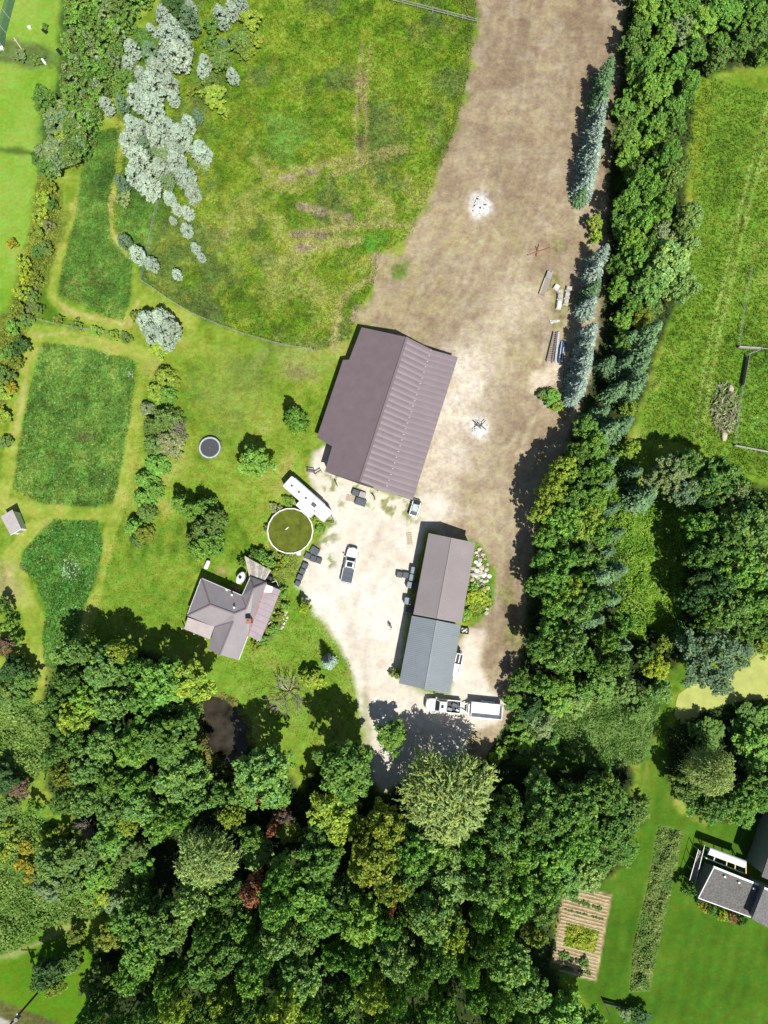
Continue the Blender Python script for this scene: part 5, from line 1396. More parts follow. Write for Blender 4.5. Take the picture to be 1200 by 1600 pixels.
wire_fence('post and wire fence running down from the silver thicket to the lawn', [(250, 312), (240, 352), (232, 392), (222, 438)], 2.6)
wire_fence('low wire fence between the two western wildflower plots', [(46, 497), (90, 508), (130, 516), (200, 524)], 2.2)
wire_fence('wire fence of thin posts closing the brush pile paddock', [(1186, 548), (1166, 556), (1158, 606), (1151, 650), (1146, 697)], 1.6, 1.0)
wire_fence('wire fence of thin posts running up the east field from the white boards', [(1152, 543), (1158, 500), (1164, 460), (1172, 420)], 2.0, 1.0)
wire_fence('leaning wire fence in the scrub above the corner post', [(60, 452), (54, 470), (46, 495)], 1.2)
rail_fence('board_fence', 'double white board rail in the field beyond the tree belt', (1152, 544), (1186, 546), 2, .8, 'hut_roof', (.35, .6, .75), .22)
rail_fence('board_fence', 'thin white rail running off the field edge below the boards', (1187, 546.5), (1230, 549), 3, .8, 'hut_roof', (.7,), .08)
rail_fence('board_fence', 'long white rail at the bottom of the brush pile paddock', (1146, 697), (1235, 714), 5, .7, 'hut_roof', (.3, .65), .14)
bf = thing('plank_screen', P(1160, 580, 0), 'narrow weathered plank screen above the brush pile', 'screen'); bo_ = P(1160, 580, 0)
f0, f1 = P(1166, 558, 0), P(1158, 604, 0)
for k in range(12):
    a, b = f0.lerp(f1, k / 12), f0.lerp(f1, (k + .93) / 12)
    mb = MB(); mb.beam(a + Vector((0, 0, .6)), b + Vector((0, 0, .6)), .05, 1.25); mb.build('plank', M['wood'], bf, bo_)
# mesh screen and bits at the top-left corner
ms = thing('mesh_screen', P(14, 40, 0), 'leaning strip of pale green mesh on posts at the field corner', 'mesh screen'); mo = P(14, 40, 0)
pts = [P(30, -30, 0), P(24, 0, 0), P(16, 30, 0), P(10, 52, 0), P(7, 76, 0)]
for k, q in enumerate(pts):
    mb = MB(); mb.tube(q - mo, q - mo + Vector((-.5, .3, 1.9)), .04, .04, 6); mb.build('post', M['steel_pale'], ms)
for k in range(4):
    a, b = pts[k] - mo, pts[k + 1] - mo
    mb = MB(); d = Vector((-.5, .3, 1.85)); nn = (b - a).cross(d).normalized() * .01
    mb.hexa([a + Vector((0, 0, .05)), b + Vector((0, 0, .05)), b + d, a + d], [a + Vector((0, 0, .05)) + nn, b + Vector((0, 0, .05)) + nn, b + d + nn, a + d + nn]); mb.build('mesh_panel', M['net'], ms)
bt = thing('wooden_beam', P(30.5, 72, 0), 'pale wooden beam lying on grass beside the green mesh', 'beam', math.atan2(-23, 16))
mb = MB(); mb.box(-1.4, 1.4, -.09, .09, .3, .5); mb.build('bar', M['wood_tan'], bt)
for sx in (-1.1, 1.1):
    mb = MB(); mb.box(sx - .12, sx + .12, -.3, .3, 0, .298); mb.build('foot', M['wood'], bt)
for px, py, a, s, lab, m in ((69.5, 98, -52, (.5, .13), 'narrow white board lying in rough grass by the field corner', 'white'), (47, 44.5, 20, (.22, .16), 'tiny white marker box on the far corner field', 'white'), (3, 77, 10, (.35, .2), 'white box at the lower end of the green mesh', 'white'), (71, 50, -40, (.42, .26), 'dark tub on the bright grass nearest the white marker', 'black'), (93.5, 82.5, -50, (.5, .24), 'dark trough at the edge of the young tree strip', 'black')):
    t = thing('feed_tub' if m == 'black' else 'white_box', P(px, py, 0), lab, 'tub' if m == 'black' else 'box', math.radians(a))
    mb = MB(); mb.box(-s[0], s[0], -s[1], s[1], 0, .4, -.03); mb.build('base_box', M[m], t)
    mb = MB(); mb.box(-s[0] - .04, s[0] + .04, -s[1] - .04, s[1] + .04, .401, .44); mb.build('rim', M[m], t)
# utility pole in the bottom corner
up = thing('utility_pole', P(66, 1543, 0), 'dark wooden utility pole leaning out over the road corner', 'utility pole'); 
mb = MB(); mb.tube((0, 0, -.2), (0, 0, 10.0), .17, .12, 12); mb.build('pole', M['wood_dark'], up)
mb = MB(); mb.box(-1.1, 1.1, -.06, .06, 9.3, 9.44); mb.build('cross_arm', M['wood_dark'], up)
mb = MB(); mb.tube((.35, .1, 7.6), (.35, .1, 8.5), .28, .28, 14); mb.build('transformer', M['steel'], up)
mb = MB(); mb.box(-.3, -.1, -.3, .1, 6.6, 6.9); mb.build('meter_box', M['white'], up)
for sx in (-1.0, 0, 1.0):
    mb = MB(); mb.tube((sx, 0, 9.44), (sx, 0, 9.7), .07, .04, 8); mb.build('insulator', M['stone'], up)

# ---------------------------------------------------------------- person on the drive
def person():
    t = thing('person', P(611, 980, 0), 'person in a white top and dark trousers standing on the gravel drive', 'person', math.radians(250))
    J_ = {'pel': (0, 0, .95, .14), 'bel': (0, 0, 1.12, .135), 'che': (.01, 0, 1.33, .15), 'nek': (.0, 0, 1.5, .06), 'hd0': (.02, 0, 1.58, .085), 'hd1': (.03, 0, 1.68, .098), 'hd2': (.02, 0, 1.76, .06)}
    E = [('pel', 'bel'), ('bel', 'che'), ('che', 'nek'), ('nek', 'hd0'), ('hd0', 'hd1'), ('hd1', 'hd2')]
    for s, n in ((1, 'L'), (-1, 'R')):
        J_.update({'hip' + n: (0, s * .1, .88, .10), 'kne' + n: (.03, s * .11, .5, .07), 'ank' + n: (-.01, s * .12, .09, .045), 'toe' + n: (.15, s * .14, .04, .04),
                   'sho' + n: (0, s * .19, 1.42, .065), 'elb' + n: (.02, s * .26, 1.14, .048), 'wri' + n: (.22, s * .18, 1.08, .034), 'han' + n: (.29, s * .13, 1.10, .038)})
        E += [('pel', 'hip' + n), ('hip' + n, 'kne' + n), ('kne' + n, 'ank' + n), ('ank' + n, 'toe' + n), ('che', 'sho' + n), ('sho' + n, 'elb' + n), ('elb' + n, 'wri' + n), ('wri' + n, 'han' + n)]
        for q in range(5):
            yy = s * (.13 + (.03 if q == 4 else -.035 + q * .018)); ln = (.06, .075, .08, .07, .03)[q]
            J_['f%d%s' % (q, n)] = (.29 + ln, yy, 1.11 - .02 * (q != 4), .010); J_['g%d%s' % (q, n)] = (.29 + ln * 1.4, yy - s * .008, 1.08, .009)
            E += [('han' + n, 'f%d%s' % (q, n)), ('f%d%s' % (q, n), 'g%d%s' % (q, n))]
    names = list(J_); me = bpy.data.meshes.new('body')
    me.from_pydata([J_[k][:3] for k in names], [(names.index(a), names.index(b)) for a, b in E], [])
    o = bpy.data.objects.new('body', me); COL.objects.link(o)
    sk = o.modifiers.new('skin', 'SKIN'); sub = o.modifiers.new('sub', 'SUBSURF'); sub.levels = 1
    for i, k in enumerate(names):
        v = me.skin_vertices[0].data[i]; v.radius = (J_[k][3], J_[k][3] * (1.25 if k in ('che', 'bel', 'pel') else 1)); v.use_root = (k == 'pel')
    dg = bpy.context.evaluated_depsgraph_get(); ev = o.evaluated_get(dg); m2 = bpy.data.meshes.new_from_object(ev)
    o.modifiers.clear(); o.data = m2; o.parent = t
    for mm in (M['skin'], M['shirt'], M['trouser'], M['rubber']): m2.materials.append(mm)
    for p in m2.polygons:
        c = p.center; p.use_smooth = True
        arm = abs(c.y) > .16 or c.x > .12
        p.material_index = 3 if c.z < .1 else 2 if c.z < .97 and not (arm and c.z > 1.0) else 1 if c.z < 1.48 and not (c.x > .16) else 0
    mb = MB(); mb.ball((.0, 0, 1.72), .105, 3, .02, 2, (1, .92, .8)); mb.build('hair', M['hair'], t, smooth=True)
    mb = MB(); mb.box(.33, .42, -.09, .09, 1.10, 1.14, .005); c = thing('remote_control', (0, 0, 0), 'small dark remote control held by the person on the drive', 'remote control'); b = mb.build('case', M['black'], c)
    c.location = t.location; c.rotation_euler = t.rotation_euler
    mb = MB(); mb.tube((.38, .06, 1.14), (.44, .07, 1.24), .008, .006, 6); mb.tube((.38, -.06, 1.14), (.44, -.07, 1.24), .008, .006, 6); mb.build('antenna', M['black'], c)
    for q, n in ((.16, 'ear'), (-.16, 'ear')):
        pass
person()
# ================================================================== TREES, SHRUBS AND GROUND COVER
def unit(a):
    return a / np.maximum(np.linalg.norm(a, axis=1, keepdims=True), 1e-6)
def rdir(n, rs):
    return unit(rs.normal(size=(n, 3)))
def leaf_quads(Cn, N, U, L, W):
    """diamond shaped leaves: centres, facing, direction, length, width"""
    N = unit(N); U = unit(U - N * (U * N).sum(1, keepdims=True)); V = np.cross(N, U)
    L = np.asarray(L).reshape(-1, 1); W = np.asarray(W).reshape(-1, 1)
    v = np.stack([Cn - U * L / 2, Cn + V * W / 2 - U * L * .05, Cn + U * L / 2, Cn - V * W / 2 - U * L * .05], 1).reshape(-1, 3)
    f = np.arange(len(v)).reshape(-1, 4)
    return v, f
def clump_leaves(cen, rad, nl, L, rs, up=.6, outw=.6, rnd=.55, asp=.62, squash=.85, tv=.22, hue=.12, shell=.45):
    n = len(cen)
    c = np.repeat(cen, nl, 0); r = np.repeat(rad, nl)[:, None]
    d = rdir(n * nl, rs); d[:, 2] = np.where(rs.random(n * nl) < .75, np.abs(d[:, 2]), d[:, 2])
    off = d * r * (shell + (1 - shell) * rs.random((n * nl, 1))); off[:, 2] *= squash
    N = d * outw + np.array([0, 0, 1.0]) * up + rs.normal(size=(n * nl, 3)) * rnd
    U = rs.normal(size=(n * nl, 3)) + d * .6
    l = L * rs.uniform(.7, 1.25, n * nl)
    v, f = leaf_quads(c + off, N, U, l, l * asp)
    ct = rs.lognormal(0, tv * .7, n); h = rs.normal(0, hue, n)
    tint = np.stack([ct * (1 + h), ct * (1 + .25 * h), ct * (1 - h)], 1)
    tint = np.repeat(tint, nl, 0) * rs.lognormal(0, tv, (n * nl, 1))
    return v, f, np.repeat(tint, 4, 0)
def lobe(ang, el, rs_ph, k=.16):
    return 1 + k * np.sin(3 * ang + rs_ph[0]) + k * .8 * np.sin(5 * ang + rs_ph[1] + 2 * el) + k * .5 * np.sin(8 * ang + rs_ph[2])
def crown_broad(seed, R, z0, z1, ncl, nl, L, up=.6, tv=.22, hue=.12, crad=(.15, .25), flat=.0):
    rs = np.random.default_rng(seed); ph = rs.uniform(0, 6.28, 3)
    d = rdir(ncl, rs); d[:, 2] = np.where(rs.random(ncl) < .78, np.abs(d[:, 2]), d[:, 2])
    rr = .50 + .50 * rs.random(ncl) ** .6
    lo = lobe(np.arctan2(d[:, 1], d[:, 0]), d[:, 2], ph)
    zc = z0 + (z1 - z0) * .38
    hh = np.where(d[:, 2] > 0, z1 - zc, zc - z0)
    cen = np.stack([d[:, 0] * R * rr * lo, d[:, 1] * R * rr * lo, zc + d[:, 2] * hh * rr], 1)
    rad = R * rs.uniform(*crad, ncl)
    return clump_leaves(cen, rad, nl, L, rs, up=up, tv=tv, hue=hue)
def crown_column(seed, R, z0, z1, ncl, nl, L, power=.8, tv=.2, hue=.05, crad=(.24, .42), up=.45):
    """upright crown, widest low, closing to a tip"""
    rs = np.random.default_rng(seed)
    t = rs.random(ncl) ** .9
    prof = np.sin(np.clip(.16 + .84 * t, 0, 1) * math.pi) ** power
    a = rs.uniform(0, 6.28, ncl); r = R * prof * (.45 + .55 * rs.random(ncl) ** .5)
    cen = np.stack([r * np.cos(a), r * np.sin(a), z0 + (z1 - z0) * t], 1)
    return clump_leaves(cen, R * rs.uniform(*crad, ncl), nl, L, rs, up=up, outw=.8, tv=tv, hue=hue)
def crown_cone(seed, R, z0, z1, ncl, nl, L, tv=.22, hue=.1):
    rs = np.random.default_rng(seed); ph = rs.uniform(0, 6.28, 3)
    t = 1 - np.sqrt(rs.random(ncl)); a = rs.uniform(0, 6.28, ncl)
    r = R * (1 - t) ** .8 * (.75 + .3 * rs.random(ncl)) * lobe(a, t, ph, .08)
    cen = np.stack([r * np.cos(a), r * np.sin(a), z0 + (z1 - z0) * t * .95], 1)
    return clump_leaves(cen, R * rs.uniform(.10, .2, ncl) + .08, nl, L, rs, up=.45, outw=.9, rnd=.5, tv=tv, hue=hue)
def crown_spruce(seed, R, z0, z1, whorls, nb, L, tv=.2):
    rs = np.random.default_rng(seed); C_, N_, U_, l_, T_ = [], [], [], [], []
    for w in range(whorls):
        t = (w + rs.uniform(-.3, .3)) / whorls; t = min(max(t, 0), 1)
        rw = R * (1 - t) ** .62 + .10; z = z0 + (z1 - z0) * t
        n = max(4, int(nb * (1 - t * .6))); a0 = rs.uniform(0, 6.28)
        for b in range(n):
            a = a0 + 6.283 * b / n + rs.normal(0, .12); ln = rw * rs.uniform(.75, 1.12)
            k = max(3, int(ln / (L * .42))); s = (np.arange(k) + .5) / k
            dirv = np.array([math.cos(a), math.sin(a), 0]); droop = -.28 * ln * s + .22 * ln * s ** 2.2
            p = dirv * (s * ln)[:, None]; p[:, 2] = z + droop
            bt = rs.lognormal(0, tv)
            for q in range(2):
                side = np.array([-math.sin(a), math.cos(a), 0]) * (1 if q else -1)
                C_.append(p + side * L * .22 * (1.15 - s)[:, None] + rs.normal(0, .03, (k, 3)))
                U_.append(np.tile(dirv * .8 + side * .7, (k, 1)) + rs.normal(0, .15, (k, 3)))
                N_.append(np.tile([dirv[0] * .25, dirv[1] * .25, 1.0], (k, 1)) + rs.normal(0, .35, (k, 3)))
                l_.append(L * rs.uniform(.75, 1.2, k) * (1.1 - .35 * s)); T_.append(np.repeat(bt, k) * rs.lognormal(0, .14, k) * (.85 + .3 * s))
    Cn, N, U, l, T = (np.concatenate(x) for x in (C_, N_, U_, l_, T_))
    v, f = leaf_quads(Cn, N, U, l, l * .42)
    return v, f, np.repeat(np.stack([T, T, T], 1), 4, 0)
def crown_willow(seed, R, z0, z1, nst, L, tv=.2):
    """fine hanging sprays falling outward from the limbs"""
    rs = np.random.default_rng(seed); ph = rs.uniform(0, 6.28, 3)
    d = rdir(nst, rs); d[:, 2] = np.abs(d[:, 2]) * .9 + .05; d = unit(d)
    lo = lobe(np.arctan2(d[:, 1], d[:, 0]), d[:, 2], ph, .12); rr = .45 + .5 * rs.random(nst) ** .6
    st = np.stack([d[:, 0] * R * rr * lo, d[:, 1] * R * rr * lo, z0 + (z1 - z0) * (.35 + .65 * d[:, 2] * rr)], 1)
    k = 9; s = (np.arange(k) + .5) / k
    out = unit(np.stack([d[:, 0], d[:, 1], np.full(nst, .15)], 1) + rs.normal(0, .75, (nst, 3)))
    ln = R * rs.uniform(.14, .32, nst)
    p = st[:, None, :] + out[:, None, :] * (ln[:, None] * s)[..., None]
    p[..., 2] -= (ln[:, None] * 1.0) * s ** 2
    p = p + rs.normal(0, .07, p.shape)
    tang = out[:, None, :] + np.stack([np.zeros(k), np.zeros(k), -1.6 * s], 1)[None]
    n = nst * k
    U = tang.reshape(-1, 3) + rs.normal(0, .35, (n, 3)); N = rs.normal(0, .45, (n, 3)) + np.array([0, 0, 1.0]) + np.repeat(out, k, 0) * .4
    l = L * rs.uniform(.7, 1.2, n)
    v, f = leaf_quads(p.reshape(-1, 3), N, U, l, l * .33)
    c = np.repeat(rs.lognormal(0, tv, nst), k) * rs.lognormal(0, .14, n); h = np.repeat(rs.normal(0, .1, nst), k)
    return v, f, np.repeat(np.stack([c * (1 + h), c * (1 + .3 * h), c * (1 - h)], 1), 4, 0)

def trunk_mesh(name, Ht, r, spread, z0, seed, m):
    rs = random.Random(seed); mb = MB()
    top = Vector((rs.uniform(-.2, .2), rs.uniform(-.2, .2), Ht * .72))
    mid = Vector((rs.uniform(-.12, .12), rs.uniform(-.12, .12), z0 * .8))
    mb.tube((0, 0, -.2), mid, r * 1.15, r * .8, 9); mb.tube(mid, top, r * .8, r * .25, 8)
    for k in range(6):
        a = 6.283 * k / 6 + rs.uniform(-.3, .3); s = mid.lerp(top, .12 + .12 * k)
        e = Vector((math.cos(a) * spread * rs.uniform(.55, .8), math.sin(a) * spread * rs.uniform(.55, .8), s.z + (Ht - s.z) * rs.uniform(.35, .6)))
        mb.tube(s, e, r * .36, r * .08, 6)
    bm = mb.bm; bmesh.ops.recalc_face_normals(bm, faces=bm.faces)
    me = bpy.data.meshes.new(name); bm.to_mesh(me); bm.free(); me.materials.append(m); return me

PROTO = {}
def proto(kind, R, Ht, crown, z0, tr, mat_, bark='bark', trunk=True):
    v, f, t = crown
    me = mesh_np('crown', v, f, t); me.materials.append(M[mat_])
    tm = trunk_mesh('trunk', Ht, tr, R, z0, len(PROTO) * 7 + len(PROTO.get(kind, [])), M[bark]) if trunk else None
    PROTO.setdefault(kind, []).append((R, Ht, me, tm))
for s in range(4): proto('broad', 4.0, 11.0, crown_broad(100 + s, 4.0, 3.4, 11.0, 120, 46, .56, tv=.15, hue=.09, crad=(.14, .22)), 3.6, .26, 'leaf')
for s in range(3): proto('broad', 4.0, 11.0, crown_broad(110 + s, 4.0, 3.2, 11.0, 210, 28, .50, tv=.15, hue=.09, crad=(.09, .16)), 3.4, .26, 'leaf')
for s in range(4): proto('mid', 2.4, 7.0, crown_broad(130 + s, 2.4, 1.6, 7.0, 85, 36, .44, tv=.15, hue=.09, crad=(.15, .25)), 1.8, .16, 'leaf')
for s in range(3): proto('shrub', 1.3, 2.3, crown_broad(150 + s, 1.3, .15, 2.3, 44, 30, .29, tv=.15, hue=.09, crad=(.18, .28)), .3, .05, 'leaf')
for s in range(3): proto('silver', 1.5, 6.4, crown_column(170 + s, 1.5, .8, 6.6, 120, 26, .30, tv=.10, hue=.02, crad=(.16, .34), up=.7), 1.2, .10, 'silver', 'bark_pale')
for s in range(3): proto('spruce', 1.5, 7.5, crown_spruce(190 + s, 1.5, .5, 7.4, 26, 12, .42), .8, .14, 'needle')
for s in range(2): proto('willow', 5.5, 12.0, crown_willow(210 + s, 5.5, 3.0, 12.0, 1500, .52), 3.4, .34, 'leaf')
for s in range(2): proto('silver_willow', 4.5, 10.0, crown_broad(220 + s, 4.5, 3.0, 10.0, 200, 40, .44, tv=.13, hue=.03, crad=(.10, .19)), 3.2, .26, 'silver')
for s in range(3): proto('cedar', 1.9, 4.6, crown_cone(230 + s, 1.9, .2, 4.6, 130, 30, .30, tv=.15, hue=.07), .5, .12, 'leaf')
for s in range(3): proto('young', .95, 4.2, crown_column(250 + s, .95, .5, 4.2, 26, 26, .27, power=.7, hue=.08), .8, .05, 'leaf')
def bare_mesh(seed, Ht, R, m, r0=.09):
    rs = random.Random(seed); mb = MB()
    def grow(p, d, ln, r, dep):
        e = p + d * ln; mb.tube(p, e, r, r * .65, 6 if dep < 2 else 4)
        if dep >= 3: return
        for _ in range(3 if dep else 4):
            nd_ = (d + Vector((rs.uniform(-1, 1), rs.uniform(-1, 1), rs.uniform(-.2, .5))) * .62).normalized(); grow(p.lerp(e, rs.uniform(.45, 1)), nd_, ln * rs.uniform(.6, .85), r * .58, dep + 1)
    for k in range(7):
        a = 6.283 * k / 7 + rs.uniform(-.3, .3); grow(Vector((0, 0, -.1)), Vector((math.cos(a) * R / Ht * 1.0, math.sin(a) * R / Ht * 1.0, rs.uniform(.7, 1.3))).normalized(), Ht * .42, r0, 0)
    bm = mb.bm; me = bpy.data.meshes.new('branches'); bm.to_mesh(me); bm.free(); me.materials.append(m); return me

# ---- colours of foliage (lit, from the photograph)
FC = {'g': (146, 200, 80), 'd': (128, 174, 72), 'y': (188, 216, 78), 'b': (150, 196, 94), 'bl': (174, 214, 114), 'o': (162, 182, 64), 'w': (182, 206, 112), 's': (212, 232, 204), 'sg': (166, 192, 122), 'sp': (172, 194, 174), 'spg': (122, 160, 106), 'r': (222, 156, 112), 'br': (152, 126, 104), 'lime': (204, 226, 66), 'gold': (212, 200, 60), 'sw': (142, 178, 128), 'dk': (92, 134, 64), 'gg': (162, 210, 82), 'mw': (140, 174, 80), 'gr': (174, 186, 126)}
CW = {'g': 'mid green', 'd': 'dark green', 'y': 'yellow green', 'b': 'blue green', 'bl': 'pale blue green', 'o': 'olive green', 'w': 'pale yellowish', 's': 'silver white', 'sg': 'grey green', 'sp': 'blue', 'spg': 'green', 'r': 'rust red', 'br': 'purplish brown', 'lime': 'lime yellow', 'gold': 'golden', 'sw': 'silvery green', 'dk': 'very dark green', 'gg': 'bright green', 'mw': 'dull green', 'gr': 'greyish'}
KN = {'broad': ('broadleaf_tree', 'broadleaf tree', 'tree'), 'mid': ('small_tree', 'small rounded tree', 'tree'), 'shrub': ('shrub', 'shrub', 'shrub'), 'silver': ('silver_tree', 'upright tree', 'tree'), 'spruce': ('spruce_tree', 'spruce', 'tree'), 'willow': ('willow_tree', 'feathery willow', 'tree'), 'silver_willow': ('silver_willow_tree', 'wide willow', 'tree'), 'cedar': ('cedar_tree', 'bushy cedar', 'tree'), 'young': ('young_tree', 'slender young tree', 'tree')}
LAND = [('the big barn', 600, 640), ('the brown shed', 694, 900), ('the grey shed', 672, 1022), ('the farmhouse', 360, 965), ('the round pool', 453, 830), ('the camper', 478, 778), ('the trampoline', 328, 700), ('the dark pond', 348, 1145), ('the duckweed pond', 1150, 1068), ('the vegetable plot', 908, 1460),
        ('the rough border strip', 1026, 1420), ('the neighbour house', 1140, 1390), ('the hitched trailer', 758, 1108), ('the utility pole', 60, 1550), ('the huge feathery willow', 700, 1250), ('the garden hut', 18, 815), ('the rectangular clover plot', 115, 660), ('the lower clover plot', 100, 920), ('the drive end', 600, 1235), ('the timber stack', 853, 445), ('the steel rack', 862, 540),
        ('the upper ash heap', 750, 322), ('the white rail fence', 700, 25), ('the two wheel tracks', 1150, 350), ('the brush pile', 1130, 640), ('the bare shrub', 448, 1080), ('the mesh screen', 15, 40), ('the top of the earth yard', 870, 0), ('the rust red tree', 400, 1388), ('the bright reed patch', 930, 1130), ('the wire fence corner', 225, 440), ('the long west path', 110, 350), ('the weedy strip', 1025, 850),
        ('the bottom frame edge', 500, 1600), ('the vegetable plot foot', 900, 1560), ('the road corner', 10, 1600), ('the sunny clearing', 60, 1400), ('the shaded lawn gap', 460, 1300), ('the far top corner', 1190, 10), ('the west scrub', 30, 1150), ('the middle of the lower wood', 560, 1440), ('the yellow flower patch', 22, 1340), ('the silver thicket', 240, 200), ('the rockery', 748, 895), ('the olive twin trees', 600, 1330), ('the lower lawn stripe', 1010, 1200)]
_used = {}
def side_word(px, py, lx, ly):
    dx, dy = px - lx, py - ly
    return ('above' if dy < 0 else 'below') if abs(dy) > abs(dx) else 'beside'
def auto_label(kind, colour, px, py, r):
    near = sorted(LAND, key=lambda q: math.hypot(q[1] - px, q[2] - py))[:7]
    size = 'large' if r > 38 else 'broad' if r > 29 else 'small' if r < 9 else ''
    base = f"{size} {CW[colour]} {KN[kind][1]}".strip()
    cands = []
    for i in range(4):
        for j in range(6):
            if i == j: continue
            a, b = near[i], near[j]
            dist = math.hypot(px - a[1], py - a[2])
            w = side_word(px, py, a[1], a[2])
            far = 'just ' if dist < r * 2.2 + 25 and w != 'beside' else 'well ' if dist > 130 and w != 'beside' else ''
            cands.append(f"{base} {far}{w} {a[0]}, towards {b[0]}")
    for c in cands:
        if c not in _used and len(c.split()) <= 16:
            _used[c] = 1; return c
    _used[cands[0]] = _used.get(cands[0], 0) + 1
    return cands[0]

def plant_tree(kind, px, py, r, Ht, colour, label=None, group=None, seed=None, lean=None, hue=None):
    lst = PROTO[kind]; R, H0, cm, tm = lst[(seed if seed is not None else random.randrange(1000)) % len(lst)]
    hc = Ht * (.9 if kind == 'spruce' else .62)
    q = P(px, py, hc); bp = pix(q.x, q.y, 0)
    rw = r * mpp(px, py, hc)
    nm, _, cat = KN[kind]
    root = bpy.data.objects.new(nm, None); root.empty_display_size = .3
    root.location = (q.x, q.y, gz(*bp)); root.rotation_euler = (0, 0, random.uniform(0, 6.283)) if kind != 'fixed' else (0, 0, 0)
    root.scale = (rw / R, rw / R, Ht / H0)
    COL.objects.link(root)
    tag(root, label or auto_label(kind, colour, px, py, r), cat, group)
    c = bpy.data.objects.new('crown', cm); COL.objects.link(c); c.parent = root
    b = S(*FC[colour]); j = random.uniform(.86, 1.14); hj = random.uniform(-.02, .02) if kind in ('silver', 'spruce', 'silver_willow') else random.uniform(-.05, .05)
    c.color = (b[0] * j * (1 + hj), b[1] * j, b[2] * j * (1 - hj), 1)
    if tm:
        t = bpy.data.objects.new('trunk', tm); COL.objects.link(t); t.parent = root
    PLACED.append((px, py, r))
    return root
PLACED = []
T = plant_tree

# --- trees of the house lawn and yard
T('mid', 399, 722, 25, 8.0, 'gg', 'round bright green tree on the lawn between trampoline and barn')
T('cedar', 459, 648, 19, 8.5, 'g', 'single pointed cedar on the lawn beside the barn long side')
for a in ((254, 586, 20, 4.4, 'y', 'yellow green cedar at the top of the hedge beside the rectangular clover plot'), (242, 608, 17, 4.0, 'y', 'yellow green cedar second from the top of the lawn hedge'), (258, 612, 15, 3.8, 'g', 'mid green cedar on the trampoline side of the top hedge clump'),
          (256, 652, 24, 5.0, 'mw', 'dull green cedar below the gap in the lawn hedge'), (236, 664, 19, 4.2, 'mw', 'dull cedar beside the clover plot edge, middle of the hedge'), (262, 688, 24, 4.4, 'gr', 'greyish feathery cedar beside the leafless stem in the hedge'), (238, 692, 20, 4.2, 'mw', 'dull green cedar level with the trampoline in the hedge'), (226, 636, 12, 3.0, 'gr', 'thin greyish cedar on the plot side under the yellow green ones'),
          (240, 724, 20, 3.8, 'g', 'cedar just below the level of the trampoline in the hedge'), (226, 748, 19, 3.8, 'g', 'cedar three places from the bottom of the lawn hedge'), (236, 764, 16, 3.4, 'g', 'cedar on the lawn side low in the hedge'), (222, 776, 18, 3.6, 'g', 'cedar next above the reddish one low in the hedge'), (226, 798, 16, 3.6, 'mw', 'dull cedar beside the reddish one low in the hedge'), (208, 822, 18, 4.0, 'g', 'cedar at the bottom tip of the hedge on the path side'), (220, 832, 17, 3.8, 'o', 'reddish olive cedar at the bottom end of the lawn hedge'), (210, 842, 12, 3.2, 'mw', 'small dull cedar that ends the lawn hedge'),
          (278, 784, 17, 6.8, 'gg', 'bright cedar at the upper corner of the curved clump above the farmhouse'), (296, 796, 19, 7.1, 'gg', 'bright green cedar in the inner part of the curved clump'), (316, 792, 20, 7.4, 'g', 'cedar on the top edge of the curved clump above the farmhouse'), (330, 808, 19, 7.1, 'mw', 'dull cedar on the pool side of the curved clump'), (316, 826, 24, 7.4, 'mw', 'broad cedar in the middle of the curved clump'), (324, 846, 21, 6.5, 'g', 'cedar on the farmhouse side of the curved clump'), (304, 856, 17, 5.9, 'gg', 'bright low cedar at the foot of the curved clump'), (298, 840, 14, 5.6, 'mw', 'small dull cedar at the notch of the curved clump')):
    T('cedar', *a)
T('spruce', 511, 1038, 13, 6.0, 'sp', 'small pale blue spruce on the lawn beside the drive bend')
T('mid', 490, 1062, 13, 3.4, 'y', 'yellow bush below the small blue spruce on the lawn'); T('shrub', 478, 1056, 10, 2.6, 'y', 'smaller yellow bush on the bare shrub side of the yellow bush'); T('shrub', 500, 1068, 8, 2.0, 'lime', 'lime tuft at the foot of the yellow bush')
T('shrub', 476, 948, 10, 3.6, 'lime', 'round lime shrub at the lawn tip beside the gravel drive')
T('mid', 611, 1150, 23, 6.5, 'gg', 'lone bright tree standing in the gravel drive above the drive end')
T('shrub', 619, 1052, 9, 1.5, 'o', 'low olive bush at the grey shed corner on the drive')
for a in ((408, 868, 10, 2.4, 'g', 'green bush beside the deck, nearest the pool'), (420, 878, 11, 2.2, 'gg', 'bright bush between the deck and the pool'), (398, 866, 9, 2.2, 'd', 'dark bush at the deck top corner'), (436, 888, 11, 1.8, 'o', 'olive bush between the deck and the bins'), (444, 872, 9, 1.6, 'y', 'yellow green bush under the pool rim'), (380, 878, 8, 2.4, 'd', 'dark bush between the furnace and the deck'), (441, 925, 9, 1.8, 'g', 'bush by the railing corner of the porch'), (446, 948, 8, 1.4, 'gg', 'bright bush in the porch bed near the edging stones'), (436, 962, 8, 1.4, 'o', 'olive bush in the middle of the porch bed'), (428, 984, 9, 1.4, 'g', 'bush at the lower end of the porch bed'), (402, 1010, 9, 1.2, 'o', 'olive bush below the porch roof corner'), (412, 1002, 8, 1.3, 'g', 'bush beside the porch roof lower corner'),
          (418, 826, 7, 1.2, 'mw', 'dull bush at the lawn side of the pool'), (450, 784, 9, 1.5, 'gg', 'bright bush in the angle of camper and pool'), (430, 795, 9, 1.2, 'gr', 'greyish low bush at the top of the pool'), (500, 826, 8, 1.2, 'gg', 'bright weed clump between the pool and the drive'), (496, 812, 7, .9, 'y', 'yellow weed clump under the camper slide out')):
    T('shrub', *a)
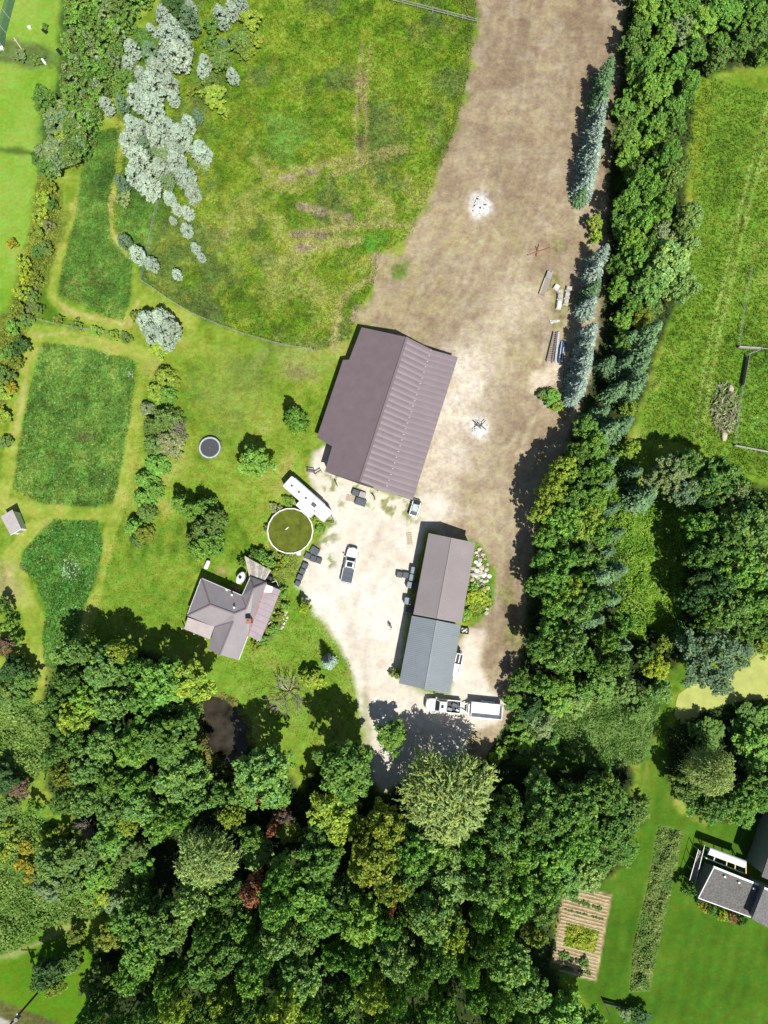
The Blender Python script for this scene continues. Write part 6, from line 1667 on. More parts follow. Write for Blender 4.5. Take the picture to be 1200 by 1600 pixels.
# --- silver thicket on the north-west
SIL = [(295, 30, 16), (255, 24, 13), (272, 42, 12), (206, 76, 12), (200, 99, 10), (236, 48, 9), (262, 58, 18), (278, 86, 20), (284, 66, 16), (236, 84, 15), (246, 112, 19), (258, 92, 13), (238, 132, 19), (266, 130, 13), (155, 97, 8), (150, 132, 8), (166, 164, 11), (140, 183, 8), (190, 160, 11), (214, 150, 17), (236, 166, 19), (270, 152, 10), (206, 196, 14), (222, 204, 15), (246, 214, 18), (202, 224, 16), (216, 246, 18), (190, 284, 12), (211, 274, 15), (232, 290, 19), (281, 213, 18), (294, 192, 11), (314, 236, 15), (272, 236, 13), (276, 252, 16), (290, 276, 17), (309, 180, 9), (301, 302, 13), (264, 308, 10), (276, 326, 9), (293, 331, 10), (270, 344, 6), (291, 358, 10), (305, 386, 8), (314, 401, 7), (194, 376, 11), (214, 397, 13), (236, 412, 11), (276, 428, 8), (345, 25, 13), (361, 14, 11), (376, 5, 11), (320, 96, 10), (316, 111, 9), (349, 70, 9), (363, 118, 10), (230, 502, 17), (252, 498, 17), (266, 514, 16), (240, 520, 18), (258, 532, 14), (298, 12, 10), (222, 118, 12), (228, 228, 13), (262, 196, 12), (250, 262, 14)]
_sl = {45: 'silver white tree at the path end of the row of three', 46: 'middle silver white tree of the row of three by the path', 47: 'silver white tree of the row of three nearest the fence corner', 56: 'silver white tree at the path corner of the clump below the fence corner', 57: 'silver white tree at the top of the clump below the fence corner', 58: 'silver white tree on the lawn side of the clump below the fence corner', 59: 'silver white tree in the low middle of the clump below the fence corner', 60: 'silver white tree at the lowest lawn corner of the clump below the fence corner', 48: 'lone small silver white tree on the meadow below the thicket'}
for k, (x, y, r) in enumerate(SIL):
    T('silver', x, y, r * .9, max(2.4, min(6.5, r * .40)) , 's' if k % 9 else 'sw', _sl.get(k), 'silver white trees of the north west thicket' if k not in _sl else None)
for x, y, r, c in ((225, 62, 17, 'd'), (196, 122, 14, 'd'), (212, 112, 12, 'mw'), (270, 10, 18, 'dk'), (345, 92, 19, 'mw'), (376, 62, 17, 'mw'), (332, 40, 13, 'd'), (335, 150, 17, 'y'), (350, 175, 10, 'y'), (392, 30, 16, 'y'), (385, 80, 12, 'o'), (255, 240, 15, 'sg'), (262, 285, 13, 'sg'), (302, 140, 10, 'o'), (318, 255, 12, 'sg'), (332, 308, 9, 'y'), (310, 318, 8, 'o'), (178, 140, 12, 'd'), (402, 60, 12, 'y'), (330, 68, 12, 'd'), (330, 128, 12, 'mw'), (260, 500, 10, 'o'), (248, 546, 13, 'y'), (212, 494, 9, 'o'), (240, 70, 12, 'd'), (192, 310, 11, 'sg')):
    T('shrub' if r < 13 else 'mid', x, y, r, 2.2 if r < 13 else 3.6, c)
# --- strip of young trees on the north-west
STRIP = [(100, -25), (242, -25), (212, 18), (192, 45), (184, 80), (170, 118), (160, 160), (146, 205), (130, 238), (108, 232), (98, 180), (96, 130), (104, 90), (102, 40)]
rs = np.random.default_rng(77); pts = []
for q in rand_in_poly(STRIP, 900, rs):
    if all((q[0] - a) ** 2 + (q[1] - b) ** 2 > 9.5 ** 2 for a, b in pts): pts.append((q[0], q[1]))
for x, y in pts[:190]:
    plant_tree('young', x, y, rs.uniform(8, 11), rs.uniform(3.6, 5.2), rs.choice(['g', 'mw', 'mw', 'd', 'sg', 'g']), 'slender dull green young tree in the dense strip beside the bright corner fields', 'young trees of the dense strip')  # leaf tones picked lighter, haze over the strip put into the colour
for x, y, r, h, c in ((70, 156, 19, 5, 'd'), (92, 190, 21, 5, 'sg'), (112, 200, 15, 4.5, 'mw'), (86, 240, 25, 5.5, 'sg'), (108, 246, 17, 5, 'mw'), (76, 262, 16, 4.5, 'd'), (96, 216, 13, 4, 'y'), (62, 248, 14, 4, 'd'), (124, 226, 12, 4, 'sg'), (76, 290, 11, 3, 'o'), (66, 310, 12, 3, 'y'), (82, 320, 9, 2.4, 'd'), (62, 338, 12, 2.8, 'y'), (56, 362, 11, 2.4, 'o'), (74, 352, 9, 2.2, 'gr'), (70, 386, 12, 2.4, 'mw'), (58, 392, 10, 2.2, 'd'),
                        (36, 410, 11, 2.6, 'y'), (40, 430, 12, 2.6, 'lime'), (54, 436, 11, 2.4, 'o'), (34, 458, 12, 2.6, 'y'), (50, 462, 10, 2.2, 'mw'), (28, 484, 11, 2.2, 'o'), (40, 500, 11, 2.2, 'mw'), (22, 512, 12, 2.4, 'g'), (32, 540, 13, 2.6, 'dk'), (14, 552, 14, 2.6, 'd'), (26, 566, 11, 2.2, 'o'), (8, 586, 13, 2.4, 'mw'), (4, 612, 13, 2.2, 'y'), (18, 606, 9, 1.8, 'gold'), (2, 650, 13, 2.2, 'y'), (8, 690, 10, 2, 'mw'), (18, 380, 9, 1.6, 'gold'), (60, 482, 9, 1.6, 'mw'), (90, 500, 8, 1.4, 'o'), (120, 508, 9, 1.4, 'mw'), (150, 518, 9, 1.4, 'gg'), (176, 524, 10, 1.6, 'y'), (196, 528, 9, 1.4, 'mw'), (70, 40, 5, 1, 'd'), (30, 85, 10, 1.4, 'sg'), (58, 92, 10, 1.2, 'mw')):
    T('mid' if r > 14 else 'shrub', x, y, r, h, c)
# --- west edge thickets
for x, y, r, h, c in ((4, 948, 12, 4, 'd'), (14, 975, 12, 3, 'gg'), (24, 1000, 11, 3, 'g'), (6, 1008, 15, 4.5, 'br'), (22, 1046, 20, 5, 'dk'), (40, 1062, 17, 4.5, 'd'), (10, 1085, 20, 4.5, 'mw'), (34, 1092, 14, 3.2, 'd'), (8, 1220, 22, 5, 'dk'), (28, 1230, 16, 4, 'br'), (14, 1258, 17, 4, 'mw'), (52, 1262, 12, 3, 'g'), (40, 1325, 12, 2.2, 'gold'), (32, 1352, 10, 2, 'gold'), (48, 1355, 10, 2.2, 'gold'), (44, 1372, 9, 1.8, 'gold'), (74, 1310, 12, 3, 'y'), (98, 1296, 10, 2.5, 'o'), (14, 1295, 11, 2, 'y'), (24, 1318, 11, 1.8, 'y'), (8, 1335, 10, 1.8, 'lime')):
    T('mid' if r > 13 else 'shrub', x, y, r, h, c)
for x, y, r, h, c in ((80, 1350, 24, 6, 'mw'), (112, 1338, 24, 6, 'mw'), (76, 1384, 22, 5.5, 'sg'), (112, 1378, 20, 5, 'mw'), (148, 1330, 26, 6.5, 'mw'), (178, 1310, 26, 7, 'g'), (205, 1330, 25, 6.5, 'mw'), (160, 1366, 24, 6, 'g'), (198, 1368, 24, 6, 'mw'), (222, 1352, 20, 5.5, 'g'), (140, 1396, 17, 4, 'gg'), (164, 1402, 15, 3.5, 'y'), (216, 1382, 14, 4, 'g'), (180, 1412, 15, 3.5, 'sg'),
                        (75, 1520, 22, 6.5, 'dk'), (62, 1532, 14, 5, 'd'), (86, 1540, 15, 5, 'o'), (118, 1462, 13, 3.4, 'o'), (116, 1498, 15, 4.5, 'd'), (108, 1512, 10, 3.4, 'bl'), (172, 1464, 20, 5, 'o'), (158, 1474, 15, 4.4, 'mw'), (178, 1450, 14, 4.4, 'g')):
    T('mid', x, y, r, h, c)

# --- woods: trees one can single out first
BIG = [(256, 1066, 40, 11, 'g'), (298, 1068, 34, 10, 'y'), (232, 1095, 30, 11, 'g'), (168, 1045, 32, 11, 'b'), (192, 1018, 20, 10, 'y'), (140, 1090, 26, 10, 'gg'), (178, 1098, 28, 11, 'b'), (120, 1120, 27, 10, 'y'), (270, 1150, 42, 13, 'd'), (222, 1160, 30, 12, 'g'), (210, 1172, 26, 11, 'gg'), (285, 1206, 38, 12, 'b'), (170, 1160, 28, 11, 'b'), (140, 1195, 30, 10, 'b'), (118, 1160, 24, 10, 'd'), (95, 1090, 20, 9, 'd'), (92, 1130, 22, 9, 'd'), (105, 1205, 22, 9, 'o'), (180, 1215, 26, 10, 'd'), (214, 1222, 24, 10, 'g'), (225, 1256, 28, 10, 'b'), (180, 1262, 26, 9, 'b'), (138, 1250, 24, 8, 'b'), (100, 1252, 20, 7, 'd'), (200, 1284, 18, 8, 'y'), (250, 1285, 26, 9, 'g'),
       (412, 1208, 44, 13, 'b'), (388, 1236, 26, 9, 'b'), (432, 1238, 24, 8, 'g'), (444, 1272, 15, 6, 'br'), (428, 1292, 11, 8, 'r'), (448, 1296, 20, 5, 'y'), (395, 1310, 20, 7, 'd'), (402, 1330, 26, 4, 'bl'), (412, 1238, 9, 11.5, 'r'), (362, 1270, 20, 8, 'y'), (345, 1240, 18, 7, 'd'),
       (540, 1198, 43, 14.5, 'd'), (556, 1214, 26, 11, 'b'), (524, 1268, 37, 11, 'y'), (498, 1300, 24, 9, 'd'), (600, 1290, 34, 14, 'o'), (588, 1338, 40, 15, 'o'), (612, 1372, 30, 15, 'o'), (640, 1330, 34, 14, 'g'), (632, 1362, 28, 14, 'b'), (572, 1302, 26, 13, 'o'),
       (500, 1340, 34, 12, 'd'), (480, 1390, 38, 13, 'g'), (505, 1420, 36, 13, 'g'), (560, 1430, 36, 14, 'gg'), (675, 1420, 40, 15, 'b'), (700, 1448, 30, 14, 'y'), (760, 1380, 36, 15, 'b'), (800, 1400, 34, 14, 'g'), (780, 1300, 30, 14, 'b'), (790, 1260, 28, 12, 'd'), (840, 1280, 36, 13, 'd'), (890, 1260, 40, 13, 'd'), (940, 1240, 36, 11, 'd'), (960, 1290, 34, 10, 'd'), (900, 1310, 34, 12, 'g'), (860, 1330, 34, 13, 'g'), (940, 1330, 30, 8, 'd'), (986, 1262, 26, 8, 'mw'), (880, 1370, 30, 8, 'b'), (915, 1362, 28, 7, 'bl'), (850, 1380, 30, 11, 'g'), (975, 1325, 22, 6, 'g'),
       (836, 1458, 17, 8, 'o'), (846, 1424, 19, 8, 'b'), (872, 1590, 40, 10, 'g'), (914, 1604, 28, 9, 'g'), (822, 1540, 30, 11, 'b'), (790, 1500, 36, 13, 'b'), (160, 1560, 26, 8, 'd'), (150, 1530, 24, 8, 'mw'), (215, 1430, 34, 12, 'd'), (230, 1480, 34, 12, 'g'), (208, 1520, 26, 11, 'g'), (264, 1440, 34, 13, 'b'), (1002, 1588, 14, 2.4, 'dk'), (978, 1585, 10, 1.8, 'sg')]
BIG_E = [(1012, 22, 22, 7, 'g'), (1045, 18, 22, 8, 'g'), (1062, 48, 20, 7, 'sg'), (1094, 40, 22, 7, 'g'), (1122, 18, 22, 8, 'd'), (1156, 70, 17, 6, 'dk'), (1140, 28, 20, 7, 'd'), (1176, 30, 22, 8, 'd'), (1196, 12, 18, 8, 'd'), (1198, 82, 12, 6, 'd'), (1038, 62, 18, 6, 'g'), (1018, 92, 17, 7, 'mw'), (1084, 82, 17, 6, 'dk'), (1054, 106, 18, 7, 'mw'), (988, 150, 14, 4, 'd'), (1012, 160, 17, 7, 'g'), (1032, 138, 17, 7, 'g'), (1050, 176, 18, 8, 'd'), (1000, 192, 16, 6, 'mw'), (1022, 202, 18, 8, 'd'), (1050, 208, 18, 8, 'dk'), (990, 218, 14, 4, 'gg'), (1012, 226, 14, 5, 'gg'), (1042, 248, 19, 9, 'd'), (1000, 292, 20, 10, 'g'), (978, 322, 19, 10, 'g'), (1012, 304, 20, 11, 'g'), (1044, 286, 20, 10, 'mw'), (1076, 340, 20, 8, 'bl'), (1000, 350, 18, 10, 'g'), (1032, 330, 18, 11, 'g'), (1070, 386, 18, 8, 'bl'), (930, 348, 11, 4, 'y'), (985, 380, 19, 9, 'gg'), (1030, 368, 18, 8, 'gr'),
         (1040, 420, 36, 11, 'bl'), (1062, 450, 24, 10, 'bl'), (1012, 448, 26, 10, 'b'), (992, 410, 18, 9, 'g'), (1000, 496, 15, 6, 'o'), (985, 478, 16, 7, 'd'), (1030, 506, 18, 9, 'sg'), (1020, 534, 18, 10, 'spg'), (1012, 562, 18, 10, 'spg'), (1008, 590, 18, 10, 'sg'), (992, 520, 14, 8, 'dk'), (985, 560, 15, 8, 'd'), (975, 600, 15, 8, 'd'), (958, 560, 14, 6, 'd'), (948, 640, 18, 7, 'mw'), (985, 655, 20, 11, 'spg'), (962, 664, 18, 9, 'd'), (982, 640, 12, 6, 'y'),
         (912, 668, 18, 7, 'd'), (925, 700, 22, 9, 'g'), (900, 712, 20, 9, 'd'), (880, 738, 24, 10, 'y'), (905, 752, 24, 10, 'd'), (932, 740, 20, 10, 'g'), (862, 768, 24, 11, 'y'), (890, 784, 26, 11, 'd'), (925, 780, 22, 11, 'gg'), (850, 800, 22, 10, 'y'), (880, 812, 27, 12, 'g'), (914, 816, 28, 12, 'y'), (930, 832, 22, 12, 'g'), (962, 715, 16, 9, 'sg'), (958, 752, 18, 10, 'b'), (965, 790, 16, 10, 'd'), (972, 830, 16, 10, 'sg'), (956, 860, 18, 10, 'b'), (975, 890, 20, 10, 'b'), (946, 900, 22, 11, 'b'), (885, 870, 18, 10, 'g'), (912, 868, 18, 11, 'b'), (868, 905, 24, 11, 'g'), (892, 925, 22, 11, 'y'), (866, 945, 22, 10, 'g'), (905, 950, 24, 12, 'b'), (930, 935, 18, 11, 'b'), (938, 968, 20, 11, 'd'), (965, 935, 18, 10, 'b'), (862, 985, 22, 9, 'g'), (890, 1000, 26, 12, 'b'), (870, 1026, 24, 11, 'b'), (905, 1026, 22, 11, 'd'), (948, 1000, 20, 10, 'g'), (972, 975, 18, 9, 'g'), (962, 1035, 20, 10, 'b'), (940, 1040, 18, 9, 'd'), (850, 1070, 18, 8, 'g'), (880, 1068, 18, 7, 'gg'), (985, 1010, 12, 6, 'dk'), (1024, 1042, 20, 6, 'lime'), (1008, 1025, 15, 5, 'd'), (940, 1072, 22, 6, 'b'), (975, 1080, 20, 6, 'bl'), (1030, 1080, 18, 5, 'b'), (910, 1080, 15, 5, 'g'),
         (1044, 745, 34, 10, 'sg'), (1072, 728, 24, 10, 'b'), (1020, 770, 24, 9, 'b'), (1066, 768, 24, 10, 'sw'), (985, 700, 14, 6, 'y'), (1000, 735, 16, 7, 'mw'), (1120, 750, 36, 12, 'd'), (1140, 772, 22, 11, 'sg'), (1100, 780, 20, 10, 'dk'),
         (1165, 820, 40, 14, 'b'), (1125, 850, 36, 14, 'd'), (1190, 880, 34, 14, 'bl'), (1150, 890, 36, 14, 'g'), (1110, 910, 30, 12, 'dk'), (1180, 935, 34, 13, 'g'), (1135, 950, 34, 12, 'b'), (1105, 965, 24, 10, 'd'), (1196, 975, 24, 10, 'd'), (1160, 985, 24, 8, 'd'), (1195, 1010, 16, 4, 'y'), (1196, 790, 24, 13, 'd'), (1080, 935, 22, 10, 'dk'), (1060, 990, 16, 5, 'd'), (1038, 1005, 14, 4, 'o'),
         (1170, 1130, 28, 3, 'd'), (1196, 1120, 20, 3, 'g'), (1104, 1146, 26, 3.2, 'd'), (1182, 1166, 32, 6, 'g'), (1192, 1216, 28, 8, 'd'), (1152, 1262, 28, 7, 'g'), (1110, 1260, 24, 7, 'd'), (1072, 1228, 22, 7, 'mw'), (1184, 1250, 20, 6, 'g'), (1090, 1256, 18, 5, 'g')]
rsd = random.Random(4)
for x, y, r, h, c in [(815, 1065, 18, 6, 'd'), (800, 1095, 14, 4, 'd'), (830, 1110, 18, 5, 'dk'), (848, 1130, 20, 5, 'sg'), (870, 1100, 20, 5, 'gg'), (900, 1098, 20, 5, 'bl'), (1000, 1110, 16, 4, 'b'), (860, 1165, 15, 3, 'g'), (820, 1160, 15, 3, 'gg')]:
    T('mid' if r > 13 else 'shrub', x, y, r, h, c)
for x, y, r, h, c in BIG + BIG_E:
    if y < 260 and x > 900: c = {'d': 'g', 'dk': 'd', 'g': 'gg', 'mw': 'g'}.get(c, c)
    con = c in ('b', 'spg', 'sg', 'd', 'dk', 'mw') and 935 < x < 1036 and (500 < y < 670 or 700 < y < 1020)
    if con: T('spruce', x, y, r * 1.12, h * 1.1, 'spg', seed=rsd.randrange(99))
    else: T('broad' if r > 18 else 'mid', x, y, r, h, c, seed=rsd.randrange(99))
T('willow', 700, 1250, 72, 14, 'w', 'huge pale feathery willow where the drive meets the wood', seed=0)
T('willow', 320, 1345, 46, 13, 'w', 'pale feathery willow in the lower wood beside the shaded lawn gap', seed=1)
T('willow', 1112, 1206, 34, 12, 'w', 'pale feathery tree in the dark clump below the duckweed pond', seed=0)
T('silver_willow', 1112, 1028, 50, 10, 'sw', 'wide silvery willow leaning over the duckweed pond', seed=0)
T('broad', 400, 1386, 22, 12.5, 'r', 'rust red dying tree in the middle of the lower wood')
T('mid', 612, 1408, 8, 11, 'r', 'small rust red crown under the olive twin trees')
# --- spruces along the earth yard
SPR = [(956, 92, 18, 7.2), (952, 112, 18, 8.4), (948, 136, 18, 7.6), (944, 160, 18, 8.6), (941, 182, 18, 7.8), (938, 204, 18, 8.8), (935, 226, 18, 7.6), (930, 248, 18, 8.4), (924, 272, 18, 7.4), (914, 296, 13, 4.6), (948, 386, 18, 8.0), (938, 412, 18, 7.4), (935, 440, 18, 8.4), (928, 466, 18, 7.6), (930, 508, 18, 8.2), (926, 530, 18, 8.8), (922, 552, 18, 7.8), (918, 574, 18, 8.6), (912, 596, 18, 7.6), (904, 614, 13, 6.8)]
_on = ['topmost', 'second', 'third', 'fourth', 'fifth', 'sixth', 'seventh', 'eighth', 'ninth', 'tenth']
for k, (x, y, r, h) in enumerate(SPR):
    T('spruce', x, y, r, h, 'spg' if k in (0, 1, 2, 9, 12) else 'sp', f"{'greener' if k in (0, 1, 2, 9, 12) else 'pale blue'} spruce, {_on[k % 10]} from the top of the {'upper' if k < 10 else 'lower'} row along the earth yard", 'blue spruces along the earth yard')
for x, y, r, h, c in ((862, 620, 14, 2.2, 'g'), (848, 616, 9, 1.6, 'mw'), (872, 634, 10, 1.8, 'y'), (800, 1158, 12, 2, 'gg'), (786, 1176, 12, 2, 'gg'), (775, 1186, 11, 1.6, 'y'), (812, 1130, 14, 2.4, 'd'), (806, 1100, 10, 2, 'g'), (930, 370, 10, 2.4, 'y')):
    T('shrub', x, y, r, h, c)
for x, y, r, h, c, lab in ((752, 930, 11, 1.4, 'lime', 'lime leafy shrub at the top of the rockery lower half'), (738, 935, 10, 1.4, 'lime', 'lime shrub against the brown shed in the rockery'), (744, 948, 10, 1.3, 'y', 'yellow green shrub at the lower end of the rockery'), (730, 958, 9, 1.2, 'gg', 'bright shrub at the shed corner end of the rockery'), (760, 942, 9, 1.1, 'y', 'yellow green shrub on the outer side of the rockery'), (740, 918, 8, 1.0, 'g', 'small green shrub among the rockery stones by the shed'), (1096, 1404, 8, 1.6, 'dk', 'dark shrub at the low corner of the neighbour house'), (1076, 1390, 11, 3.2, 'd', 'dark rounded shrub beside the terrace deck corner'), (1100, 1416, 8, 1.4, 'gold', 'golden shrub under the front of the neighbour house'), (1112, 1422, 9, 2.2, 'd', 'dark bush in the middle of the neighbour house front'), (1130, 1432, 9, 1.6, 'lime', 'yellow shrub along the front of the neighbour house'), (1146, 1435, 8, 1.6, 'r', 'reddish shrub next to the yellow one at the neighbour house'), (1158, 1436, 8, 2.2, 'dk', 'dark bush at the joint of the neighbour house roofs')):
    T('shrub', x, y, r, h, c, lab)

# --- the rest of the woods, spread between those
def fill(poly, n, r0, r1, h0, h1, cols, seed, kind='broad', gap=.74):
    rs = np.random.default_rng(seed); k = 0
    for q in rand_in_poly(poly, n * 14, rs):
        r = rs.uniform(r0, r1)
        if all(math.hypot(q[0] - a, q[1] - b) > gap * (r + c) for a, b, c in PLACED):
            T(kind, q[0], q[1], r, rs.uniform(h0, h1), str(rs.choice(cols)), seed=int(rs.integers(99))); k += 1
            if k >= n: break
fill([(190, 1400), (262, 1400), (330, 1400), (440, 1330), (480, 1330), (640, 1390), (760, 1330), (815, 1400), (825, 1500), (830, 1560), (940, 1660), (150, 1640), (140, 1580), (200, 1500)], 110, 17, 38, 10, 16, ['g', 'b', 'g', 'g', 'd', 'd', 'y', 'bl', 'gg'], 5)
fill([(100, 1010), (200, 1010), (310, 1100), (310, 1280), (240, 1300), (100, 1270), (80, 1150)], 20, 16, 24, 8, 11, ['g', 'b', 'd', 'y'], 6)
fill([(980, -40), (1215, -40), (1215, 60), (1080, 110), (1060, 300), (1060, 400), (1010, 500), (980, 640), (950, 660), (970, 560), (960, 440), (955, 380), (975, 320), (965, 200), (990, 110)], 50, 13, 20, 5, 9, ['g', 'd', 'mw', 'd', 'b', 'gg'], 8, 'mid', .7)
fill([(880, 720), (960, 690), (980, 800), (985, 940), (980, 1060), (860, 1080), (830, 1000), (845, 860)], 30, 15, 22, 7, 11, ['d', 'b', 'g'], 9, 'broad', .66)
fill([(1090, 800), (1215, 780), (1215, 1000), (1090, 980)], 14, 20, 30, 10, 14, ['d', 'b', 'g'], 10, 'broad', .66)
fill([(640, 1290), (720, 1310), (860, 1210), (980, 1220), (980, 1340), (840, 1400), (700, 1380)], 24, 22, 32, 10, 14, ['d', 'g', 'd', 'b'], 11, 'broad', .7)

# --- bare shrubs
def bare(px, py, h, R, label, m, seed, r0=.07):
    t = thing('bare_shrub', P(px, py, 0), label, 'shrub')
    me = bare_mesh(seed, h, R, m, r0); b = bpy.data.objects.new('branches', me); COL.objects.link(b); b.parent = t
    mb = MB(); mb.tube((0, 0, -.2), (0, 0, .5), .22, .16, 9); mb.build('stump', M['bark'], t)
bare(452, 1080, 5.0, 4.2, 'leafless pale shrub spreading on the lawn above the dark tree shade', M['bark_pale'], 3, .085)
bare(288, 672, 3.4, .7, 'leafless grey stem leaning out of the lawn hedge by the trampoline', M['bark_pale'], 5, .05)
bare(895, 858, 8.5, 1.4, 'grey dead tree top showing in the tree belt beside the yard', M['bark_pale'], 9, .07)
bare(142, 1292, 4.0, 1.6, 'grey leafless bush above the dull green thicket in the lower corner', M['bark_pale'], 11, .06)
bare(168, 1516, 5.0, 1.2, 'grey dead snag at the edge of the lower wood near the road', M['bark_pale'], 13, .06)
bare(972, 1198, 1.4, 1.4, 'brown twiggy pile at the end of the bright reeds', M['bark'], 15, .06)

# --- low plants nobody could count: leaf layers over the ground
def scatter(name, polys, n, h, L, ca, cb, seed, asp=.5, up=1.0, rnd=.6, base=.05, lump=26):
    rs = np.random.default_rng(seed); V, F, TT = [], [], []; o = 0
    for poly, share in polys:
        q = rand_in_poly(poly, int(n * share), rs); m = len(q)
        gc, ghh = gsample(q[:, 0], q[:, 1]); dx, dy, dz = ray(q[:, 0], q[:, 1]); t = -CAM_H / dz
        ed = np.clip(poly_sd(q[:, 0], q[:, 1], poly) / 10, .15, 1)
        lumps = np.clip(fbm(q[:, 0], q[:, 1], lump, 3, seed) * 2.4 - .65, .08, 1) * ed
        z = ghh + base + h * lumps * rs.uniform(.25, 1, m) ** .6
        Cn = np.stack([dx * t, CAM_Y + dy * t, z], 1)
        N = np.array([0, 0, 1.0]) * up + rs.normal(0, rnd, (m, 3)); U = rs.normal(size=(m, 3)); l = L * rs.uniform(.6, 1.4, m)
        v, f = leaf_quads(Cn, N, U, l, l * asp)
        k = np.clip(fbm(q[:, 0], q[:, 1], lump * .7, 3, seed + 5) * 1.7 - .35 + rs.normal(0, .18, m), 0, 1)[:, None]
        tint = (np.array(S(*ca)) * (1 - k) + np.array(S(*cb)) * k) * rs.lognormal(0, .2, (m, 1))
        V.append(v); F.append(f + o); TT.append(np.repeat(tint, 4, 0)); o += len(v)
    me = mesh_np(name, np.concatenate(V), np.concatenate(F), np.concatenate(TT))
    return tag(link_mesh(name, me, None, M['plants']), kind='stuff')
scatter('undergrowth', [([(1000, 765), (1060, 790), (1072, 830), (1062, 900), (1052, 960), (1012, 980), (992, 920), (985, 840)], .6), ([(950, 690), (1000, 696), (996, 840), (1004, 930), (1010, 1000), (968, 1000), (956, 860)], .4)], 15000, 1.3, .42, (120, 178, 44), (176, 214, 76), 301)
scatter('reeds', [([(800, 1140), (850, 1090), (930, 1080), (1040, 1080), (1020, 1140), (1006, 1190), (960, 1205), (900, 1180), (800, 1190)], 1)], 11000, 2.0, .62, (116, 168, 70), (176, 206, 116), 302, .16, .5, .8)
scatter('undergrowth', [([(-20, 1085), (50, 1100), (90, 1085), (72, 1200), (40, 1232), (-20, 1215)], .35), ([(-20, 1268), (50, 1270), (130, 1310), (215, 1390), (190, 1425), (120, 1440), (70, 1450), (30, 1482), (-20, 1500)], .65)], 16000, 1.6, .42, (112, 158, 58), (168, 200, 98), 303)
scatter('weeds', [([(60, 262), (100, 300), (88, 400), (60, 470), (42, 520), (20, 600), (-20, 720), (-20, 560), (24, 460), (44, 380)], 1)], 9000, .6, .34, (128, 152, 52), (186, 194, 80), 304)
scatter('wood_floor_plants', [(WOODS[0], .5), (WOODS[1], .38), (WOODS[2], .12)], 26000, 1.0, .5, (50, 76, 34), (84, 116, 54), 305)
scatter('border_plants', [([(1030, 1292), (1067, 1300), (1050, 1380), (1034, 1450), (1014, 1546), (986, 1548), (990, 1480), (1010, 1400)], 1)], 9000, 1.0, .5, (112, 156, 62), (178, 198, 108), 306, .28, 1.0, .55, lump=14)
scatter('bean_plants', [([(886, 1440), (936, 1456), (928, 1488), (880.6, 1477)], 1)], 1700, .55, .34, (140, 186, 36), (222, 226, 84), 307, .7, lump=9)
mb = MB(); gdv = Vector((math.cos(math.radians(-14)), math.sin(math.radians(-14)), 0))
for k in range(27):
    v = 1388 + k * 5.6; a_ = (862, v - 10); hit = [x for x in range(856, 964, 2) if in_poly(x, v + (x - 900) * .26, GARDEN)]
    if len(hit) < 6: continue
    runs = [(hit[0] + 2, hit[-1] - 2)]
    for x0, x1 in runs:
        p, q = P(x0, v + (x0 - 900) * .26), P(x1, v + (x1 - 900) * .26)
        n = max(2, int((q - p).length / .8)); pr = [p.lerp(q, i / n) + Vector((0, random.uniform(-.05, .05), 0)) for i in range(n + 1)]
        mb.loft([[c_ + Vector((0, -.15, .0)), c_ + Vector((0, -.05, .09)), c_ + Vector((0, .05, .09)), c_ + Vector((0, .15, .0))] for c_ in pr])
o = mb.build('soil_ridges', M['soil_pale']); tag(o, kind='stuff')
scatter('bed_plants', [([(426, 900), (446, 900), (452, 950), (440, 985), (412, 1006), (404, 1000), (430, 960)], .3), ([(408, 862), (432, 850), (466, 872), (466, 900), (440, 900), (425, 880)], .35), ([(726, 925), (766, 915), (770, 945), (752, 964), (724, 970)], .2), ([(740, 862), (762, 870), (768, 910), (728, 920)], .15)], 4200, .5, .30, (130, 170, 50), (204, 214, 104), 308, lump=12)
scatter('pond_plants', [([(306, 1120), (318, 1108), (326, 1140), (340, 1176), (358, 1196), (374, 1196), (366, 1214), (340, 1216), (322, 1190), (310, 1150)], .6), ([(324, 1088), (350, 1082), (372, 1094), (394, 1130), (392, 1160), (380, 1130), (362, 1104), (340, 1094)], .4)], 2200, .7, .32, (110, 120, 54), (190, 186, 96), 312, lump=10)
scatter('hedge_weeds', [([(700, -20), (742, -20), (742, 36), (728, 130), (712, 195), (690, 255), (684, 250), (706, 190), (722, 120), (732, 40)], 1)], 2600, .5, .3, (110, 150, 40), (160, 170, 70), 309)
scatter('island_plants', [([(1050, 1130), (1100, 1108), (1210, 1085), (1210, 1245), (1165, 1285), (1080, 1268), (1044, 1215)], .6), ([(790, 1130), (830, 1110), (830, 1180), (780, 1195), (755, 1190)], .4)], 5000, .7, .4, (56, 86, 36), (110, 146, 62), 310)

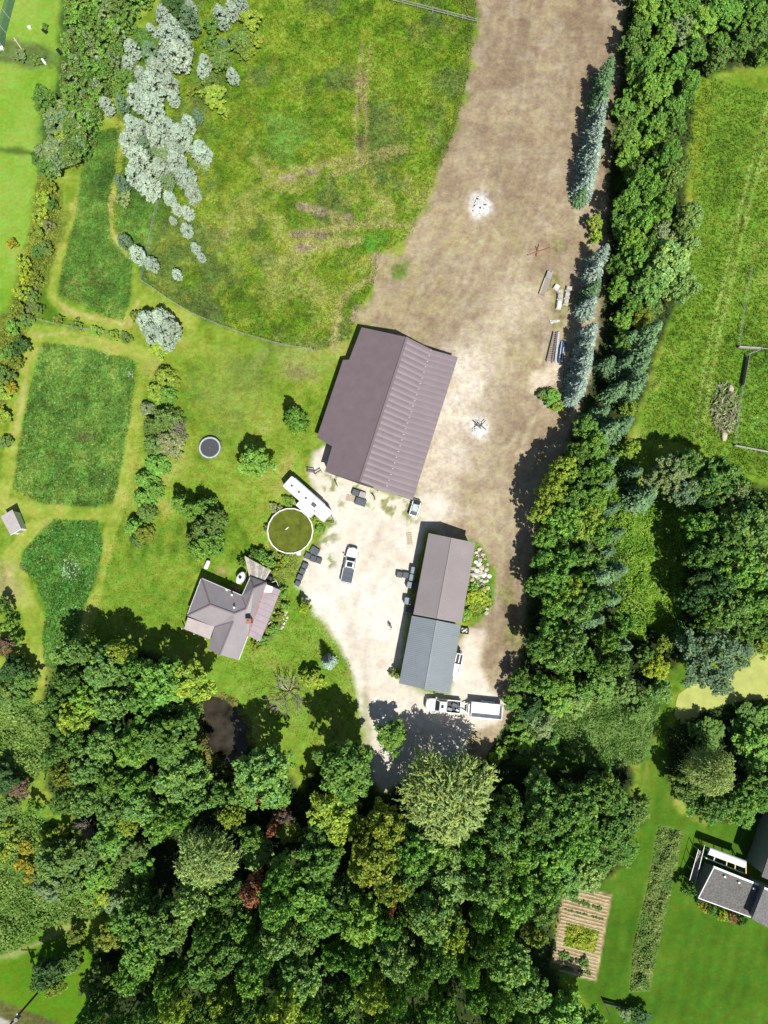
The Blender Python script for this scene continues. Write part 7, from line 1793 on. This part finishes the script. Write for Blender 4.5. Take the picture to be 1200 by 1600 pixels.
# grass tufts on the rough ground
def tufts(name, polys, n, h, seed, blades=4, gain=1.0):
    rs = np.random.default_rng(seed); q = np.concatenate([rand_in_poly(p, int(n * s), rs) for p, s in polys]); m = len(q)
    gc, ghh = gsample(q[:, 0], q[:, 1]); dx, dy, dz = ray(q[:, 0], q[:, 1]); t = -CAM_H / dz
    base = np.stack([dx * t, CAM_Y + dy * t, ghh], 1)
    B = np.repeat(base, blades, 0); k = m * blades; a = rs.uniform(0, 6.283, k); lean = rs.uniform(.4, 1.3, k); hh = h * rs.uniform(.5, 1.3, k) * np.repeat(.35 + 1.0 * fbm(q[:, 0], q[:, 1], 18, 3, seed), blades)
    d = np.stack([np.cos(a), np.sin(a), np.zeros(k)], 1); s = np.stack([-np.sin(a), np.cos(a), np.zeros(k)], 1); w = (.05 + .05 * rs.random(k))[:, None]
    off = d * .08
    tip = B + d * (hh * lean)[:, None] + np.array([0, 0, 1.0]) * hh[:, None]
    v = np.stack([B + off - s * w, B + off + s * w, tip], 1).reshape(-1, 3); f = np.arange(k * 3).reshape(-1, 3)
    tint = np.repeat(gc * rs.lognormal(0, .10, (m, 1)) * gain, blades, 0) * rs.lognormal(0, .08, (k, 1))
    me = mesh_np(name, v, f, np.repeat(np.clip(tint, .004, .6), 3, 0))
    return tag(link_mesh(name, me, None, M['plants']), kind='stuff')
tufts('meadow_grass', [(MEADOW, 1)], 42000, .30, 401, 4, 1.1)
tufts('field_grass', [([(1085, 110), (1150, 135), (1220, 150), (1220, 760), (1120, 720), (1060, 690), (1000, 690), (1005, 640), (1045, 520), (1078, 420), (1082, 300), (1075, 200)], 1)], 13000, .26, 402, 4, 1.1)
tufts('clover_grass', [(PLOTS[0][0], .45), (PLOTS[1][0], .25), (PLOTS[2][0], .3)], 15000, .18, 403, 4, 1.05)
tufts('lawn_grass', [([(215, 560), (490, 550), (530, 620), (480, 700), (430, 800), (440, 860), (300, 900), (290, 1000), (130, 1020), (150, 900), (190, 790)], .7), ([(330, 1020), (470, 930), (545, 1030), (562, 1110), (500, 1180), (400, 1100)], .3)], 16000, .09, 404, 3, 1.05)
# brush pile in the east field
bp_ = thing('brush_pile', P(1132, 640, 0), 'heap of pale cut stalks in the field beside the dark plank screen', 'brush pile'); rs = np.random.default_rng(9)
n = 420; a = rs.uniform(0, 6.283, n); rr = np.sqrt(rs.random(n)); x = rr * np.cos(a) * 2.3; y = rr * np.sin(a) * 4.4; z = .9 * (1 - rr ** 2) * rs.uniform(.3, 1, n) + .1
N = rs.normal(0, .5, (n, 3)) + np.array([0, 0, 1.0]); U = rs.normal(size=(n, 3)); l = rs.uniform(.6, 1.5, n)
v, f = leaf_quads(np.stack([x - y * -.05, y, z], 1), N, U, l, l * .22)
tt = np.array(S(188, 182, 150)) * rs.lognormal(0, .3, (n, 1)) * np.where(rs.random((n, 1)) < .35, [.6, .95, .45], [1, 1, 1])
o = link_mesh('stalk_layer', mesh_np('stalk_layer', v, f, np.repeat(tt, 4, 0)), bp_, M['plants']); o['kind'] = 'stuff'
for k, (px, py, r) in enumerate(((1141, 608, .55), (1131, 682, .65))):
    p = P(px, py, 0) - bp_.location; mb = MB(); mb.ball((p.x, p.y, .3), r, k + 400, .08, 2, (.8, 1.3, .6)); mb.build('cut_stump', M['wood_tan'], bp_)
# vegetable rows
ORD = ['first', 'second', 'third', 'fourth', 'fifth', 'sixth', 'seventh', 'eighth', 'ninth', 'tenth', 'eleventh', 'twelfth', 'thirteenth', 'fourteenth']
vrows = [((894, 1406), (938, 1419), 13, 3.4, 'd', 'dark leafy plant in the upper row of the vegetable plot'), ((884, 1421), (941, 1436), 13, 2.2, 'mw', 'seedling in the dotted second row of the vegetable plot'), ((866, 1509), (921, 1520), 14, 2.6, 'mw', 'plant in the last row at the vegetable plot foot')]
def veg(px, py, r, c, label, group):
    R, H0, cm, tm = PROTO['shrub'][1]; q = P(px, py, 0); t = thing('vegetable_plant', q, label, 'plant', random.uniform(0, 6), group)
    rw = r * mpp(px, py) / R; t.scale = (rw, rw, rw * .6)
    for nm, me in (('leaves', cm), ('stem', tm)):
        o = bpy.data.objects.new(nm, me); COL.objects.link(o); o.parent = t
        b = S(*FC[c]); o.color = (*b, 1)
for (a, b, n, r, c, lab) in vrows:
    for k in range(n):
        if random.random() < .12: continue
        u = k / (n - 1); veg(a[0] + (b[0] - a[0]) * u + random.uniform(-.8, .8), a[1] + (b[1] - a[1]) * u + random.uniform(-.8, .8), r * random.uniform(.7, 1.2), c, (' ' + lab).replace(' plant in', ' plant, ' + ORD[k] + ' from the wood, in').strip().replace(' seedling in', ' seedling, ' + ORD[k] + ' from the wood, in').strip(), lab.replace(' plant in', ' plants in').replace('seedling', 'seedlings'))
for x, y, r, c, lab in ((884, 1492.5, 6, 'b', 'bluish bushy vegetable below the bean block on the wood side'), (876, 1491, 4, 'd', 'small dark vegetable at the wood edge below the bean block'), (912, 1503, 8, 'd', 'largest dark bushy vegetable below the bean block'), (901, 1501, 3.5, 'dk', 'tiny dark vegetable next to the largest bushy one'), (893, 1499, 3.5, 'dk', 'tiny dark vegetable between the bluish and the largest ones')):
    veg(x, y, r, c, lab, None)
# mesh-sided compost frame by the lower frame edge
cf = thing('compost_enclosure', P(960, 1575, 0), 'dark low mesh enclosure on the lawn below the vegetable plot', 'enclosure'); cfo = P(960, 1575, 0)
w0, w1, w2, w3 = P(942, 1563, 0), P(976, 1572, 0), P(986, 1590, 0), P(950, 1580, 0)
for a, b in ((w0, w1), (w1, w2), (w0, w3)):
    mb = MB(); mb.beam(a + Vector((0, 0, .8)), b + Vector((0, 0, .8)), .1, .1); mb.build('rail', M['wood_dark'], cf, cfo)
    mb = MB(); mb.beam(a + Vector((0, 0, .4)), b + Vector((0, 0, .4)), .02, .7); mb.build('mesh_panel', M['bin'], cf, cfo)
for q in (w0, w1, w2, w3):
    mb = MB(); mb.box(q.x - .06, q.x + .06, q.y - .06, q.y + .06, -.1, .9); mb.build('post', M['wood_dark'], cf, cfo)
